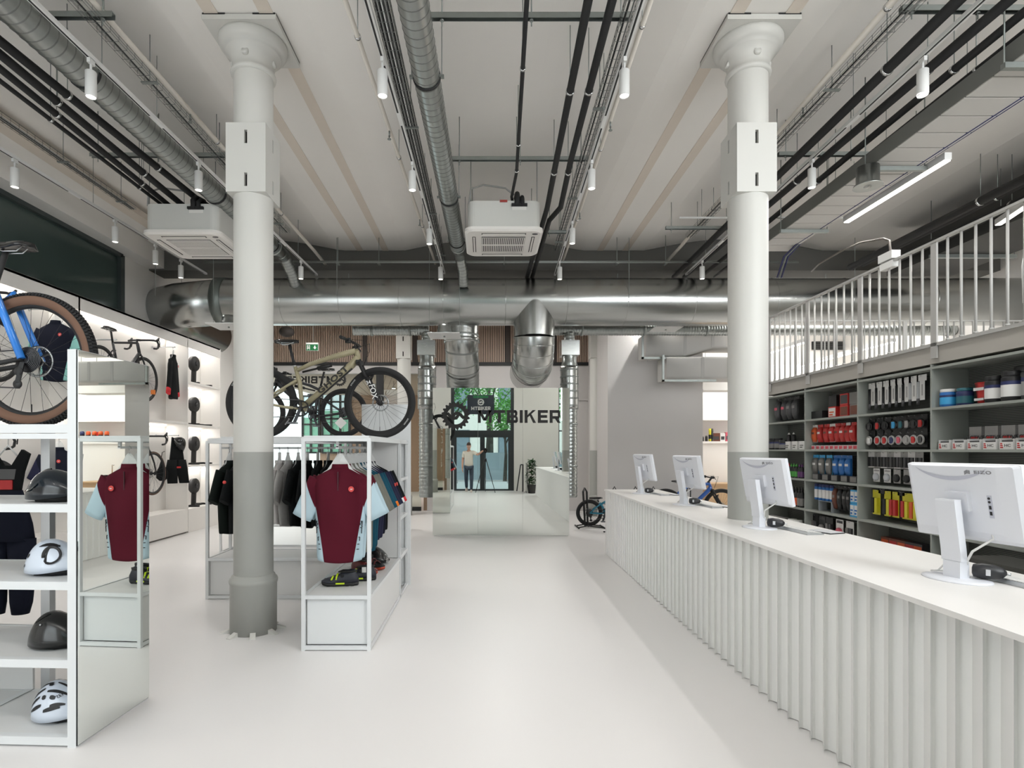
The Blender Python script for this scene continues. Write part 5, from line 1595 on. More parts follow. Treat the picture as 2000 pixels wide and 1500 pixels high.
for x in (LX0 + 0.27, LX0 + 0.5, LX1 - 0.2):
    MB().box(x - 0.01, x + 0.01, 6.122, 6.143, RAILZ, 1.62).build('rail_bracket', RACKM, t)
g = 'jerseys on the maroon rack'
JR = [(4.56, dict(c_body='maroon', c_side='paleblue', c_sleeve='paleblue', badge=(0.105, -0.165), side_text=True, zip_=True), 'maroon jersey with pale blue sleeves at the front of the rack'),
      (4.66, dict(c_body='maroon', c_side='paleblue', c_sleeve='paleblue', side_text=True), 'second maroon jersey with pale blue sleeves, behind the first'),
      (4.80, dict(c_body='greygreen', L_=0.72), 'nearer grey-green jersey behind the maroon ones'),
      (4.94, dict(c_body='greygreen', L_=0.72), 'farther grey-green jersey behind the maroon ones'),
      (5.08, dict(c_body='teal', L_=0.76), 'nearer dark teal jersey in middle of the rack'),
      (5.20, dict(c_body='teal', c_cuff='orange', L_=0.74), 'farther dark teal jersey with an orange cuff'),
      (5.32, dict(c_body='navy', L_=0.70), 'nearer navy jersey toward back of the rack'),
      (5.44, dict(c_body='navy', badge_sleeve=True, L_=0.70), 'farther navy jersey with red sleeve badge'),
      (5.57, dict(c_body='deepnavy', c_cuff='white', badge_sleeve=True, L_=0.68), 'dark navy jersey with white cuff and red badge'),
      (5.70, dict(c_body='black', c_cuff='red', L_=0.66), 'black jersey with red cuffs at back of the rack')]
for i, (y, kw, lb) in enumerate(JR):
    garment(lb, g, (RAILX - 0.005, y, 1.385), R.uniform(-0.05, 0.05), seed=i, **kw)
g = 'tops on the black rack'
JL = [(-2.735, dict(c_body='blackgreen'), 'black top at the far left end of the black rack'),
      (-2.625, dict(c_body='black', badge_sleeve=True), 'black top with red sleeve badge, second on the rack'),
      (-2.50, dict(c_body='purple', c_cuff='purple', badge_sleeve=True), 'dusky purple top with red sleeve badge by the pillar'),
      (-2.20, dict(c_body='lightgrey', L_=0.64), 'light grey top right of the pillar'),
      (-2.11, dict(c_body='grey', L_=0.66), 'mid grey top right of the pillar'),
      (-2.0, dict(c_body='black', L_=0.66, hem=1), 'first black top right of the grey ones'),
      (-1.90, dict(c_body='black', L_=0.68), 'second black top right of the grey ones'),
      (-1.79, dict(c_body='black', L_=0.66), 'third black top right of the grey ones'),
      (-1.68, dict(c_body='black', L_=0.70), 'fourth black top right of the grey ones'),
      (-1.57, dict(c_body='black', L_=0.74), 'last black top, beside the maroon jerseys')]
for i, (x, kw, lb) in enumerate(JL):
    garment(lb, g, (x, 6.13, 1.385), pi / 2 + R.uniform(-0.12, 0.12), seed=30 + i, name='long_sweater', cat='sweater', **kw)
NEON = mat('neon_yellow', (205, 232, 40), 0.45); SHB = mat('shoe_navy_black', (34, 36, 46), 0.5); SHM = mat('shoe_maroon', (92, 34, 34), 0.5)
shoe('navy-black cycling shoe with neon yellow straps under the maroon jersey', (-1.19, 4.70, 0.416), 0.12, SHB, BLACK, NEON, 0.30)
shoe('second neon-strapped cycling shoe with white price tag, behind the first', (-1.08, 4.88, 0.416), 0.18, SHB, BLACK, NEON, 0.30, True)
shoe('maroon cycling shoe with orange-red sole on the rack shelf', (-1.09, 5.16, 0.416), 2.6, SHM, mat('sole_orange', (178, 70, 46), 0.5), SHM, 0.30)
shoe('black and maroon cycling shoe behind the maroon one', (-1.06, 5.36, 0.416), 2.6, BLACK, mat('sole_orange', (178, 70, 46), 0.5), SHM, 0.30)
helmet('black helmet on the rack shelf behind the shoes', (-1.08, 5.66, 0.416), -0.4, HK, 'plain', 0.29, 0.22, 0.17)

# third rack, mostly hidden, under the dark bicycle
t = thing('clothing_rack', 'white rack behind, carrying the dark bicycle', 'rack')
tube_frame(t, -3.9, -1.75, 8.45, 9.0, (0.035, 0.42, 1.70), ztop=1.70)
MB().box(-3.89, -1.76, 8.46, 8.99, 0.40, 0.415).build('shelf', RACKS, t)
MB().box(-3.9, -1.75, 8.45, 9.0, 1.701, 1.72).build('top_panel', RACKM, t)

# garments on the left display wall
garment('navy jersey with mint sleeves hung high on left display wall', None, (DX - 0.06, 7.37, 3.155), 0.0, 'deepnavy', 'mint', 'mint', None, badge=(0.10, -0.16), seed=50, hook_h=0.168, w=0.215)
garment('navy jersey with pale blue sleeve hung low behind the near rack', None, (DX - 0.02, 7.37, 1.53), 0.15, 'deepnavy', None, 'navy', None, badge=(0.03, -0.15), seed=51, hook_h=0.164, w=0.20)
garment('black jersey with red cuffs hung at the far end of left wall', None, (DX - 0.03, 10.08, 3.165), 1.85, 'black', None, 'black', 'red', seed=52, hook_h=0.16, long=True, badge=(0.09, -0.16))
# helmet and bib hung on the lower rod
hh = helmet('black helmet hung on a rod of the left display wall', (DX - 0.02, 10.2, 1.60), 0.0, HK, 'plain', 0.28, 0.21, 0.17)
hh.rotation_euler = (0, radians(60), 0.3)
MB().tube([(0, 0.05, 0.01), (0.02, 0.0, -0.07), (0, -0.05, 0.01)], 0.004, 5).build('chin_strap', BLACK, hh)
t = thing('bib_shorts', 'black bib shorts hung below the helmet on left wall', 'bib shorts', (DX - 0.03, 10.2, 1.55), radians(50))
MB().prism([(-0.08, 0.2), (0.0, 0.16), (0.08, 0.2), (0.10, -0.05), (0.12, -0.22), (-0.12, -0.22), (-0.10, -0.05)], -0.02, 0.02).build('bib_front', CL['black'], t)
for s in (-1, 1):
    MB().loft([ell_ring(s * x, 0, z, a, 0.05, 16) for z, x, a in ((-0.20, 0.07, 0.085), (-0.35, 0.085, 0.10), (-0.62, 0.10 + 0.03 * s, 0.085))], 0, True, True).build('leg', CL['black'], t)
MB().box(-0.02, 0.05, -0.053, -0.048, -0.35, -0.32).build('red_mark', RED, t)
t = thing('cycling_mitt', 'black mitt hung beside the bib shorts on left wall', 'mitt', (DX - 0.12, 9.9, 1.18), 0.6)
MB().loft([ell_ring(0, 0, z, a, 0.03, 14) for z, a in ((0.16, 0.02), (0.05, 0.05), (-0.04, 0.09), (-0.14, 0.09), (-0.19, 0.04))], 0, True, True).build('body', CL['black'], t)
MB().tube([(-0.02, 0, 0.15), (0, 0, 0.30), (0.04, 0, 0.32)], 0.006, 5).build('loop', CL['black'], t)
# ================================================================== BICYCLES
TYRE = mat('tyre_black', (26, 26, 27), 0.8, noise=0.1, nscale=40)
TAN = mat('tyre_tan_wall', (106, 78, 62), 0.8)
DISC = mat('brake_disc_steel', (170, 172, 172), 0.3, 1.0)
SPK = mat('spoke_dark', (46, 46, 48), 0.4, 0.6)
def wheel(t, name, c, r, tr, wall=None, spokes=28, disc=0.0, cass=False, side=-1, knobs=False, rim_d=0.022, text=None):
    """wheel in the local XZ plane; side = local y sign of the rotor / cassette"""
    R0 = r - tr
    m = MB()
    rings = []
    n, k_ = 56, 12
    for i in range(n):
        a = 2 * pi * i / n; rg = []
        for j in range(k_):
            q = 2 * pi * j / k_
            rr = R0 + tr * cos(q); hh = tr * 0.92 * sin(q)
            rg.append(Vector((rr * cos(a), hh, rr * sin(a))))
        rings.append(rg)
    m.loft(rings, 0, True, False, True)
    if wall:
        recolor(m, 0, lambda p: 1 if abs(p.y) > tr * 0.35 and sqrt(p.x ** 2 + p.z ** 2) < R0 + tr * 0.42 else None)
    w = m.build(name, [TYRE, wall or TYRE], t, c)
    if knobs:
        kb = MB()
        for i in range(120):
            a = 2 * pi * i / 120
            for s, dy in ((-1, 0.72), (-0.35, 0.95), (0.35, 0.95), (1, 0.72)):
                q = s * 0.75 if abs(s) == 1 else s
                yy = tr * 0.92 * (0.70 if s > 0.5 else -0.70 if s < -0.5 else 0.25 * (1 if s > 0 else -1))
                rr = R0 + tr * (0.74 if abs(s) == 1 else 0.98)
                aa = a + (0.026 if abs(s) == 1 else 0)
                M = Matrix.Rotation(-aa, 4, 'Y') @ Matrix.Translation((rr, yy, 0)) @ Matrix.Rotation((0.75 if yy > 0 else -0.75) if abs(s) == 1 else 0, 4, 'Z')
                kb.box(-0.002, 0.006, -0.007, 0.007, -0.006, 0.006, 0, M)
        kb.build('tread_knobs', TYRE, w, fix=False)['kind'] = 'stuff'
    ri = R0 - tr * 0.75
    MB().lathe([(ri - rim_d, -0.006), (ri, -0.014), (ri + 0.006, -0.014), (ri + 0.006, 0.014), (ri, 0.014), (ri - rim_d, 0.006), (ri - rim_d, -0.006)], 56, axis='y', cap=False).build('rim', BLACK, w)
    MB().lathe([(0.008, -0.055), (0.028, -0.035), (0.03, -0.025), (0.016, -0.02), (0.016, 0.02), (0.03, 0.025), (0.028, 0.035), (0.008, 0.055)], 16, axis='y').build('hub', BLACK, w)
    sp = MB()
    for i in range(spokes):
        a = 2 * pi * i / spokes
        sd = 1 if i % 2 else -1
        b = a + (0.42 if (i // 2) % 2 else -0.42)
        sp.tube([(0.028 * cos(b), 0.028 * sd, 0.028 * sin(b)), ((ri - rim_d) * cos(a), 0.003 * sd, (ri - rim_d) * sin(a))], 0.00115, 4, cap=False)
    sp.build('spokes', SPK, w, fix=False)['kind'] = 'stuff'
    MB().cyl((0, 0, -(ri - rim_d)), (0.0, 0, -(ri - rim_d) + 0.045), 0.003, n=6).build('valve', BLACK, w)
    if disc:
        y_ = side * 0.042
        dm = MB()
        dm.lathe([(disc - 0.014, y_ - 0.001), (disc, y_ - 0.001), (disc, y_ + 0.001), (disc - 0.014, y_ + 0.001), (disc - 0.014, y_ - 0.001)], 40, axis='y', cap=False)
        dm.lathe([(0.018, y_ - 0.001), (0.034, y_ - 0.001), (0.034, y_ + 0.001), (0.018, y_ + 0.001), (0.018, y_ - 0.001)], 20, axis='y', cap=False)
        for i in range(6):
            a = 2 * pi * i / 6
            dm.bar((0.03 * cos(a), y_, 0.03 * sin(a)), ((disc - 0.01) * cos(a + 0.5), y_, (disc - 0.01) * sin(a + 0.5)), 0.008, 0.002, 0, (0, 1, 0))
        for i in range(36):
            a = 2 * pi * i / 36
            if i % 2: dm.bar(((disc - 0.02) * cos(a), y_, (disc - 0.02) * sin(a)), ((disc - 0.012) * cos(a), y_, (disc - 0.012) * sin(a)), 0.006, 0.002, 0, (0, 1, 0))
        dm.build('brake_disc', DISC, w)
    if cass:
        cm = MB()
        for i in range(8):
            rr = 0.03 + 0.006 * i
            cm.lathe([(rr - 0.004, -side * (0.05 - 0.0035 * i) - 0.0008), (rr, -side * (0.05 - 0.0035 * i) - 0.0008), (rr, -side * (0.05 - 0.0035 * i) + 0.0008), (rr - 0.004, -side * (0.05 - 0.0035 * i) + 0.0008)], 28, axis='y')
        cm.build('cassette', mat('cassette_dark', (70, 70, 72), 0.35, 0.9), w)
    if text:
        for a0 in (-0.62, 2.5):
            tm = text_mesh(text, tr * 0.62, 0, 0.0004, 1.1, 1.0, WHITE)
            rr = R0 + tr * 0.05
            for v in tm.vertices:
                a = a0 + v.co.x / rr; q = rr + v.co.y
                th_ = max(-1, min(1, (q - R0) / tr))
                v.co = (q * cos(a), -(tr * 0.92 * sqrt(max(0, 1 - th_ ** 2)) + 0.001 + v.co.z), q * sin(a))
            for p_ in tm.polygons: p_.flip()
            for v in tm.vertices: v.co.x, v.co.z = v.co.x, v.co.z
            obj('tyre_lettering', tm, w)
    return w
def saddle(t, c, tilt=0.0, L_=0.26):
    rings = []
    for f, w_, h in ((0, 0.02, 0.02), (0.1, 0.068, 0.028), (0.3, 0.066, 0.034), (0.55, 0.035, 0.036), (0.85, 0.022, 0.034), (1.0, 0.010, 0.018)):
        x = -0.13 + f * L_
        rings.append([Vector((x, w_ * cos(2 * pi * j / 12), h * 0.5 * sin(2 * pi * j / 12) - (0.012 if abs(cos(2 * pi * j / 12)) > 0.8 else 0))) for j in range(12)])
    s = MB().loft(rings, 0, True, True).build('saddle', GLOSSB, t, c, (0, tilt, 0))
    r = MB()
    for sy in (-0.02, 0.02):
        r.tube([(-0.08, sy, -0.012), (-0.05, sy, -0.038), (0.03, sy, -0.038), (0.09, sy, -0.012)], 0.0035, 5)
    r.build('saddle_rail', ALU, s)
def crank(t, bb, r_ring, ang, side=-1, clen=0.17):
    y = side * 0.055
    m = MB()
    m.lathe([(r_ring - 0.014, y - 0.002), (r_ring, y - 0.0015), (r_ring, y + 0.0015), (r_ring - 0.014, y + 0.002), (r_ring - 0.014, y - 0.002)], 40, axis='y', cap=False)
    for i in range(5):
        a = i * 2 * pi / 5 + 0.3
        m.bar((0.01 * cos(a), y, 0.01 * sin(a)), ((r_ring - 0.008) * cos(a), y, (r_ring - 0.008) * sin(a)), 0.016, 0.006, 0, (0, 1, 0))
    c = m.build('crankset', BLACK, t, bb)
    MB().cyl((0, -0.075, 0), (0, 0.075, 0), 0.02, n=16).build('axle', BLACK, c)
    for s in (1, -1):
        a = ang + (0 if s == 1 else pi)
        yy = side * s * 0.075
        e = Vector((clen * cos(a), yy + side * s * 0.012, clen * sin(a)))
        MB().bar((0, yy, 0), e, 0.03, 0.016, 0, (0, 1, 0)).build('crank_arm', mat('crank_grey', (42, 44, 50), 0.35, 0.3), c)
        MB().box(e.x - 0.045, e.x + 0.045, e.y + (0.01 if side * s > 0 else -0.09), e.y + (0.09 if side * s > 0 else -0.01), e.z - 0.009, e.z + 0.009).build('pedal', mat('pedal_grey', (90, 92, 96), 0.4), c)
def tubes(t, name, m_, segs, n=14):
    mb = MB()
    for pts, rr, sq in segs:
        mb.tube(pts, rr, n, sq=sq)
    return mb.build(name, m_, t)
def flat_bar(t, c, col=BLACK, w=0.37, back=0.10, rise=0.02):
    b = MB().tube([(-back, -w, rise), (-back * 0.7, -w * 0.6, rise), (0, -0.06, 0), (0, 0.06, 0), (-back * 0.7, w * 0.6, rise), (-back, w, rise)], 0.013, 10).build('handlebar', col, t, c)
    for s in (-1, 1):
        MB().tube([(-back, s * w, rise), (-back * 0.78, s * (w - 0.12), rise)], 0.0175, 10).build('grip', BLACK, b)
        MB().tube([(-back * 0.7, s * (w - 0.14), rise), (0.03 - back * 0.7, s * (w - 0.15), rise - 0.02), (0.035 - back * 0.8, s * (w - 0.05), rise - 0.035)], 0.006, 6).build('brake_lever', BLACK, b)
        MB().box(-back * 0.7 - 0.02, -back * 0.7 + 0.03, s * (w - 0.17) - 0.02, s * (w - 0.17) + 0.02, rise - 0.03, rise + 0.02).build('lever_clamp', BLACK, b)
    MB().tube([(-back * 0.6, -w + 0.15, rise), (0.08, -0.14, 0.03), (0.10, -0.02, -0.08), (0.05, 0.0, -0.22)], 0.0025, 5).build('cable', BLACK, b)
    MB().tube([(-back * 0.6, w - 0.15, rise), (0.09, 0.12, 0.04), (0.11, 0.02, -0.06), (0.05, 0.0, -0.22)], 0.0025, 5).build('cable', BLACK, b)
    return b
def drop_bar(t, c):
    m = MB()
    for s in (-1, 1):
        m.tube([(0, 0, 0), (0, s * 0.14, 0.0), (0.02, s * 0.19, 0.0), (0.08, s * 0.205, -0.005), (0.105, s * 0.21, -0.045), (0.085, s * 0.215, -0.10), (0.03, s * 0.22, -0.125), (-0.03, s * 0.22, -0.13)], 0.014, 8)
    b = m.build('handlebar', BLACK, t, c)
    for s in (-1, 1):
        MB().tube([(0.05, s * 0.205, 0.0), (0.10, s * 0.205, 0.02), (0.125, s * 0.205, 0.055)], [0.017, 0.018, 0.012], 8).build('brake_hood', BLACK, b)
        MB().tube([(0.12, s * 0.205, 0.03), (0.14, s * 0.21, -0.02), (0.125, s * 0.215, -0.08)], 0.006, 6).build('brake_lever', BLACK, b)
    return b
def rear_mech(t, ax, side=-1):
    MB().bar((ax[0], side * 0.06, ax[2] - 0.02), (ax[0] + 0.02, side * 0.07, ax[2] - 0.13), 0.02, 0.02).lathe([(0.004, -0.004), (0.024, -0.004), (0.024, 0.004), (0.004, 0.004)], 14, (ax[0] + 0.02, side * 0.07, ax[2] - 0.14), axis='y').lathe(
        [(0.004, -0.004), (0.024, -0.004), (0.024, 0.004), (0.004, 0.004)], 14, (ax[0] + 0.015, side * 0.07, ax[2] - 0.07), axis='y').build('derailleur', BLACK, t)
def chain(t, ax, bb, ra, rb, side=-1):
    y = side * 0.055
    MB().tube([(ax[0], y, ax[2] + ra), (bb[0], y, bb[2] + rb)], 0.004, 4).tube([(ax[0] + 0.02, y, ax[2] - 0.16), (bb[0], y, bb[2] - rb)], 0.004, 4).build('chain', mat('chain_steel', (110, 110, 112), 0.4, 0.9), t)
def mtb(label, loc, rz, frame_m, wall=None, r=0.38, tr=0.033, wb=1.254, bb=(0.437, 0.316), st=(0.357, 0.741), sd=(0.295, 1.0), ht=(1.0, 0.93), hb=(1.03, 0.835), barc=(1.03, 0.985), full=True,
        decal=None, fork_m=None, side=-1, knobs=False, ttext=None, group=None, cat='bicycle', name='mountain_bicycle', tag_=False, stay=1.0, cs_m=None):
    t = thing(name, label, cat, loc, rz, group)
    ax = (0, 0, r); fx = (wb, 0, r)
    V = lambda p, y=0: Vector((p[0], y, p[1]))
    wheel(t, 'rear_wheel', ax, r, tr, wall, disc=0.09, cass=True, side=-side, knobs=knobs, text=ttext)
    wheel(t, 'front_wheel', fx, r, tr, wall, disc=0.09, side=-side if full is None else (1 if side < 0 else -1), knobs=knobs, text=ttext)
    segs = [([V(ht), lerp(V(ht), V(st), 0.35) + Vector((0, 0, 0.005)), lerp(V(ht), V(st), 0.75), V(st) + Vector((0, 0, -0.03))], [0.040, 0.036, 0.028, 0.026], 0.8),
            ([lerp(V(ht), V(hb), 0.7), lerp(V(hb), V(bb), 0.12) + Vector((0, 0, 0.01)), lerp(V(hb), V(bb), 0.6), V(bb) + Vector((0.02, 0, 0.03))], [0.046, 0.050, 0.046, 0.046], 0.8),
            ([V(ht) + Vector((-0.003, 0, 0.012)), V(hb)], [0.028, 0.028], None),
            ([V(st) + Vector((0, 0, 0.02)), lerp(V(st), V(bb), 0.35) + Vector((0.02, 0, 0)), lerp(V(st), V(bb), 0.75) + Vector((0.005, 0, 0)), V(bb)], [0.024, 0.030, 0.027, 0.034], 0.8),
            ([V(bb, -0.048), V(bb, 0.048)], [0.036, 0.036], None)]
    tubes(t, 'frame', frame_m, segs)
    rs = []; cs = []
    for s in (-1, 1):
        a = Vector((0.0, s * 0.068, r))
        (cs if cs_m else rs).append(([V(bb, s * 0.035) + Vector((-0.01, 0, 0.0)), lerp(V(bb, s * 0.045), a, 0.4) + Vector((0, 0, -0.012)), a], [0.017, 0.014, 0.012], None))
        top = lerp(V(st), V(bb), 0.30 if full else 0.06)
        mid = lerp(top, a, 0.4) + Vector((0, s * 0.015, 0.0)) if stay == 1 else Vector((0.165, s * 0.062, r + 0.39))
        rs.append(([top + Vector((0.0, s * 0.03, 0)), mid, a], [0.016 * stay, 0.012 * stay, 0.011 * stay], None))
    tubes(t, 'rear_triangle', frame_m, rs, 10)
    if cs: tubes(t, 'chain_stay', cs_m, cs, 10)
    # fork
    d = (V(hb) - V(ht)).normalized()
    crown = V(hb) + d * 0.035
    fm = MB()
    fm.tube([V(hb), crown], 0.024, 12).bar(crown + Vector((0, -0.07, 0)), crown + Vector((0, 0.07, 0)), 0.05, 0.045)
    for s in (-1, 1):
        e = crown + (Vector(fx) - crown) * 0.42
        fm.tube([crown + Vector((0, s * 0.065, 0)), Vector((e.x, s * 0.065, e.z))], 0.0165, 10)
    fk = fm.build('fork', BLACK, t)
    for s in (-1, 1):
        e = crown + (Vector(fx) - crown) * 0.40
        lo = MB().tube([Vector((e.x, s * 0.065, e.z)), lerp(Vector((e.x, s * 0.065, e.z)), Vector((fx[0], s * 0.065, fx[2])), 0.85), Vector((fx[0], s * 0.062, fx[2]))], [0.023, 0.022, 0.018], 12).build('fork_leg', fork_m or BLACK, fk)
    bridge = crown + (Vector(fx) - crown) * 0.46 + Vector((0.02, 0, 0.03))
    MB().tube([bridge + Vector((-0.02, -0.06, -0.03)), bridge + Vector((0.02, 0, 0.03)), bridge + Vector((-0.02, 0.06, -0.03))], 0.012, 8).build('fork_arch', BLACK, fk)
    if decal == 'fork' or ttext:
        a0 = math.atan2(fx[2] - crown.z, fx[0] - crown.x)
        for body, f, h in (('34', 0.52, 0.055), ('FOX', 0.74, 0.085)):
            tm = text_mesh(body, h, 0.001, 0.0006, 1.0, 0.9, WHITE)
            tm.transform(Matrix.Rotation(pi / 2, 4, 'X')); tm.transform(Matrix.Rotation(radians(-15) if f < 0.6 else -a0 + radians(12), 4, 'Y'))
            c = crown + (Vector(fx) - crown) * f
            obj('fork_lettering', tm, fk, (c.x, side * 0.088, c.z))
    # post, saddle, stem, bar
    MB().tube([V(st), V(sd)], 0.0155, 10).build('seat_post', BLACK, t)
    MB().lathe([(0.019, -0.015), (0.021, -0.012), (0.021, 0.012), (0.019, 0.015)], 14, M=Matrix.Translation(V(st) + Vector((-0.003, 0, 0.02)))).build('seat_clamp', ALU, t)
    saddle(t, (sd[0] - 0.03, 0, sd[1] + 0.032))
    MB().tube([V(ht), V(ht) + (V(ht) - V(hb)).normalized() * 0.05], 0.026, 12).tube([V(ht) + (V(ht) - V(hb)).normalized() * 0.035, Vector((barc[0], 0, barc[1]))], 0.019, 10).build('stem', BLACK, t)
    flat_bar(t, (barc[0], 0, barc[1]))
    crank(t, (bb[0], 0, bb[1]), 0.085, radians(-112), side)
    rear_mech(t, ax, side); chain(t, ax, (bb[0], 0, bb[1]), 0.05, 0.085, side)
    if full:
        a = lerp(V(st), V(ht), 0.12) + Vector((0, 0, -0.06)); b = lerp(V(st), V(ht), 0.60) + Vector((0, 0, -0.075))
        MB().tube([a, lerp(a, b, 0.5), lerp(a, b, 0.52), b], [0.011, 0.011, 0.021, 0.021], 12).build('shock', BLACK, t)
    if decal and decal != 'fork':
        tm = text_mesh(decal, 0.082, 0.0035, 0.0006, 1.12, 1.35, mat('decal_dark', (40, 38, 34), 0.5))
        a_ = V(bb); b_ = V(hb); an = math.atan2(b_.z - a_.z, b_.x - a_.x)
        tm.transform(Matrix.Rotation(pi / 2, 4, 'X')); tm.transform(Matrix.Rotation(-an, 4, 'Y'))
        c = lerp(a_, b_, 0.56) + Vector((0.0, 0, 0.008))
        obj('frame_lettering', tm, t, (c.x, side * 0.0505, c.z))
        sl = MB().bar(lerp(a_, b_, 0.1) + Vector((0.022, side * 0.030, -0.026)), lerp(a_, b_, 0.86) + Vector((0.022, side * 0.030, -0.026)), 0.012, 0.016).build('frame_stripe', BLACK, t)
    if tag_:
        MB().prism([(-0.09, 0), (0, 0.09), (0.09, 0), (0, -0.09)], -0.002, 0.002, 'y', 0, Matrix.Translation((0.02, side * 0.09, r - 0.16))).build('price_card', WHITE, t)
    return t
BEIGEF = mat('frame_sand_beige', (158, 150, 122), 0.45)
o = P(505, 855, 6.0)
mtb('sand-beige full suspension mountain bike standing on the middle racks', (o.x, 6.08, 1.647), 0, BEIGEF, decal='GHOST', ttext='MAXXIS', fork_m=mat('fork_black', (26, 26, 28), 0.4))
DKF = mat('frame_dark', (34, 35, 38), 0.4)
o = P(671, 853, 8.75)
mtb('dark mountain bike facing left on the hidden rear rack', (o.x, 8.75, 1.722), pi, DKF, side=1, tag_=True, group=None, r=0.37)
BLUF = mat('frame_bright_blue', (42, 122, 208), 0.35, coat=0.3)
q = nr(-0.20, 0.26, 1.6565)
o = P(62, 693, q.y)
mtb('bright blue mountain bike with tan tyres on top of near rack', (o.x, q.y, 1.6565), pi + NA, BLUF, wall=TAN, side=1, r=0.372, tr=0.034, knobs=True, sd=(0.15, 0.985), st=(0.24, 0.72), stay=1.75, cs_m=BLACK, name='mountain_bicycle')
BL2 = mat('frame_blue_red', (46, 92, 168), 0.35)
a = P(1300, 985, 11.6)
mtb('blue hardtail mountain bike parked behind the far counter end', (a.x, 11.6, 0), 0.0, BL2, full=False, wb=1.13, r=0.37, ht=(0.88, 0.84), hb=(0.92, 0.74), barc=(0.93, 0.96), bb=(0.44, 0.31), st=(0.31, 0.74), sd=(0.28, 0.86), name='mountain_bicycle')
MB().box(0, 0, 0, 0, 0, 0)
TEAL = mat('frame_teal', (38, 116, 138), 0.4)
a = P(1150, 1000, 11.3)
t = mtb('small teal bicycle in a black floor stand right of mirror', (a.x, 11.25, 0.03), 0.0, TEAL, full=False, r=0.26, tr=0.03, wb=0.86, bb=(0.31, 0.26), st=(0.20, 0.44), sd=(0.16, 0.52), ht=(0.62, 0.56), hb=(0.66, 0.47), barc=(0.63, 0.66), name='small_bicycle')
t = thing('bicycle_stand', 'black wire floor stand holding the small teal bicycle', 'bicycle stand', (a.x - 0.06, 11.25, 0))
for y in (-0.055, 0.055):
    MB().tube([(-0.02, y, 0.02), (-0.06, y, 0.7), (-0.03, y, 0.78), (0.01, y, 0.7), (0.03, y, 0.02)], 0.011, 8).build('loop', BLACK, t)
for x in (-0.18, 0.32):
    MB().tube([(x, -0.24, 0.015), (x, 0.24, 0.015)], 0.015, 8).build('foot', BLACK, t)
MB().tube([(-0.18, 0.14, 0.015), (0.0, 0.13, 0.05), (0.32, 0.14, 0.015)], 0.013, 8).tube([(-0.18, -0.14, 0.015), (0.0, -0.13, 0.05), (0.32, -0.14, 0.015)], 0.013, 8).build('base_bar', BLACK, t)
for px in (1200, 1241, 1276, 1345):
    q = P(px, 955, 10.6)
    t = thing('bicycle_stand', 'black wire bicycle stand loop just showing over far counter, at %s' % {1200: 'the left corner', 1241: 'the farthest monitor', 1276: 'the dark tyre', 1345: 'the second farthest monitor'}[px], 'bicycle stand', (q.x, 10.6, 0))
    MB().tube([(-0.03, 0, 0.02), (-0.035, 0, 0.78), (0, 0, 0.845), (0.035, 0, 0.78), (0.03, 0, 0.02)], 0.011, 8).build('loop', BLACK, t)
    MB().box(-0.2, 0.2, -0.03, 0.03, 0, 0.02).box(-0.03, 0.03, -0.2, 0.2, 0, 0.021).build('foot', BLACK, t)
def road(label, loc, rz, frame_m, wall=None, rim_d=0.022, reflector=False):
    t = thing('road_bicycle', label, 'bicycle', loc, rz, 'road bicycles on the left wall')
    r, wb = 0.34, 0.985
    ax = (0, 0, r); fx = (wb, 0, r)
    V = lambda x, z, y=0: Vector((x, y, z))
    bb, st, ht, hb = (0.40, 0.27), (0.24, 0.76), (0.80, 0.86), (0.85, 0.72)
    wheel(t, 'rear_wheel', ax, r, 0.016, wall, 24, disc=0.07, cass=True, side=1, rim_d=rim_d)
    fw = wheel(t, 'front_wheel', fx, r, 0.016, wall, 24, disc=0.07, side=1, rim_d=rim_d)
    tubes(t, 'frame', frame_m, [([V(*ht), V(*st)], [0.018, 0.015], None), ([V(*hb), V(*bb)], [0.025, 0.026], 0.8), ([V(*ht), V(*hb)], [0.021, 0.023], None), ([V(*st), V(*bb)], [0.016, 0.02], None),
                                ([V(bb[0], bb[1], -0.045), V(bb[0], bb[1], 0.045)], [0.022, 0.022], None)])
    rs = []
    for s in (-1, 1):
        a = Vector((0, s * 0.06, r))
        rs += [([V(bb[0], bb[1], s * 0.03), a], [0.012, 0.009], None), ([V(st[0] + 0.03, st[1] - 0.1, s * 0.02), a], [0.009, 0.007], None)]
    tubes(t, 'rear_triangle', frame_m, rs, 8)
    fk = tubes(t, 'fork', BLACK, [([V(*hb), V(hb[0] + 0.015, hb[1] - 0.04)], [0.02, 0.03], None)] + [([V(hb[0] + 0.015, hb[1] - 0.04, s * 0.025), V(0.93, 0.5, s * 0.05), V(wb, r, s * 0.05)], [0.014, 0.012, 0.009], None) for s in (-1, 1)], 8)
    MB().tube([V(*st), V(0.20, 0.92)], 0.0135, 8).build('seat_post', BLACK, t)
    saddle(t, (0.19, 0, 0.945))
    MB().tube([V(*ht), V(0.785, 0.90), V(0.88, 0.915)], 0.016, 8).build('stem', BLACK, t)
    drop_bar(t, (0.88, 0, 0.915))
    crank(t, (bb[0], 0, bb[1]), 0.095, radians(-30), -1)
    rear_mech(t, ax); chain(t, ax, (bb[0], 0, bb[1]), 0.04, 0.095)
    if reflector:
        MB().box(-0.012, 0.012, -0.03, 0.03, -0.035, 0.035).build('reflector', mat('reflector_orange', (230, 130, 60), 0.4), fw, (0.22, 0, -0.17))
    # wall peg carrying the bicycle
    MB().tube([(0.42, 0.06, 0.835), (0.42, 0.695, 0.835)], 0.012, 8).build('wall_peg', ALU, t)
    return t
RW = DB + 0.40
CHAR = mat('frame_charcoal', (48, 48, 50), 0.4)
road('charcoal road bicycle with orange reflector hung on upper left wall', (RW + 0.30, 7.70, 2.25), pi / 2, CHAR, reflector=True)
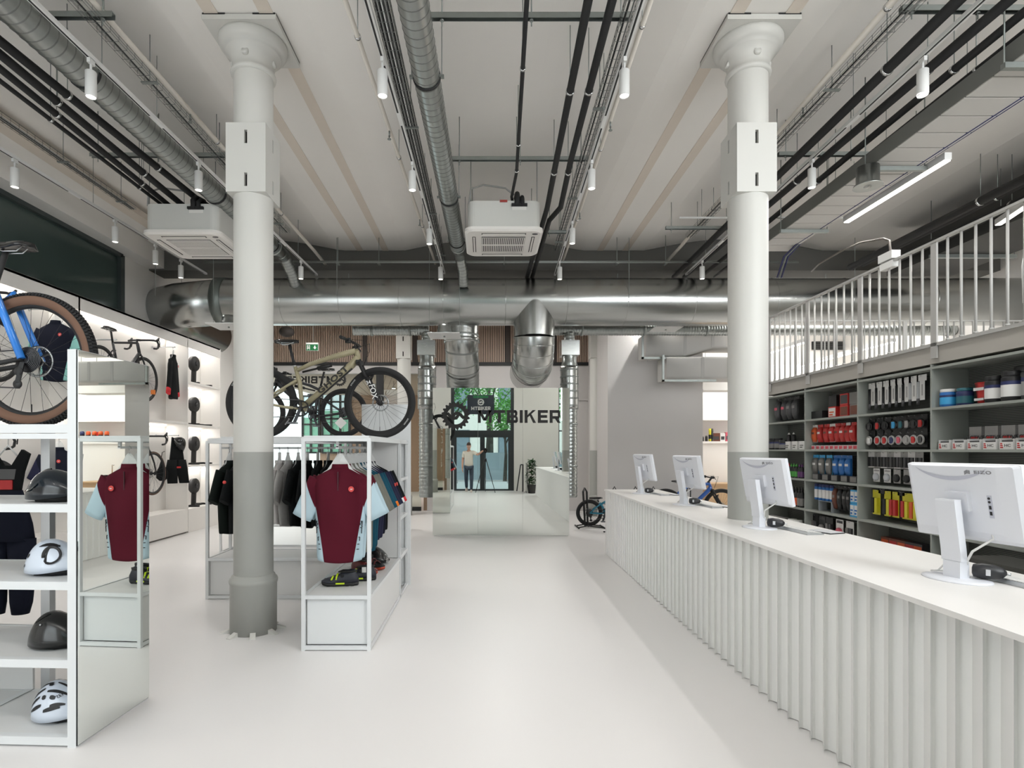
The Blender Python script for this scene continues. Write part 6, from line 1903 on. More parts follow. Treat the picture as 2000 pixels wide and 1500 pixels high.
road('road bicycle with brown-walled tyres hung low on left wall', (RW + 0.30, 7.92, 0.82), pi / 2, CHAR, wall=TAN)
road('road bicycle hung high on left wall behind the blue bicycle', (RW + 0.30, 5.05, 2.24), pi / 2, CHAR)
road('road bicycle with deep black rims hung low behind near rack', (RW + 0.30, 5.05, 0.75), pi / 2, CHAR, rim_d=0.06)
# ================================================================== TILL MONITORS ON THE COUNTER
MONW = mat('monitor_white', (224, 226, 232), 0.4)
MONG = mat('monitor_grey', (186, 188, 200), 0.4)
def monitor(label, px, py, tilt=-11):
    y = F * (H - CH) / (py - VY); x = (px - VX) * y / F
    t = thing('till_monitor', label, 'monitor', (x, y, CH), radians(-78), 'till monitors')
    cz, W, Hh = 0.345, 0.25, 0.175
    M = Matrix.Translation((0, 0.035, cz)) @ Matrix.Rotation(radians(-tilt), 4, 'X')
    p = MB().prism(rrect(-W, W, -Hh, Hh, 0.006, 2), 0.012, 0.034, 'y', 0, M)
    p.build('panel', MONW, t)
    MB().prism(rrect(-W + 0.008, W - 0.008, -Hh + 0.008, Hh - 0.008, 0.002, 1), 0.0341, 0.0345, 'y', 0, M).build('screen', GLOSSB, t)
    # bulged back: shallow frustum
    def rg(x0, x1, z0, z1, yy): return [M @ Vector((a, yy, b)) for a, b in rrect(x0, x1, z0, z1, 0.01, 2)]
    MB().loft([rg(-W + 0.001, W - 0.001, -Hh + 0.001, Hh - 0.001, 0.012), rg(-W + 0.025, W - 0.02, -Hh + 0.02, Hh - 0.004, -0.004), rg(-W + 0.03, W - 0.085, -Hh + 0.05, Hh - 0.005, -0.012)], 0, False, True).build('back_cover', MONW, t)
    # flat crescent for the grip groove, recess shading put into a greyer tone
    cr = MB(); n = 16; vs_ = []
    for yy in (-0.0135, -0.0118):
        for i in range(n + 1):
            f = i / n * 2 - 1
            xx = f * 0.165 - 0.028
            vs_ += [M @ Vector((xx, yy, Hh - 0.008 - 0.062 * (1 - f * f) ** 0.8)), M @ Vector((xx, yy, Hh - 0.008 - 0.044 * (1 - f * f) ** 0.8))]
    q = 2 * (n + 1)
    for i in range(n):
        k_ = 2 * i
        cr.add([vs_[k_], vs_[k_ + 1], vs_[k_ + 3], vs_[k_ + 2]], [(0, 1, 2, 3)])
    cr.build('grip_groove_shade', MONG, t)
    tm = text_mesh('EIZO', 0.020, 0.0005, 0.0005, 1.15, 1.5, mat('logo_grey', (138, 138, 142), 0.4)); tm.transform(Matrix.Rotation(pi / 2, 4, 'X'))
    l = obj('logo_lettering', tm, t); l.matrix_local = M @ Matrix.Translation((0.115, -0.0135, Hh - 0.030))
    lg = MB()
    for s in (0, 1):
        lg.prism([(-0.012 + 0.013 * s, -0.012 + 0.006 * s), (-0.001 + 0.013 * s, -0.006 - 0.002 * s), (-0.001 + 0.013 * s, 0.010 - 0.002 * s), (-0.012 + 0.013 * s, 0.004 + 0.006 * s)], -0.0140, -0.0125, 'y', 0, M @ Matrix.Translation((0.050, 0, Hh - 0.030)))
    lg.build('logo_emblem', mat('logo_grey', (138, 138, 142), 0.4), t)
    pl = MB().box(0.118, 0.136, -0.014, -0.0115, -0.055, 0.045, 0, M).build('port_plate', MONG, t)
    for zz, w_ in ((0.032, 0.004), (0.016, 0.004), (-0.008, 0.005), (-0.034, 0.005)):
        if w_ == 0.004:
            MB().lathe([(0.0055, -0.0155), (0.0055, -0.0135)], 12, (0.126, 0, zz), axis='y', M=M).build('port', BLACK, t)
        else:
            MB().box(0.122, 0.131, -0.0155, -0.0135, zz - 0.008, zz + 0.008, 0, M).build('port', BLACK, t)
    # stand
    MB().lathe([(0.0005, 0.012), (0.10, 0.011), (0.118, 0.006), (0.12, 0.0)], 40, M=Matrix.Diagonal((1.15, 0.92, 1, 1))).build('stand_base', MONW, t)
    MB().loft([[Vector((a, b, z)) for a, b in ((-0.038, -0.028), (0.038, -0.028), (0.038, 0.024), (-0.038, 0.024))] for z in (0.010, 0.085)], 0, False, True).build('stand_foot', MONW, t)
    MB().loft([[Vector((a, b + dy, z)) for a, b in ((-0.044, -0.022), (0.044, -0.022), (0.044, 0.014), (-0.044, 0.014))] for z, dy in ((0.086, -0.008), (0.13, -0.012), (0.355, -0.045), (0.362, -0.044))], 0, False, True).build('stand_arm', MONW, t)
    MB().box(-0.05, 0.05, -0.035, -0.01, -0.03, 0.055, 0, M).build('mount_head', MONW, t)
    MB().tube([M @ Vector((0.11, -0.005, -0.12)), M @ Vector((0.115, -0.01, -0.15)), Vector((0.085, -0.02, 0.14)), Vector((0.04, 0.01, 0.09)), Vector((0.02, 0.03, 0.03))], 0.005, 6).build('cable', WHITE, t)
    MB().tube([Vector((-0.05, 0.0, 0.2)), Vector((-0.055, 0.01, 0.13)), Vector((-0.045, 0.03, 0.09)), Vector((-0.06, -0.03, 0.03)), Vector((-0.10, -0.02, 0.02)), Vector((-0.08, 0.02, 0.022)), Vector((-0.045, 0.02, 0.02))], 0.004, 6).build('cable', WHITE, t)
    return Vector((x, y, CH))
MONS = [(1868, 1131, 'nearest'), (1483, 1031, 'second nearest'), (1336, 986, 'third nearest'), (1252, 964, 'farthest')]
for px, py, nm in MONS:
    o = monitor('%s white till monitor seen from behind on the white counter' % nm, px, py)
    # hand scanner beside the stand, keyboard behind
    sc = thing('scanner', 'black rounded hand scanner beside the %s till monitor' % nm, 'scanner', o + Vector((0.09, -0.06, 0.0125)), radians(-40), 'hand scanners')
    MB().loft([[Vector((x_ , b * cos(2 * pi * j / 14), 0.034 + c * sin(2 * pi * j / 14))) for j in range(14)] for x_, b, c in ((-0.055, 0.015, 0.012), (-0.05, 0.03, 0.028), (-0.02, 0.038, 0.034), (0.02, 0.036, 0.032), (0.05, 0.022, 0.022), (0.062, 0.008, 0.008))], 0, True, True).build('body', mat('scanner_black', (36, 37, 40), 0.4), sc)
    MB().box(-0.008, 0.008, -0.0405, -0.034, 0.022, 0.048).build('label', mat('scanner_label', (200, 202, 205), 0.4), sc)
    MB().cyl((0.055, 0, 0.033), (0.075, 0, 0.03), 0.006, n=8).build('cord_plug', ALU, sc)
    kb = thing('keyboard', 'slim aluminium keyboard behind the %s till monitor' % nm, 'keyboard', o + Vector((0.20, -0.16, 0.0005)), radians(-86), 'till keyboards')
    MB().add([(-0.2, -0.06, 0), (0.2, -0.06, 0), (0.2, 0.06, 0), (-0.2, 0.06, 0), (-0.2, -0.06, 0.020), (0.2, -0.06, 0.020), (0.2, 0.06, 0.008), (-0.2, 0.06, 0.008)],
             [(0, 3, 2, 1), (4, 5, 6, 7), (0, 1, 5, 4), (1, 2, 6, 5), (2, 3, 7, 6), (3, 0, 4, 7)]).build('case', ALU, kb)
    kk = MB()
    for i in range(14):
        for j in range(5):
            x0 = -0.19 + i * 0.0272; y0 = -0.052 + j * 0.021; z0 = 0.020 - (y0 + 0.06) * 0.1
            kk.box(x0, x0 + 0.024, y0, y0 + 0.018, z0 - 0.003, z0 + 0.003)
    kk.build('keys', WHITE, kb)['kind'] = 'stuff'
    pd = thing('writing_pad', 'thin dark pad lying by the keyboard of %s till monitor' % nm, 'pad', o + Vector((0.36, -0.22, 0.0005)), radians(-70), 'counter pads')
    MB().box(-0.10, 0.10, -0.07, 0.07, 0, 0.006).build('cover', mat('pad_dark', (44, 44, 46), 0.5), pd)
    MB().box(-0.095, 0.095, -0.065, 0.065, 0.006, 0.009).build('sheet', mat('pad_sheet', (205, 206, 208), 0.5), pd)

# ================================================================== GOODS ON THE RIGHT SHELVES
def col(n, rgb, r=0.45): return mat('goods_' + n, rgb, r)
C = {k: col(k, v) for k, v in dict(black=(24, 24, 26), grey=(120, 118, 116), white=(225, 224, 222), red=(186, 44, 42), orange=(214, 92, 44), yellow=(214, 206, 50), green=(70, 150, 64), purple=(92, 48, 104), blue=(40, 106, 176), sky=(60, 160, 214),
     navy=(38, 46, 92), teal=(40, 100, 112), pink=(206, 92, 110), silver=(186, 188, 192), dgrey=(64, 64, 66), brown=(110, 62, 46), lgrey=(160, 158, 156)).items()}
RZS = -pi / 2
def pos(px, zi, xf=4.16, dz=0.0):
    return Vector((xf, F * xf / (px - VX), SZ[zi] + 0.0008 + dz))
def pxw(w_px, px, xf=4.16):
    y = F * xf / (px - VX)
    return abs(F * xf / (px - w_px / 2 - VX) - F * xf / (px + w_px / 2 - VX))
def item(name, label, cat, p, group): return thing(name, label, cat, p, RZS, group)
def jar(p, r, h, body, lid, band, label, group, cat='jar', name='jar'):
    t = item(name, label, cat, p, group)
    MB().lathe([(r * 0.9, 0), (r, 0.01), (r, h * 0.78), (r * 0.86, h * 0.84)], 20).build('body', body, t)
    MB().lathe([(r * 0.93, h * 0.83), (r * 0.95, h * 0.85), (r * 0.95, h * 0.98), (r * 0.9, h)], 20).build('lid', lid, t)
    if band:
        MB().lathe([(r * 1.008, h * 0.14), (r * 1.008, h * 0.66)], 20, cap=False).build('wrap_label', band, t)
        MB().lathe([(r * 1.014, h * 0.54), (r * 1.014, h * 0.66)], 20, cap=False).build('label_stripe', C['navy'] if lid is not C['navy'] else C['white'], t)
    return t
def bottle(p, r, h, body, cap, band, label, group):
    t = item('bottle', label, 'bottle', p, group)
    MB().lathe([(r * 0.92, 0), (r, 0.006), (r, h * 0.62), (r * 0.85, h * 0.70), (r * 0.42, h * 0.76), (r * 0.42, h * 0.80)], 16).build('body', body, t)
    MB().lathe([(r * 0.5, h * 0.79), (r * 0.5, h * 0.90), (r * 0.3, h * 0.93), (r * 0.22, h)], 14).build('cap', cap, t)
    if band: MB().lathe([(r * 1.02, h * 0.08), (r * 1.02, h * 0.46)], 16, cap=False).build('wrap_label', band, t)
    return t
def box_(p, w, d, h, body, front, label, group, accent=None, text=None, cat='box', name='box'):
    t = item(name, label, cat, p, group)
    MB().box(-w / 2, w / 2, 0, d, 0, h).build('carton', body, t)
    if front: MB().box(-w * 0.44, w * 0.44, -0.001, 0, h * 0.12, h * 0.88).build('front_print', front, t)
    if accent: MB().box(-w * 0.36, w * 0.1, -0.002, -0.001, h * 0.2, h * 0.34).box(-w * 0.36, w * 0.25, -0.002, -0.001, h * 0.44, h * 0.56).build('print_mark', accent, t)
    if text:
        tm = text_mesh(text, h * 0.26, 0.0006, 0.0004, 1.0, 1.1, C['dgrey']); tm.transform(Matrix.Rotation(pi / 2, 4, 'X'))
        obj('lettering', tm, t, (0.0, -0.003, h * 0.5))
    return t
def card(px, zi, w, h, ztop, card_m, item_m, label, group, kind='bar', xf=4.2, acc=None, depth=0.02):
    """blister card hanging from a wire hook fixed to the back panel; origin at the card's top"""
    t = item('hanging_pack', label, 'hanging pack', Vector((xf, F * xf / (px - VX), SZ[zi] + ztop)), group)
    if kind == 'tee':
        MB().box(-w / 2, w / 2, 0, 0.002, -h * 0.18, 0.012).box(-w * 0.20, w * 0.32, 0, 0.002, -h * 0.86, -h * 0.18).build('card', card_m, t)
        MB().cyl((-w * 0.30, -0.004, -h), (-w * 0.30, -0.004, -h * 0.2), 0.013, n=10).build('pump_barrel', item_m, t)
        MB().cyl((-w * 0.30, -0.004, -h * 1.02), (-w * 0.30, -0.004, -h * 0.80), 0.016, n=10).build('pump_head', C['dgrey'], t)
        MB().box(0.0, w * 0.12, -0.001, 0, -h * 0.7, -h * 0.3).build('card_print', C['lgrey'], t)
    else:
        MB().box(-w / 2, w / 2, 0, 0.002, -h, 0.012).build('card', card_m, t)
        if kind == 'bar':
            for s in (-0.22, 0.22):
                MB().box(w * s - w * 0.16, w * s + w * 0.16, -depth, 0, -h * 0.92, -h * 0.28).build('product', item_m if s < 0 else (acc or item_m), t)
        elif kind == 'round':
            MB().lathe([(w * 0.40, 0), (w * 0.40, depth), (w * 0.26, depth * 1.5)], 16, M=Matrix.Translation((0, 0, -h * 0.6)) @ Matrix.Rotation(pi / 2, 4, 'X')).build('product', item_m, t)
            MB().box(-w * 0.4, w * 0.4, -0.001, 0, -h * 0.14, -h * 0.02).build('card_print', acc or C['lgrey'], t)
        elif kind == 'pouch':
            MB().loft([[Vector((x_ * k_, -depth * q_ * (1 if yy else 0), z)) for x_, yy in ((-w * 0.48, 0), (-w * 0.3, 1), (w * 0.3, 1), (w * 0.48, 0))] for z, k_, q_ in ((-h * 0.98, 0.9, 0.4), (-h * 0.7, 1, 1), (-h * 0.3, 1, 1), (-h * 0.1, 0.9, 0.3))], 0, True, True).build('product', item_m, t)
            if acc: MB().box(-w * 0.25, w * 0.25, -depth * 1.05, -depth * 0.95, -h * 0.5, -h * 0.38).build('card_print', acc, t)
        elif kind == 'arc':
            MB().torus((0, -depth, -h * 0.5), w * 0.42, w * 0.10, 18, 6, 'y').build('product', item_m, t)
            MB().box(-w * 0.22, w * 0.22, -depth * 1.3, -depth * 0.7, -h * 0.72, -h * 0.28).build('product_core', acc or item_m, t)
    MB().tube([(0, SXB - xf, 0.0), (0, -0.012, 0.0), (0, -0.018, 0.010)], 0.0022, 5).build('hook', ALU, t)
    return t
def row(fn, pxs, label, n0=0):
    n = len(pxs)
    for i, px in enumerate(pxs):
        w = nth(i, n)
        fn(i, px, ('%s, %s' % (label, w)) if w else label)
A = 'far end shelf unit'; B_ = 'second unit'; Cc = 'third unit'; D = 'nearest open unit'
# --- unit 1
row(lambda i, px, lb: card(px, 5, 0.14, 0.30, 0.325, C['black'], C['dgrey'], lb, 'glove packs', 'pouch', acc=(C['pink'] if i < 2 else C['grey']), depth=0.05), (1522, 1535, 1545, 1556), 'black glove pack hanging at top of far unit')
row(lambda i, px, lb: jar(pos(px, 4), 0.055, 0.16 if i < 2 else 0.13, C['black'], C['black'], C['grey'], lb, 'black jars'), (1510, 1521, 1530), 'black jar on second shelf of far unit')
row(lambda i, px, lb: box_(pos(px, 4), 0.13, 0.12, 0.11, C['white'], None, lb, 'white cartons', C['grey']), (1538, 1552, 1566), 'white carton on second shelf of far unit')
row(lambda i, px, lb: bottle(pos(px, 4, 4.19, 0.111), 0.028, 0.12, C['black'], C['white'], None, lb, 'bottles on cartons'), (1541, 1550), 'black bottle with white cap standing on the cartons')
cc = [C['green'], C['red'], C['orange'], C['red'], C['green'], C['green'], C['green'], C['purple'], C['purple']]
nmc = ['green-white', 'red-capped', 'orange-capped', 'red', 'green', 'green', 'green', 'purple', 'purple']
for i, px in enumerate((1526, 1533, 1537, 1541, 1546, 1551, 1556, 1562, 1567)):
    bottle(pos(px, 3), 0.026, 0.19, C['white'] if i == 0 else C['black'], cc[i], cc[i], 'small %s lube bottle, %s, far end unit' % (nmc[i], nth(i, 9)), 'lube bottles')
ca = [C['yellow']] + [C['orange']] * 5 + [C['grey']] * 2
for i, px in enumerate((1530, 1536, 1541, 1546, 1551, 1556, 1562, 1567)):
    bottle(pos(px, 2), 0.032, 0.26, C['yellow'] if i == 0 else C['black'], C['black'], ca[i], 'black spray bottle, %s on fourth shelf, far unit' % nth(i, 8), 'spray bottles')
for i, px in enumerate((1514, 1523, 1533, 1548, 1559)):
    jar(pos(px, 1, dz=0.0), 0.06, 0.20, C['white'] if i > 2 else C['grey'], C['grey'] if i < 3 else C['white'], C['red'] if i > 2 else None, '%s jar, %s on low shelf of far unit' % ('grey' if i < 3 else 'red and white', nth(i, 5)), 'low shelf jars')
# --- unit 2
for px, dz, bm, fm, lb in ((1592, 0, C['black'], None, 'long flat black case on top shelf of second unit'), (1625, 0, C['red'], C['white'], 'left red box in the lower row, top of second unit'), (1648, 0, C['red'], C['brown'], 'middle red box in the lower row, top of second unit'),
                           (1668, 0, C['grey'], C['brown'], 'grey-brown box in the lower row, top of second unit'), (1626, 0.135, C['black'], None, 'black box stacked on the left red box'), (1648, 0.135, C['red'], C['dgrey'], 'red box stacked on the middle red box'), (1667, 0.135, C['grey'], None, 'grey box stacked at right of top shelf, second unit')):
    box_(pos(px, 5, 4.18, dz), 0.30 if px == 1592 else 0.15, 0.16, 0.10 if px == 1592 else 0.132, bm, fm, lb, 'boxes on the red shelf', C['orange'] if fm is C['white'] else None)
row(lambda i, px, lb: card(px, 4, 0.11, 0.21, 0.30, C['red'] if i % 3 else C['white'], C['red'] if i else C['orange'], lb, 'red packs', 'pouch', acc=C['white'] if i % 2 else C['brown'], depth=0.03), (1592, 1603, 1615, 1626, 1637, 1647, 1657, 1667), 'red inner tube pack hanging in second unit')
row(lambda i, px, lb: box_(pos(px, 4), 0.075, 0.12, 0.05, C['white'], C['pink'], lb, 'small tube boxes', C['red']), (1588, 1597, 1606, 1615, 1624, 1633, 1642, 1651, 1661, 1670), 'small white and red box on second unit')
row(lambda i, px, lb: card(px, 3, 0.12, 0.23, 0.30, C['sky'] if i < 3 else C['blue'], C['grey'] if i < 3 else C['blue'], lb, 'blue packs', 'pouch', acc=C['white'], depth=0.03), (1594, 1606, 1620, 1634, 1646, 1658), 'blue pack hanging in second unit')
row(lambda i, px, lb: box_(pos(px, 3), 0.12, 0.10, 0.075, C['dgrey'], C['grey'], lb, 'flat dark boxes', None), (1592, 1611, 1629, 1648, 1666), 'low dark box on third shelf of second unit')
for i, px in enumerate((1596, 1604, 1611, 1618, 1626)):
    jar(pos(px, 2, 4.2, 0.13), 0.03, 0.20, C['blue'], C['navy'], C['white'], 'blue can, %s on fourth shelf of second unit' % nth(i, 5), 'blue cans', 'can', 'can')
t = item('display_tray', 'clear shelf riser beneath the blue cans in second unit', 'tray', pos(1611, 2, 4.16), None)
MB().box(-0.14, 0.14, 0.0, 0.10, 0.123, 0.129).build('deck', mat('tray_plastic', (150, 155, 160), 0.3), t)
for s in (-0.13, 0.13): MB().box(s - 0.004, s + 0.004, 0.0, 0.10, 0, 0.123).build('leg', mat('tray_plastic', (150, 155, 160), 0.3), t)
row(lambda i, px, lb: card(px, 2, 0.09, 0.27, 0.32, C['black'], C['brown'] if i == 0 else C['black'], lb, 'dark packs', 'pouch', acc=C['grey'], depth=0.03), (1632, 1642, 1652, 1660), 'dark gel pack hanging in second unit')
row(lambda i, px, lb: box_(pos(px, 2, 4.15, 0.155 * (i // 2)), 0.07, 0.08, 0.15, C['sky'], C['white'], lb, 'sky blue boxes', C['blue']), (1664, 1672, 1664.5, 1672.5), 'sky-blue box stacked at right of second unit')
for i, px in enumerate((1592, 1606, 1620, 1640, 1660)):
    card(px, 1, 0.14, 0.24, 0.30, C['white'] if i > 2 else C['black'], C['grey'] if i != 3 else C['pink'], 'part pack, %s on low shelf of second unit' % nth(i, 5), 'part packs', 'round' if i % 2 else 'bar', acc=C['dgrey'])
# --- unit 3
row(lambda i, px, lb: card(px, 5, 0.125, 0.27, 0.325, C['white'], C['black'] if i < 6 else C['silver'], lb, 'pump cards', 'tee', xf=4.2), (1704, 1717, 1731, 1744, 1757, 1770, 1784, 1800), 'white T-shaped pump card at top of third unit')
ch = [C['dgrey'], C['red'], C['black'], C['sky'], C['teal'], C['lgrey'], C['black'], C['red']]
row(lambda i, px, lb: card(px, 4, 0.095, 0.15, 0.325, C['black'], C['black'], lb, 'upper light packs', 'arc', acc=ch[i], depth=0.03), (1703, 1719, 1734, 1751, 1765, 1777, 1790, 1804), 'clamshell light pack in the upper row of third unit')
ch2 = [C['white'], C['red'], C['red'], C['navy'], C['pink'], C['lgrey'], C['red'], C['dgrey']]
row(lambda i, px, lb: card(px, 4, 0.095, 0.14, 0.165, C['black'], C['lgrey'], lb, 'lower light packs', 'arc', acc=ch2[i], depth=0.03), (1703, 1719, 1733, 1747, 1761, 1776, 1790, 1804), 'clamshell light pack in the lower row of third unit')
row(lambda i, px, lb: card(px, 3, 0.10, 0.16, 0.345, C['white'] if i % 2 == 0 else C['lgrey'], C['black'], lb, 'upper part cards', 'bar', acc=C['dgrey'], depth=0.016), (1702, 1714, 1726, 1739, 1752, 1766, 1780, 1796), 'white part card in the upper row of third unit')
row(lambda i, px, lb: card(px, 3, 0.10, 0.13, 0.165, C['white'] if i < 2 else C['lgrey'], C['silver'] if i < 2 else C['black'], lb, 'lower part cards', 'round', depth=0.016), (1712, 1733, 1752, 1772, 1796), 'white part card in the lower row of third unit')
cg = [C['black'], C['black'], C['red'], C['red'], C['orange'], C['black']]
row(lambda i, px, lb: card(px, 2, 0.12, 0.25, 0.315, C['yellow'], cg[i], lb, 'grip packs', 'bar', acc=C['yellow'] if i in (0, 3) else C['red'] if i == 2 else C['yellow'], depth=0.03), (1712, 1735, 1748, 1771, 1788, 1804), 'yellow-backed grip pack in third unit')
row(lambda i, px, lb: card(px, 2, 0.10, 0.035, 0.33, C['black'], C['yellow'], lb, 'grip headers', 'plain'), (1722, 1760), 'small dark header card above the grip packs')
for i, px in enumerate((1742, 1757, 1772, 1788, 1803)):
    box_(pos(px, 1, 4.16), 0.10, 0.12, 0.11, C['red'] if i > 0 else C['orange'], C['white'] if i > 1 else None, 'red and white tube box, %s on low shelf of third unit' % nth(i, 5), 'low red boxes', C['red'])
for i, px in enumerate((1728, 1744, 1760, 1776, 1792)):
    box_(pos(px, 1, 4.29), 0.12, 0.10, 0.20, C['brown'] if i < 3 else C['dgrey'], C['red'] if i % 2 else C['orange'], 'brown upright box, %s behind the red tube boxes' % nth(i, 5), 'rear brown boxes')
# --- unit 4
jar(pos(1852, 5, 4.19), 0.062, 0.16, C['blue'], C['white'], C['sky'], 'white and blue tub at the left of top shelf', None, 'tub', 'tub')
jar(pos(1885, 5, 4.22), 0.062, 0.155, C['navy'], C['teal'], C['teal'], 'teal tub beside the red pouch on top shelf', None, 'tub', 'tub')
t = item('pouch', 'red stand-up pouch with white band on the top shelf', 'pouch', pos(1909, 5, 4.17), None)
MB().loft([[Vector((x_ * k_, y_ * q_, z)) for x_, y_ in ((-0.062, 0.045), (0, 0.012), (0.062, 0.045), (0, 0.085))] for z, k_, q_ in ((0, 0.85, 1), (0.06, 0.92, 1), (0.16, 1.04, 0.85), (0.185, 1.0, 0.6))], 0, True, True).build('bag', C['red'], t)
MB().box(-0.05, 0.05, 0.008, 0.012, 0.115, 0.14).build('band', C['white'], t)
MB().box(-0.04, 0.05, 0.006, 0.012, 0.03, 0.05).build('band', C['white'], t)
jar(pos(1942, 5, 4.17), 0.062, 0.215, C['black'], C['black'], C['white'], 'left black jar with white label on the top shelf', 'black and white jars')
jar(pos(1976, 5, 4.17), 0.066, 0.235, C['black'], C['black'], C['white'], 'right black jar with white label on the top shelf', 'black and white jars')
jar(pos(2003, 5, 4.25), 0.075, 0.27, C['dgrey'], C['black'], C['lgrey'], 'tall dark jar cut by the right edge, top shelf', None)
row(lambda i, px, lb: box_(pos(px, 4, 4.30), 0.125, 0.09, 0.20, C['lgrey'], None, lb, 'grey supplement boxes', C['red'], 'ACTIVE'), (1905, 1936, 1969, 2003, 2040), 'grey supplement box at the back of fourth unit')
def white_tray(i, px, lb):
    t = item('display_tray', lb, 'display box', pos(px, 4, 4.14), 'white display boxes')
    w, d, h = 0.118, 0.13, 0.085
    MB().box(-w / 2, w / 2, 0, 0.003, 0, h * 0.72).box(-w / 2, -w / 2 + 0.003, 0.003, d, 0, h).box(w / 2 - 0.003, w / 2, 0.003, d, 0, h).box(-w / 2, w / 2, d, d + 0.003, 0, h * 1.1).box(-w / 2 + 0.003, w / 2 - 0.003, 0.003, d, 0, 0.003).build('carton', C['white'], t)
    for k_ in range(3):
        MB().box(-w * 0.44, -w * 0.22 - 0.004 * k_, -0.001, 0, h * (0.12 + 0.18 * k_), h * (0.24 + 0.18 * k_)).build('red_mark', C['red'], t)
    tm = text_mesh('HC', h * 0.36, 0.0006, 0.0003, 1, 1.3, C['dgrey']); tm.transform(Matrix.Rotation(pi / 2, 4, 'X')); obj('lettering', tm, t, (0.012, -0.0006, h * 0.36))
    MB().box(-w * 0.4, w * 0.4, 0.01, d - 0.01, h * 0.3, h * 0.86).build('sachets', C['dgrey'], t)
row(white_tray, (1843, 1871, 1901, 1932, 1965, 1999, 2036), 'white display box with red marks on fourth unit')
row(lambda i, px, lb: jar(pos(px, 3, 4.22), 0.05, 0.16, C['red'] if i else C['pink'], C['dgrey'], C['white'], lb, 'red tins', 'tin', 'tin'), (2002, 2030), 'red tin glimpsed right of the nearest monitor')
row(lambda i, px, lb: box_(pos(px, 2, 4.2), 0.14, 0.12, 0.17, C['dgrey'], C['brown'], lb, 'dark cartons behind monitor', None), (1835, 1870, 1905, 1940, 2010), 'dark carton on the shelf behind the nearest monitor')
# --- back room goods
def bpos(px, py=867): 
    q = P(px, py, 14.0); return Vector((q.x, 13.98, 1.7305))
BG = 'goods on the bright shelf'
for px, w, h, m_, lb in ((1372, 0.05, 0.10, C['black'], 'small black can at left end of bright shelf'), (1379, 0.06, 0.12, C['black'], 'second small black can on the bright shelf'),
                         (1398, 0.20, 0.20, C['brown'], 'dark brown box on the bright shelf'), (1411, 0.12, 0.20, C['white'], 'white box with dark window on the bright shelf'), (1421, 0.10, 0.22, C['pink'], 'pink-grey box at the right of bright shelf'),
                         (1495, 0.16, 0.25, C['red'], 'red and black box glimpsed right of the pillar')):
    t = thing('box' if w > 0.07 else 'can', lb, 'box' if w > 0.07 else 'can', bpos(px), 0, BG)
    if w > 0.07:
        MB().box(-w / 2, w / 2, 0, 0.1, 0, h).build('carton', m_, t); MB().box(-w * 0.35, w * 0.35, -0.002, 0, h * 0.2, h * 0.6).build('front_print', C['dgrey'] if m_ is not C['dgrey'] else C['white'], t)
    else:
        MB().lathe([(w / 2, 0), (w / 2, h * 0.9), (w * 0.4, h)], 14).build('body', m_, t); MB().lathe([(w * 0.42, h), (w * 0.42, h + 0.02)], 14).build('lid', C['grey'], t)
for px in (1386, 1390):
    t = thing('bottle', '%s tall yellow-black bottle on the bright shelf' % ('left' if px == 1386 else 'right'), 'bottle', bpos(px), 0, BG)
    MB().lathe([(0.03, 0), (0.032, 0.02), (0.028, 0.20), (0.032, 0.24), (0.03, 0.31)], 14).build('body', C['yellow'] if px == 1386 else C['dgrey'], t)
    MB().lathe([(0.034, 0.06), (0.034, 0.16)], 14, cap=False).build('wrap_label', C['black'], t)
# cups and bottles farther right, seen only in the near rack's mirror
for i in range(8):
    x = 6.55 + i * 0.17
    t = thing('drinking_bottle', '%s, %s, seen in rack mirror' % ('orange-lidded black cup' if i < 4 else 'chrome and black bottle', nth(i if i < 4 else i - 4, 4)), 'bottle', (x, 13.98, 1.7305), 0, 'mirrored bottles')
    MB().lathe([(0.045, 0), (0.055, 0.15), (0.05, 0.17)], 16).build('body', C['black'], t)
    MB().lathe([(0.05, 0.17), (0.055, 0.20), (0.05, 0.25), (0.03, 0.27)], 16).build('lid', C['orange'] if i < 4 else (C['navy'] if i == 4 else C['silver']), t)

# ================================================================== EXIT SIGN
EXG = mat('exit_sign_green', (16, 92, 50), 0.5, emit=0.12)
p = P(610, 678, 13.2)
t = thing('exit_sign', 'green emergency exit sign hanging before the larch slats', 'sign', p)
MB().box(-0.14, 0.14, -0.02, 0.02, -0.085, 0.10).build('housing', WHITE, t)
MB().box(-0.135, 0.135, -0.024, -0.02, -0.08, 0.06).build('face', EXG, t)
s = MB(); s.prism([(0.05, 0.03), (0.08, 0.03), (0.08, -0.01), (0.105, -0.01), (0.065, -0.055), (0.025, -0.01), (0.05, -0.01)], -0.027, -0.0245, 'y')
s.box(-0.115, -0.10, -0.027, -0.0245, -0.06, 0.04).box(-0.06, -0.045, -0.027, -0.0245, -0.06, 0.04).box(-0.10, -0.06, -0.027, -0.0245, 0.03, 0.04).box(-0.09, -0.075, -0.027, -0.0245, 0.0, 0.018).box(-0.095, -0.07, -0.027, -0.0245, -0.045, -0.005)
s.build('pictogram', WHITE, t)
MB().cyl((0.02, 0, 0.10), (0.02, 0, CZ + 0.7 - p.z), 0.006, n=6).build('hanger', STEEL, t)
t = thing('ceiling_speaker', 'round dark speaker disc hanging above the bike saddle', 'speaker', P(560, 648, 13.0))
MB().ball((0, 0, 0), 0.17, 20, 10, 0, (1, 1, 0.7)).build('housing', mat('speaker_dark', (52, 46, 43), 0.7), t)
MB().cyl((0, 0, 0.1), (0, 0, 0.9), 0.008, n=6).build('stem', BLACK, t)
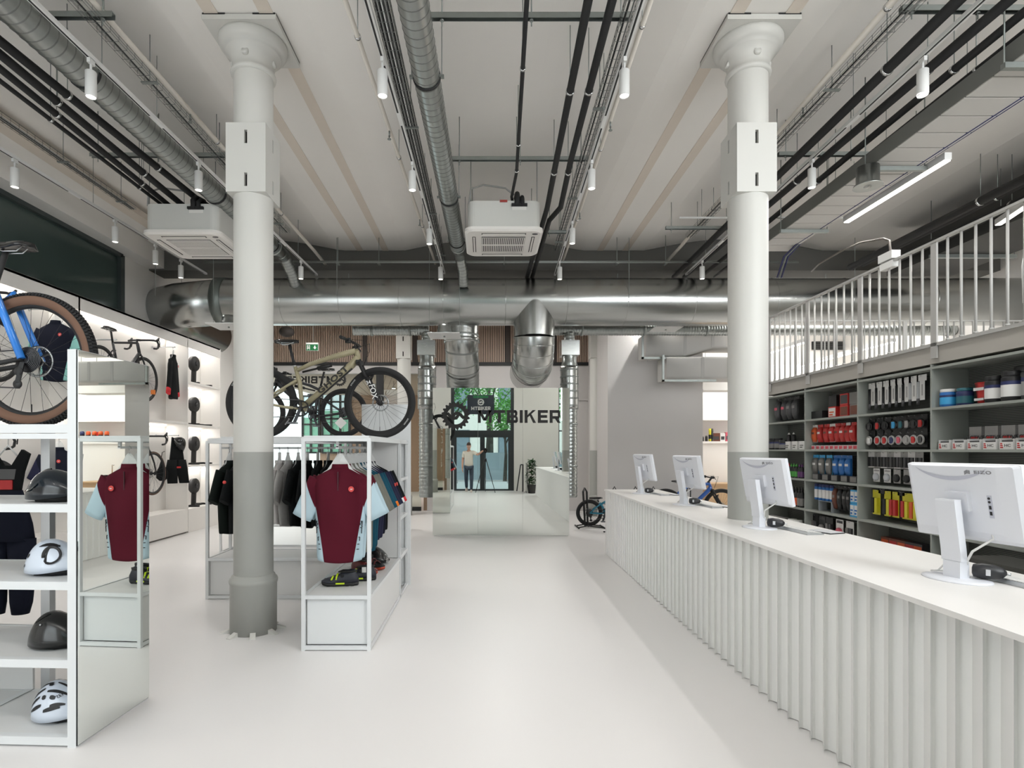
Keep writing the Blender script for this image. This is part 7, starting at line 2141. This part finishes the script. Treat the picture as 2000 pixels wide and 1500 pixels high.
# ================================================================== AT THE ENTRANCE (SEEN IN THE MIRROR)
t = thing('tripod', 'black tripod with camera, seen in the mirror before the door', 'tripod', (0, -0.12, 0))
MB().tube([(0, 0, 0.55), (0, 0, 1.42)], 0.016, 10).build('centre_column', BLACK, t)
MB().lathe([(0.03, 1.10), (0.045, 1.12), (0.045, 1.2), (0.03, 1.22)], 16).build('shoulder', BLACK, t)
MB().box(-0.04, 0.04, -0.04, 0.04, 1.40, 1.455).build('head', BLACK, t)
for a in (pi / 2 + pi, pi / 6 , 5 * pi / 6):
    d = Vector((cos(a), sin(a), 0))
    MB().tube([d * 0.04 + Vector((0, 0, 1.15)), d * 0.22 + Vector((0, 0, 0.6)), d * 0.40 + Vector((0, 0, 0.01))], [0.017, 0.014, 0.010], 8).build('leg', BLACK, t)
t = thing('camera', 'black photo camera on the tripod, seen in the mirror', 'camera', (0, -0.12, 1.4555))
MB().box(-0.07, 0.07, -0.03, 0.03, 0, 0.10).build('body', BLACK, t)
MB().loft([[Vector((a, b, z)) for a, b in ((-0.03, -0.025), (0.03, -0.025), (0.03, 0.025), (-0.03, 0.025))] for z in (0.10, 0.125)], 0, False, True).build('prism_hump', BLACK, t)
MB().lathe([(0.036, 0.03), (0.036, 0.055), (0.040, 0.058), (0.040, 0.072)], 20, (0, 0, 0.0745), axis='y', cap=False).build('lens', BLACK, t)

# the man who stands at the tripod
SKIN = mat('skin', (205, 160, 138), 0.55); SHIRT = mat('tee_cream_white', (232, 226, 214), 0.85); JEANS = mat('jeans_dark', (62, 74, 88), 0.85); HAIR = mat('hair_brown', (62, 44, 34), 0.7)
def skin_mesh(name, verts, edges, radii, m_, parent, root=0, lev=2):
    me = bpy.data.meshes.new(name); me.from_pydata(verts, edges, []); me.materials.append(m_)
    o = obj(name, me, parent)
    md = o.modifiers.new('skin', 'SKIN'); md.use_smooth_shade = True
    sv = me.skin_vertices[0].data
    for i, r in enumerate(radii):
        sv[i].radius = (r, r) if not isinstance(r, tuple) else r
        sv[i].use_root = (i == root)
    sb = o.modifiers.new('sub', 'SUBSURF'); sb.levels = lev; sb.render_levels = lev
    return o
mx_, my_ = -0.60, -0.52
t = thing('person', 'man in cream T-shirt and dark jeans touching the tripod camera', 'person', (mx_, my_, 0))
# body: pelvis root, torso, neck, head base, arms (right arm reaches the camera), legs mid-stride
V_ = [(0, 0, 0.95), (0, 0.0, 1.10), (0, 0.0, 1.28), (0, 0.0, 1.42), (0, 0.02, 1.50), (0, 0.045, 1.56),
      (-0.17, 0, 1.42), (-0.22, -0.02, 1.16), (-0.23, 0.05, 0.92), (-0.225, 0.07, 0.84),
      (0.17, 0.01, 1.42), (0.33, 0.06, 1.34), (0.48, 0.28, 1.46), (0.53, 0.34, 1.49),
      (-0.09, 0.0, 0.90), (-0.10, -0.06, 0.50), (-0.09, -0.26, 0.13), (0.09, 0.0, 0.90), (0.10, 0.06, 0.49), (0.09, 0.05, 0.09)]
E_ = [(0, 1), (1, 2), (2, 3), (3, 4), (4, 5), (3, 6), (6, 7), (7, 8), (8, 9), (3, 10), (10, 11), (11, 12), (12, 13), (0, 14), (14, 15), (15, 16), (0, 17), (17, 18), (18, 19)]
R_ = [(0.15, 0.10), (0.135, 0.095), (0.15, 0.105), (0.11, 0.09), 0.052, 0.05, 0.062, 0.045, 0.036, 0.028, 0.062, 0.045, 0.034, 0.027, 0.085, 0.06, 0.042, 0.085, 0.06, 0.042]
skin_mesh('body', V_, E_, R_, SKIN, t)
SV = [(0, 0, 0.80), (0, 0, 1.08), (0, 0, 1.28), (0, 0, 1.43), (-0.17, 0, 1.425), (-0.205, -0.012, 1.22), (0.17, 0.01, 1.425), (0.30, 0.05, 1.355)]
skin_mesh('t_shirt', SV, [(0, 1), (1, 2), (2, 3), (3, 4), (4, 5), (3, 6), (6, 7)], [(0.185, 0.135), (0.165, 0.12), (0.170, 0.125), (0.12, 0.10), 0.078, 0.066, 0.078, 0.064], SHIRT, t)
JV = [(0, 0, 0.96), (-0.09, 0, 0.88), (-0.10, -0.06, 0.50), (-0.09, -0.26, 0.12), (0.09, 0, 0.88), (0.10, 0.06, 0.49), (0.09, 0.05, 0.07)]
skin_mesh('jeans', JV, [(0, 1), (1, 2), (2, 3), (0, 4), (4, 5), (5, 6)], [(0.165, 0.115), 0.098, 0.075, 0.058, 0.098, 0.075, 0.058], JEANS, t)
for (x, y, z, tl) in ((-0.09, -0.24, 0.055, 0.5), (0.09, 0.10, 0.0, 0)):
    rings = []
    for f, w_, h in ((-0.09, 0.03, 0.05), (-0.06, 0.042, 0.085), (0.02, 0.045, 0.075), (0.10, 0.05, 0.05), (0.16, 0.04, 0.035), (0.18, 0.015, 0.02)):
        rings.append([Vector((w_ * cos(2 * pi * j / 12), f, h / 2 * (1 + sin(2 * pi * j / 12)))) for j in range(12)])
    MB().loft(rings, 0, True, True).build('shoe', mat('sneaker_pale', (214, 200, 190), 0.6), t, (x, y, z), (-tl, 0, 0))
hc = Vector((0.0, 0.065, 1.66))
hm = MB(); rings = []
for z, a, b, dy in ((-0.115, 0.03, 0.035, 0.035), (-0.10, 0.05, 0.055, 0.025), (-0.06, 0.064, 0.078, 0.012), (-0.01, 0.072, 0.092, 0.0), (0.04, 0.074, 0.095, -0.004), (0.08, 0.066, 0.085, -0.008), (0.105, 0.045, 0.058, -0.01), (0.118, 0.012, 0.016, -0.01)):
    rings.append([Vector((a * cos(2 * pi * j / 18), dy + b * sin(2 * pi * j / 18), z)) for j in range(18)])
head = hm.loft(rings, 0, True, True).build('head', SKIN, t, hc, (-0.35, 0, 0))
MB().loft([[Vector((x_, 0.085 + y_, z)) for x_, y_ in ((-w_, 0), (0, d_), (w_, 0))] for z, w_, d_ in ((0.02, 0.008, 0.006), (-0.03, 0.016, 0.026), (-0.038, 0.014, 0.008))], 0, True, True).build('nose', SKIN, head)
for s in (-1, 1):
    MB().ball((s * 0.03, 0.082, 0.008), 0.011, 10, 6).build('eye', WHITE, head)
    MB().ball((s * 0.075, 0.0, -0.01), 0.026, 8, 8, 0, (0.35, 0.7, 1.15)).build('ear', SKIN, head)
MB().tube([(-0.022, 0.078, -0.066), (0, 0.084, -0.066), (0.022, 0.078, -0.066)], 0.006, 6).build('mouth', mat('lip', (176, 112, 100), 0.5), head)
rings = [[Vector((a * cos(2 * pi * j / 18), dy + b * sin(2 * pi * j / 18), z + (0.03 if sin(2 * pi * j / 18) > 0.3 and k_ < 2 else 0))) for j in range(18)] for k_, (z, a, b, dy) in enumerate(((-0.03, 0.076, 0.085, -0.02), (0.03, 0.079, 0.097, -0.008), (0.08, 0.073, 0.094, -0.008), (0.118, 0.05, 0.066, -0.008), (0.13, 0.012, 0.016, -0.01)))]
MB().loft(rings, 0, True, True).build('hair', HAIR, head)
def hand(o_, d_, nrm_):
    """palm with four curled fingers and a thumb, one skinned mesh"""
    d_ = Vector(d_).normalized(); n_ = Vector(nrm_).normalized(); s_ = d_.cross(n_).normalized(); o_ = Vector(o_)
    vs_ = [o_, o_ + d_ * 0.05]; es_ = [(0, 1)]; rr_ = [(0.024, 0.016), (0.034, 0.015)]
    for k_ in range(4):
        b = len(vs_); off = (k_ - 1.5) * 0.02; ln = (0.07, 0.08, 0.076, 0.06)[k_]
        vs_ += [o_ + d_ * 0.085 + s_ * off, o_ + d_ * (0.085 + ln * 0.5) + s_ * off * 1.05 + n_ * 0.010, o_ + d_ * (0.085 + ln * 0.85) + s_ * off * 1.05 + n_ * 0.035]
        es_ += [(1, b), (b, b + 1), (b + 1, b + 2)]; rr_ += [0.010, 0.009, 0.008]
    b = len(vs_)
    vs_ += [o_ + d_ * 0.03 - s_ * 0.035 + n_ * 0.01, o_ + d_ * 0.07 - s_ * 0.055 + n_ * 0.025]
    es_ += [(0, b), (b, b + 1)]; rr_ += [0.012, 0.010]
    return [tuple(v) for v in vs_], es_, rr_
for o_, d_, n_ in (((-0.225, 0.07, 0.845), (0, 0.15, -1), (1, 0.2, 0)), ((0.515, 0.325, 1.482), (0.7, 0.6, 0.15), (0, 0.3, -1))):
    a, b, c_ = hand(o_, d_, n_)
    skin_mesh('hand', a, b, c_, SKIN, t, 0, 1)
# plant in a pot, glass balustrade and handrail right of the door
LEAF = mat('leaf_dark_green', (44, 84, 44), 0.5, noise=0.3, nscale=6)
t = thing('potted_plant', 'bushy green plant in a dark pot, seen in mirror by the counter', 'plant', (1.62, 0.2, 0))
MB().lathe([(0.12, 0), (0.15, 0.28), (0.16, 0.3), (0.14, 0.3)], 20).build('pot', mat('pot_dark', (60, 58, 58), 0.6), t)
rr = random.Random(3); lf = MB()
for i in range(480):
    a = rr.uniform(0, 2 * pi); z = rr.uniform(0.30, 1.15); rad = rr.uniform(0.02, 0.17) * (1.1 - abs(z - 0.6) * 0.9)
    c = Vector((rad * cos(a), rad * sin(a), z)); d = Vector((cos(a + rr.uniform(-1, 1)), sin(a + rr.uniform(-1, 1)), rr.uniform(-0.6, 0.6))).normalized()
    s_ = d.cross(Vector((0, 0, 1))).normalized(); l_ = rr.uniform(0.08, 0.14)
    lf.add([c, c + d * l_ * 0.5 + s_ * l_ * 0.28 + Vector((0, 0, 0.01)), c + d * l_, c + d * l_ * 0.5 - s_ * l_ * 0.28 + Vector((0, 0, 0.01))], [(0, 1, 2, 3)], 0, True)
lf.build('leaves', LEAF, t, fix=False)['kind'] = 'stuff'
MB().cyl((0, 0, 0.25), (0, 0, 1.0), 0.012, n=6).build('stem', mat('stem_brown', (70, 56, 40), 0.7), t)
t = thing('handrail', 'dark flat handrail of steps, seen in mirror right of the door', 'handrail', (1.28, -0.55, 0))
MB().bar((-0.14, 0, 0.02), (0.0, 0, 0.98), 0.04, 0.03, 0, (0, 1, 0)).bar((0.0, 0, 0.98), (0.10, 0, 0.98), 0.03, 0.04).bar((0.08, 0, 0.0), (0.08, 0, 0.98), 0.05, 0.03, 0, (0, 1, 0)).build('rail', DFR, t)
t = thing('glass_balustrade', 'clear glass balustrade panel, seen in the mirror beside the plant', 'balustrade', (1.46, -0.55, 0))
MB().box(-0.006, 0.006, 0, 0.9, 0.02, 1.05).build('pane', GLASS, t)
MB().box(-0.015, 0.015, 0, 0.9, 0, 0.03).build('channel', ALU, t)
t = thing('shop_sign', 'dark shop sign with white lettering on the door glass, seen in mirror', 'sign', (-0.17, YF - 0.05, 3.2))
MB().box(-0.5, 0.5, 0, 0.02, -0.36, 0.36).build('board', mat('sign_board_dark', (34, 40, 50), 0.4), t)
tm = block_text('MTBIKER', 0.13, 0.002, WHITE); tm.transform(Matrix.Diagonal((0.8, 1, 1, 1)))
obj('lettering', tm, t, (0.0, 0.023, -0.14))
gear_logo(0.13, 0.002, 20).build('emblem', WHITE, t, (0.0, 0.023, 0.09))
MB().box(-0.28, 0.28, 0.02, 0.024, 0.24, 0.33).build('exit_strip', EXG, t)
# street outside the door
GR = mat('pavement_grey', (168, 170, 170), 0.85, noise=0.05)
g = MB().box(-14, 14, -24, YF - 0.16, -0.14, -0.02).build('pavement', GR); struct(g)
CONC = mat('concrete_wall', (150, 164, 172), 0.8, noise=0.06, nscale=2)
g = MB().box(-14, 14, -9.3, -9.0, -0.02, 1.37).build('garden_wall', CONC); struct(g)
t = thing('building', 'pale building across the street, seen in the mirror', 'building', (0, -20, 0))
MB().box(-14, 14, -1, 0, -0.02, 9).build('wall', mat('render_cream', (222, 220, 212), 0.8), t)
for i in range(8):
    for z in (1.2, 4.2, 7.0):
        x = -11.5 + i * 3.1
        w = MB().box(x, x + 1.1, -0.02, 0.06, z, z + 1.7).build('window', mat('shade_window', (84, 96, 106), 0.3), t)
        MB().box(x + 0.06, x + 1.04, 0.06, 0.065, z + 0.06, z + 1.64).build('pane', mat('pane_grey', (120, 136, 146), 0.15), w)
def tree(label, x, y, h, r, seed, leaf):
    rr = random.Random(seed)
    t = thing('street_tree', label, 'tree', (x, y, -0.02), 0, 'street trees')
    tk = MB().tube([(0, 0, 0), (0.05, 0.02, h * 0.3), (-0.03, 0, h * 0.62)], [0.20 * r / 2, 0.14 * r / 2, 0.07 * r / 2], 10)
    for k_ in range(5):
        a = k_ * 1.3; tk.tube([(0, 0, h * 0.40 + k_ * 0.15), (r * 0.5 * cos(a), r * 0.5 * sin(a), h * 0.62 + k_ * 0.2)], [0.05, 0.02], 6)
    tk.build('trunk', mat('bark_dark', (62, 58, 52), 0.9), t)
    m = MB(); n = int(900 * r)
    for i in range(n):
        a = rr.uniform(0, 2 * pi); q = rr.uniform(-1, 1); rad = r * rr.random() ** 0.4
        c = Vector((rad * cos(a) * sqrt(1 - q * q), rad * sin(a) * sqrt(1 - q * q), h * 0.72 + q * rad * 0.95))
        d = Vector((rr.uniform(-1, 1), rr.uniform(-1, 1), rr.uniform(-1, 0.4))).normalized(); s_ = d.orthogonal().normalized(); l_ = rr.uniform(0.10, 0.20)
        m.add([c, c + d * l_ * 0.5 + s_ * l_ * 0.35, c + d * l_, c + d * l_ * 0.5 - s_ * l_ * 0.35], [(0, 1, 2, 3)], 0, True)
    m.build('foliage', leaf, t, fix=False)['kind'] = 'stuff'
L1 = mat('leaf_fresh', (96, 160, 74), 0.6, noise=0.35, nscale=3); L2 = mat('leaf_mid', (70, 130, 72), 0.6, noise=0.35, nscale=3)
for a in (('large green street tree left of the door, seen in the mirror', -1.7, -6.4, 7.0, 2.2, 1, L2), ('green street tree straight behind the door, seen in mirror', 0.2, -11.0, 8.0, 2.6, 2, L1),
          ('young light-green tree right of the door, seen in the mirror', 0.95, -7.6, 4.4, 1.0, 3, L1), ('leafy street tree at far left outside', -6.8, -8.0, 7.0, 2.3, 4, L2), ('leafy street tree at far right outside', 4.8, -8.0, 7.5, 2.6, 5, L1)):
    tree(*a)
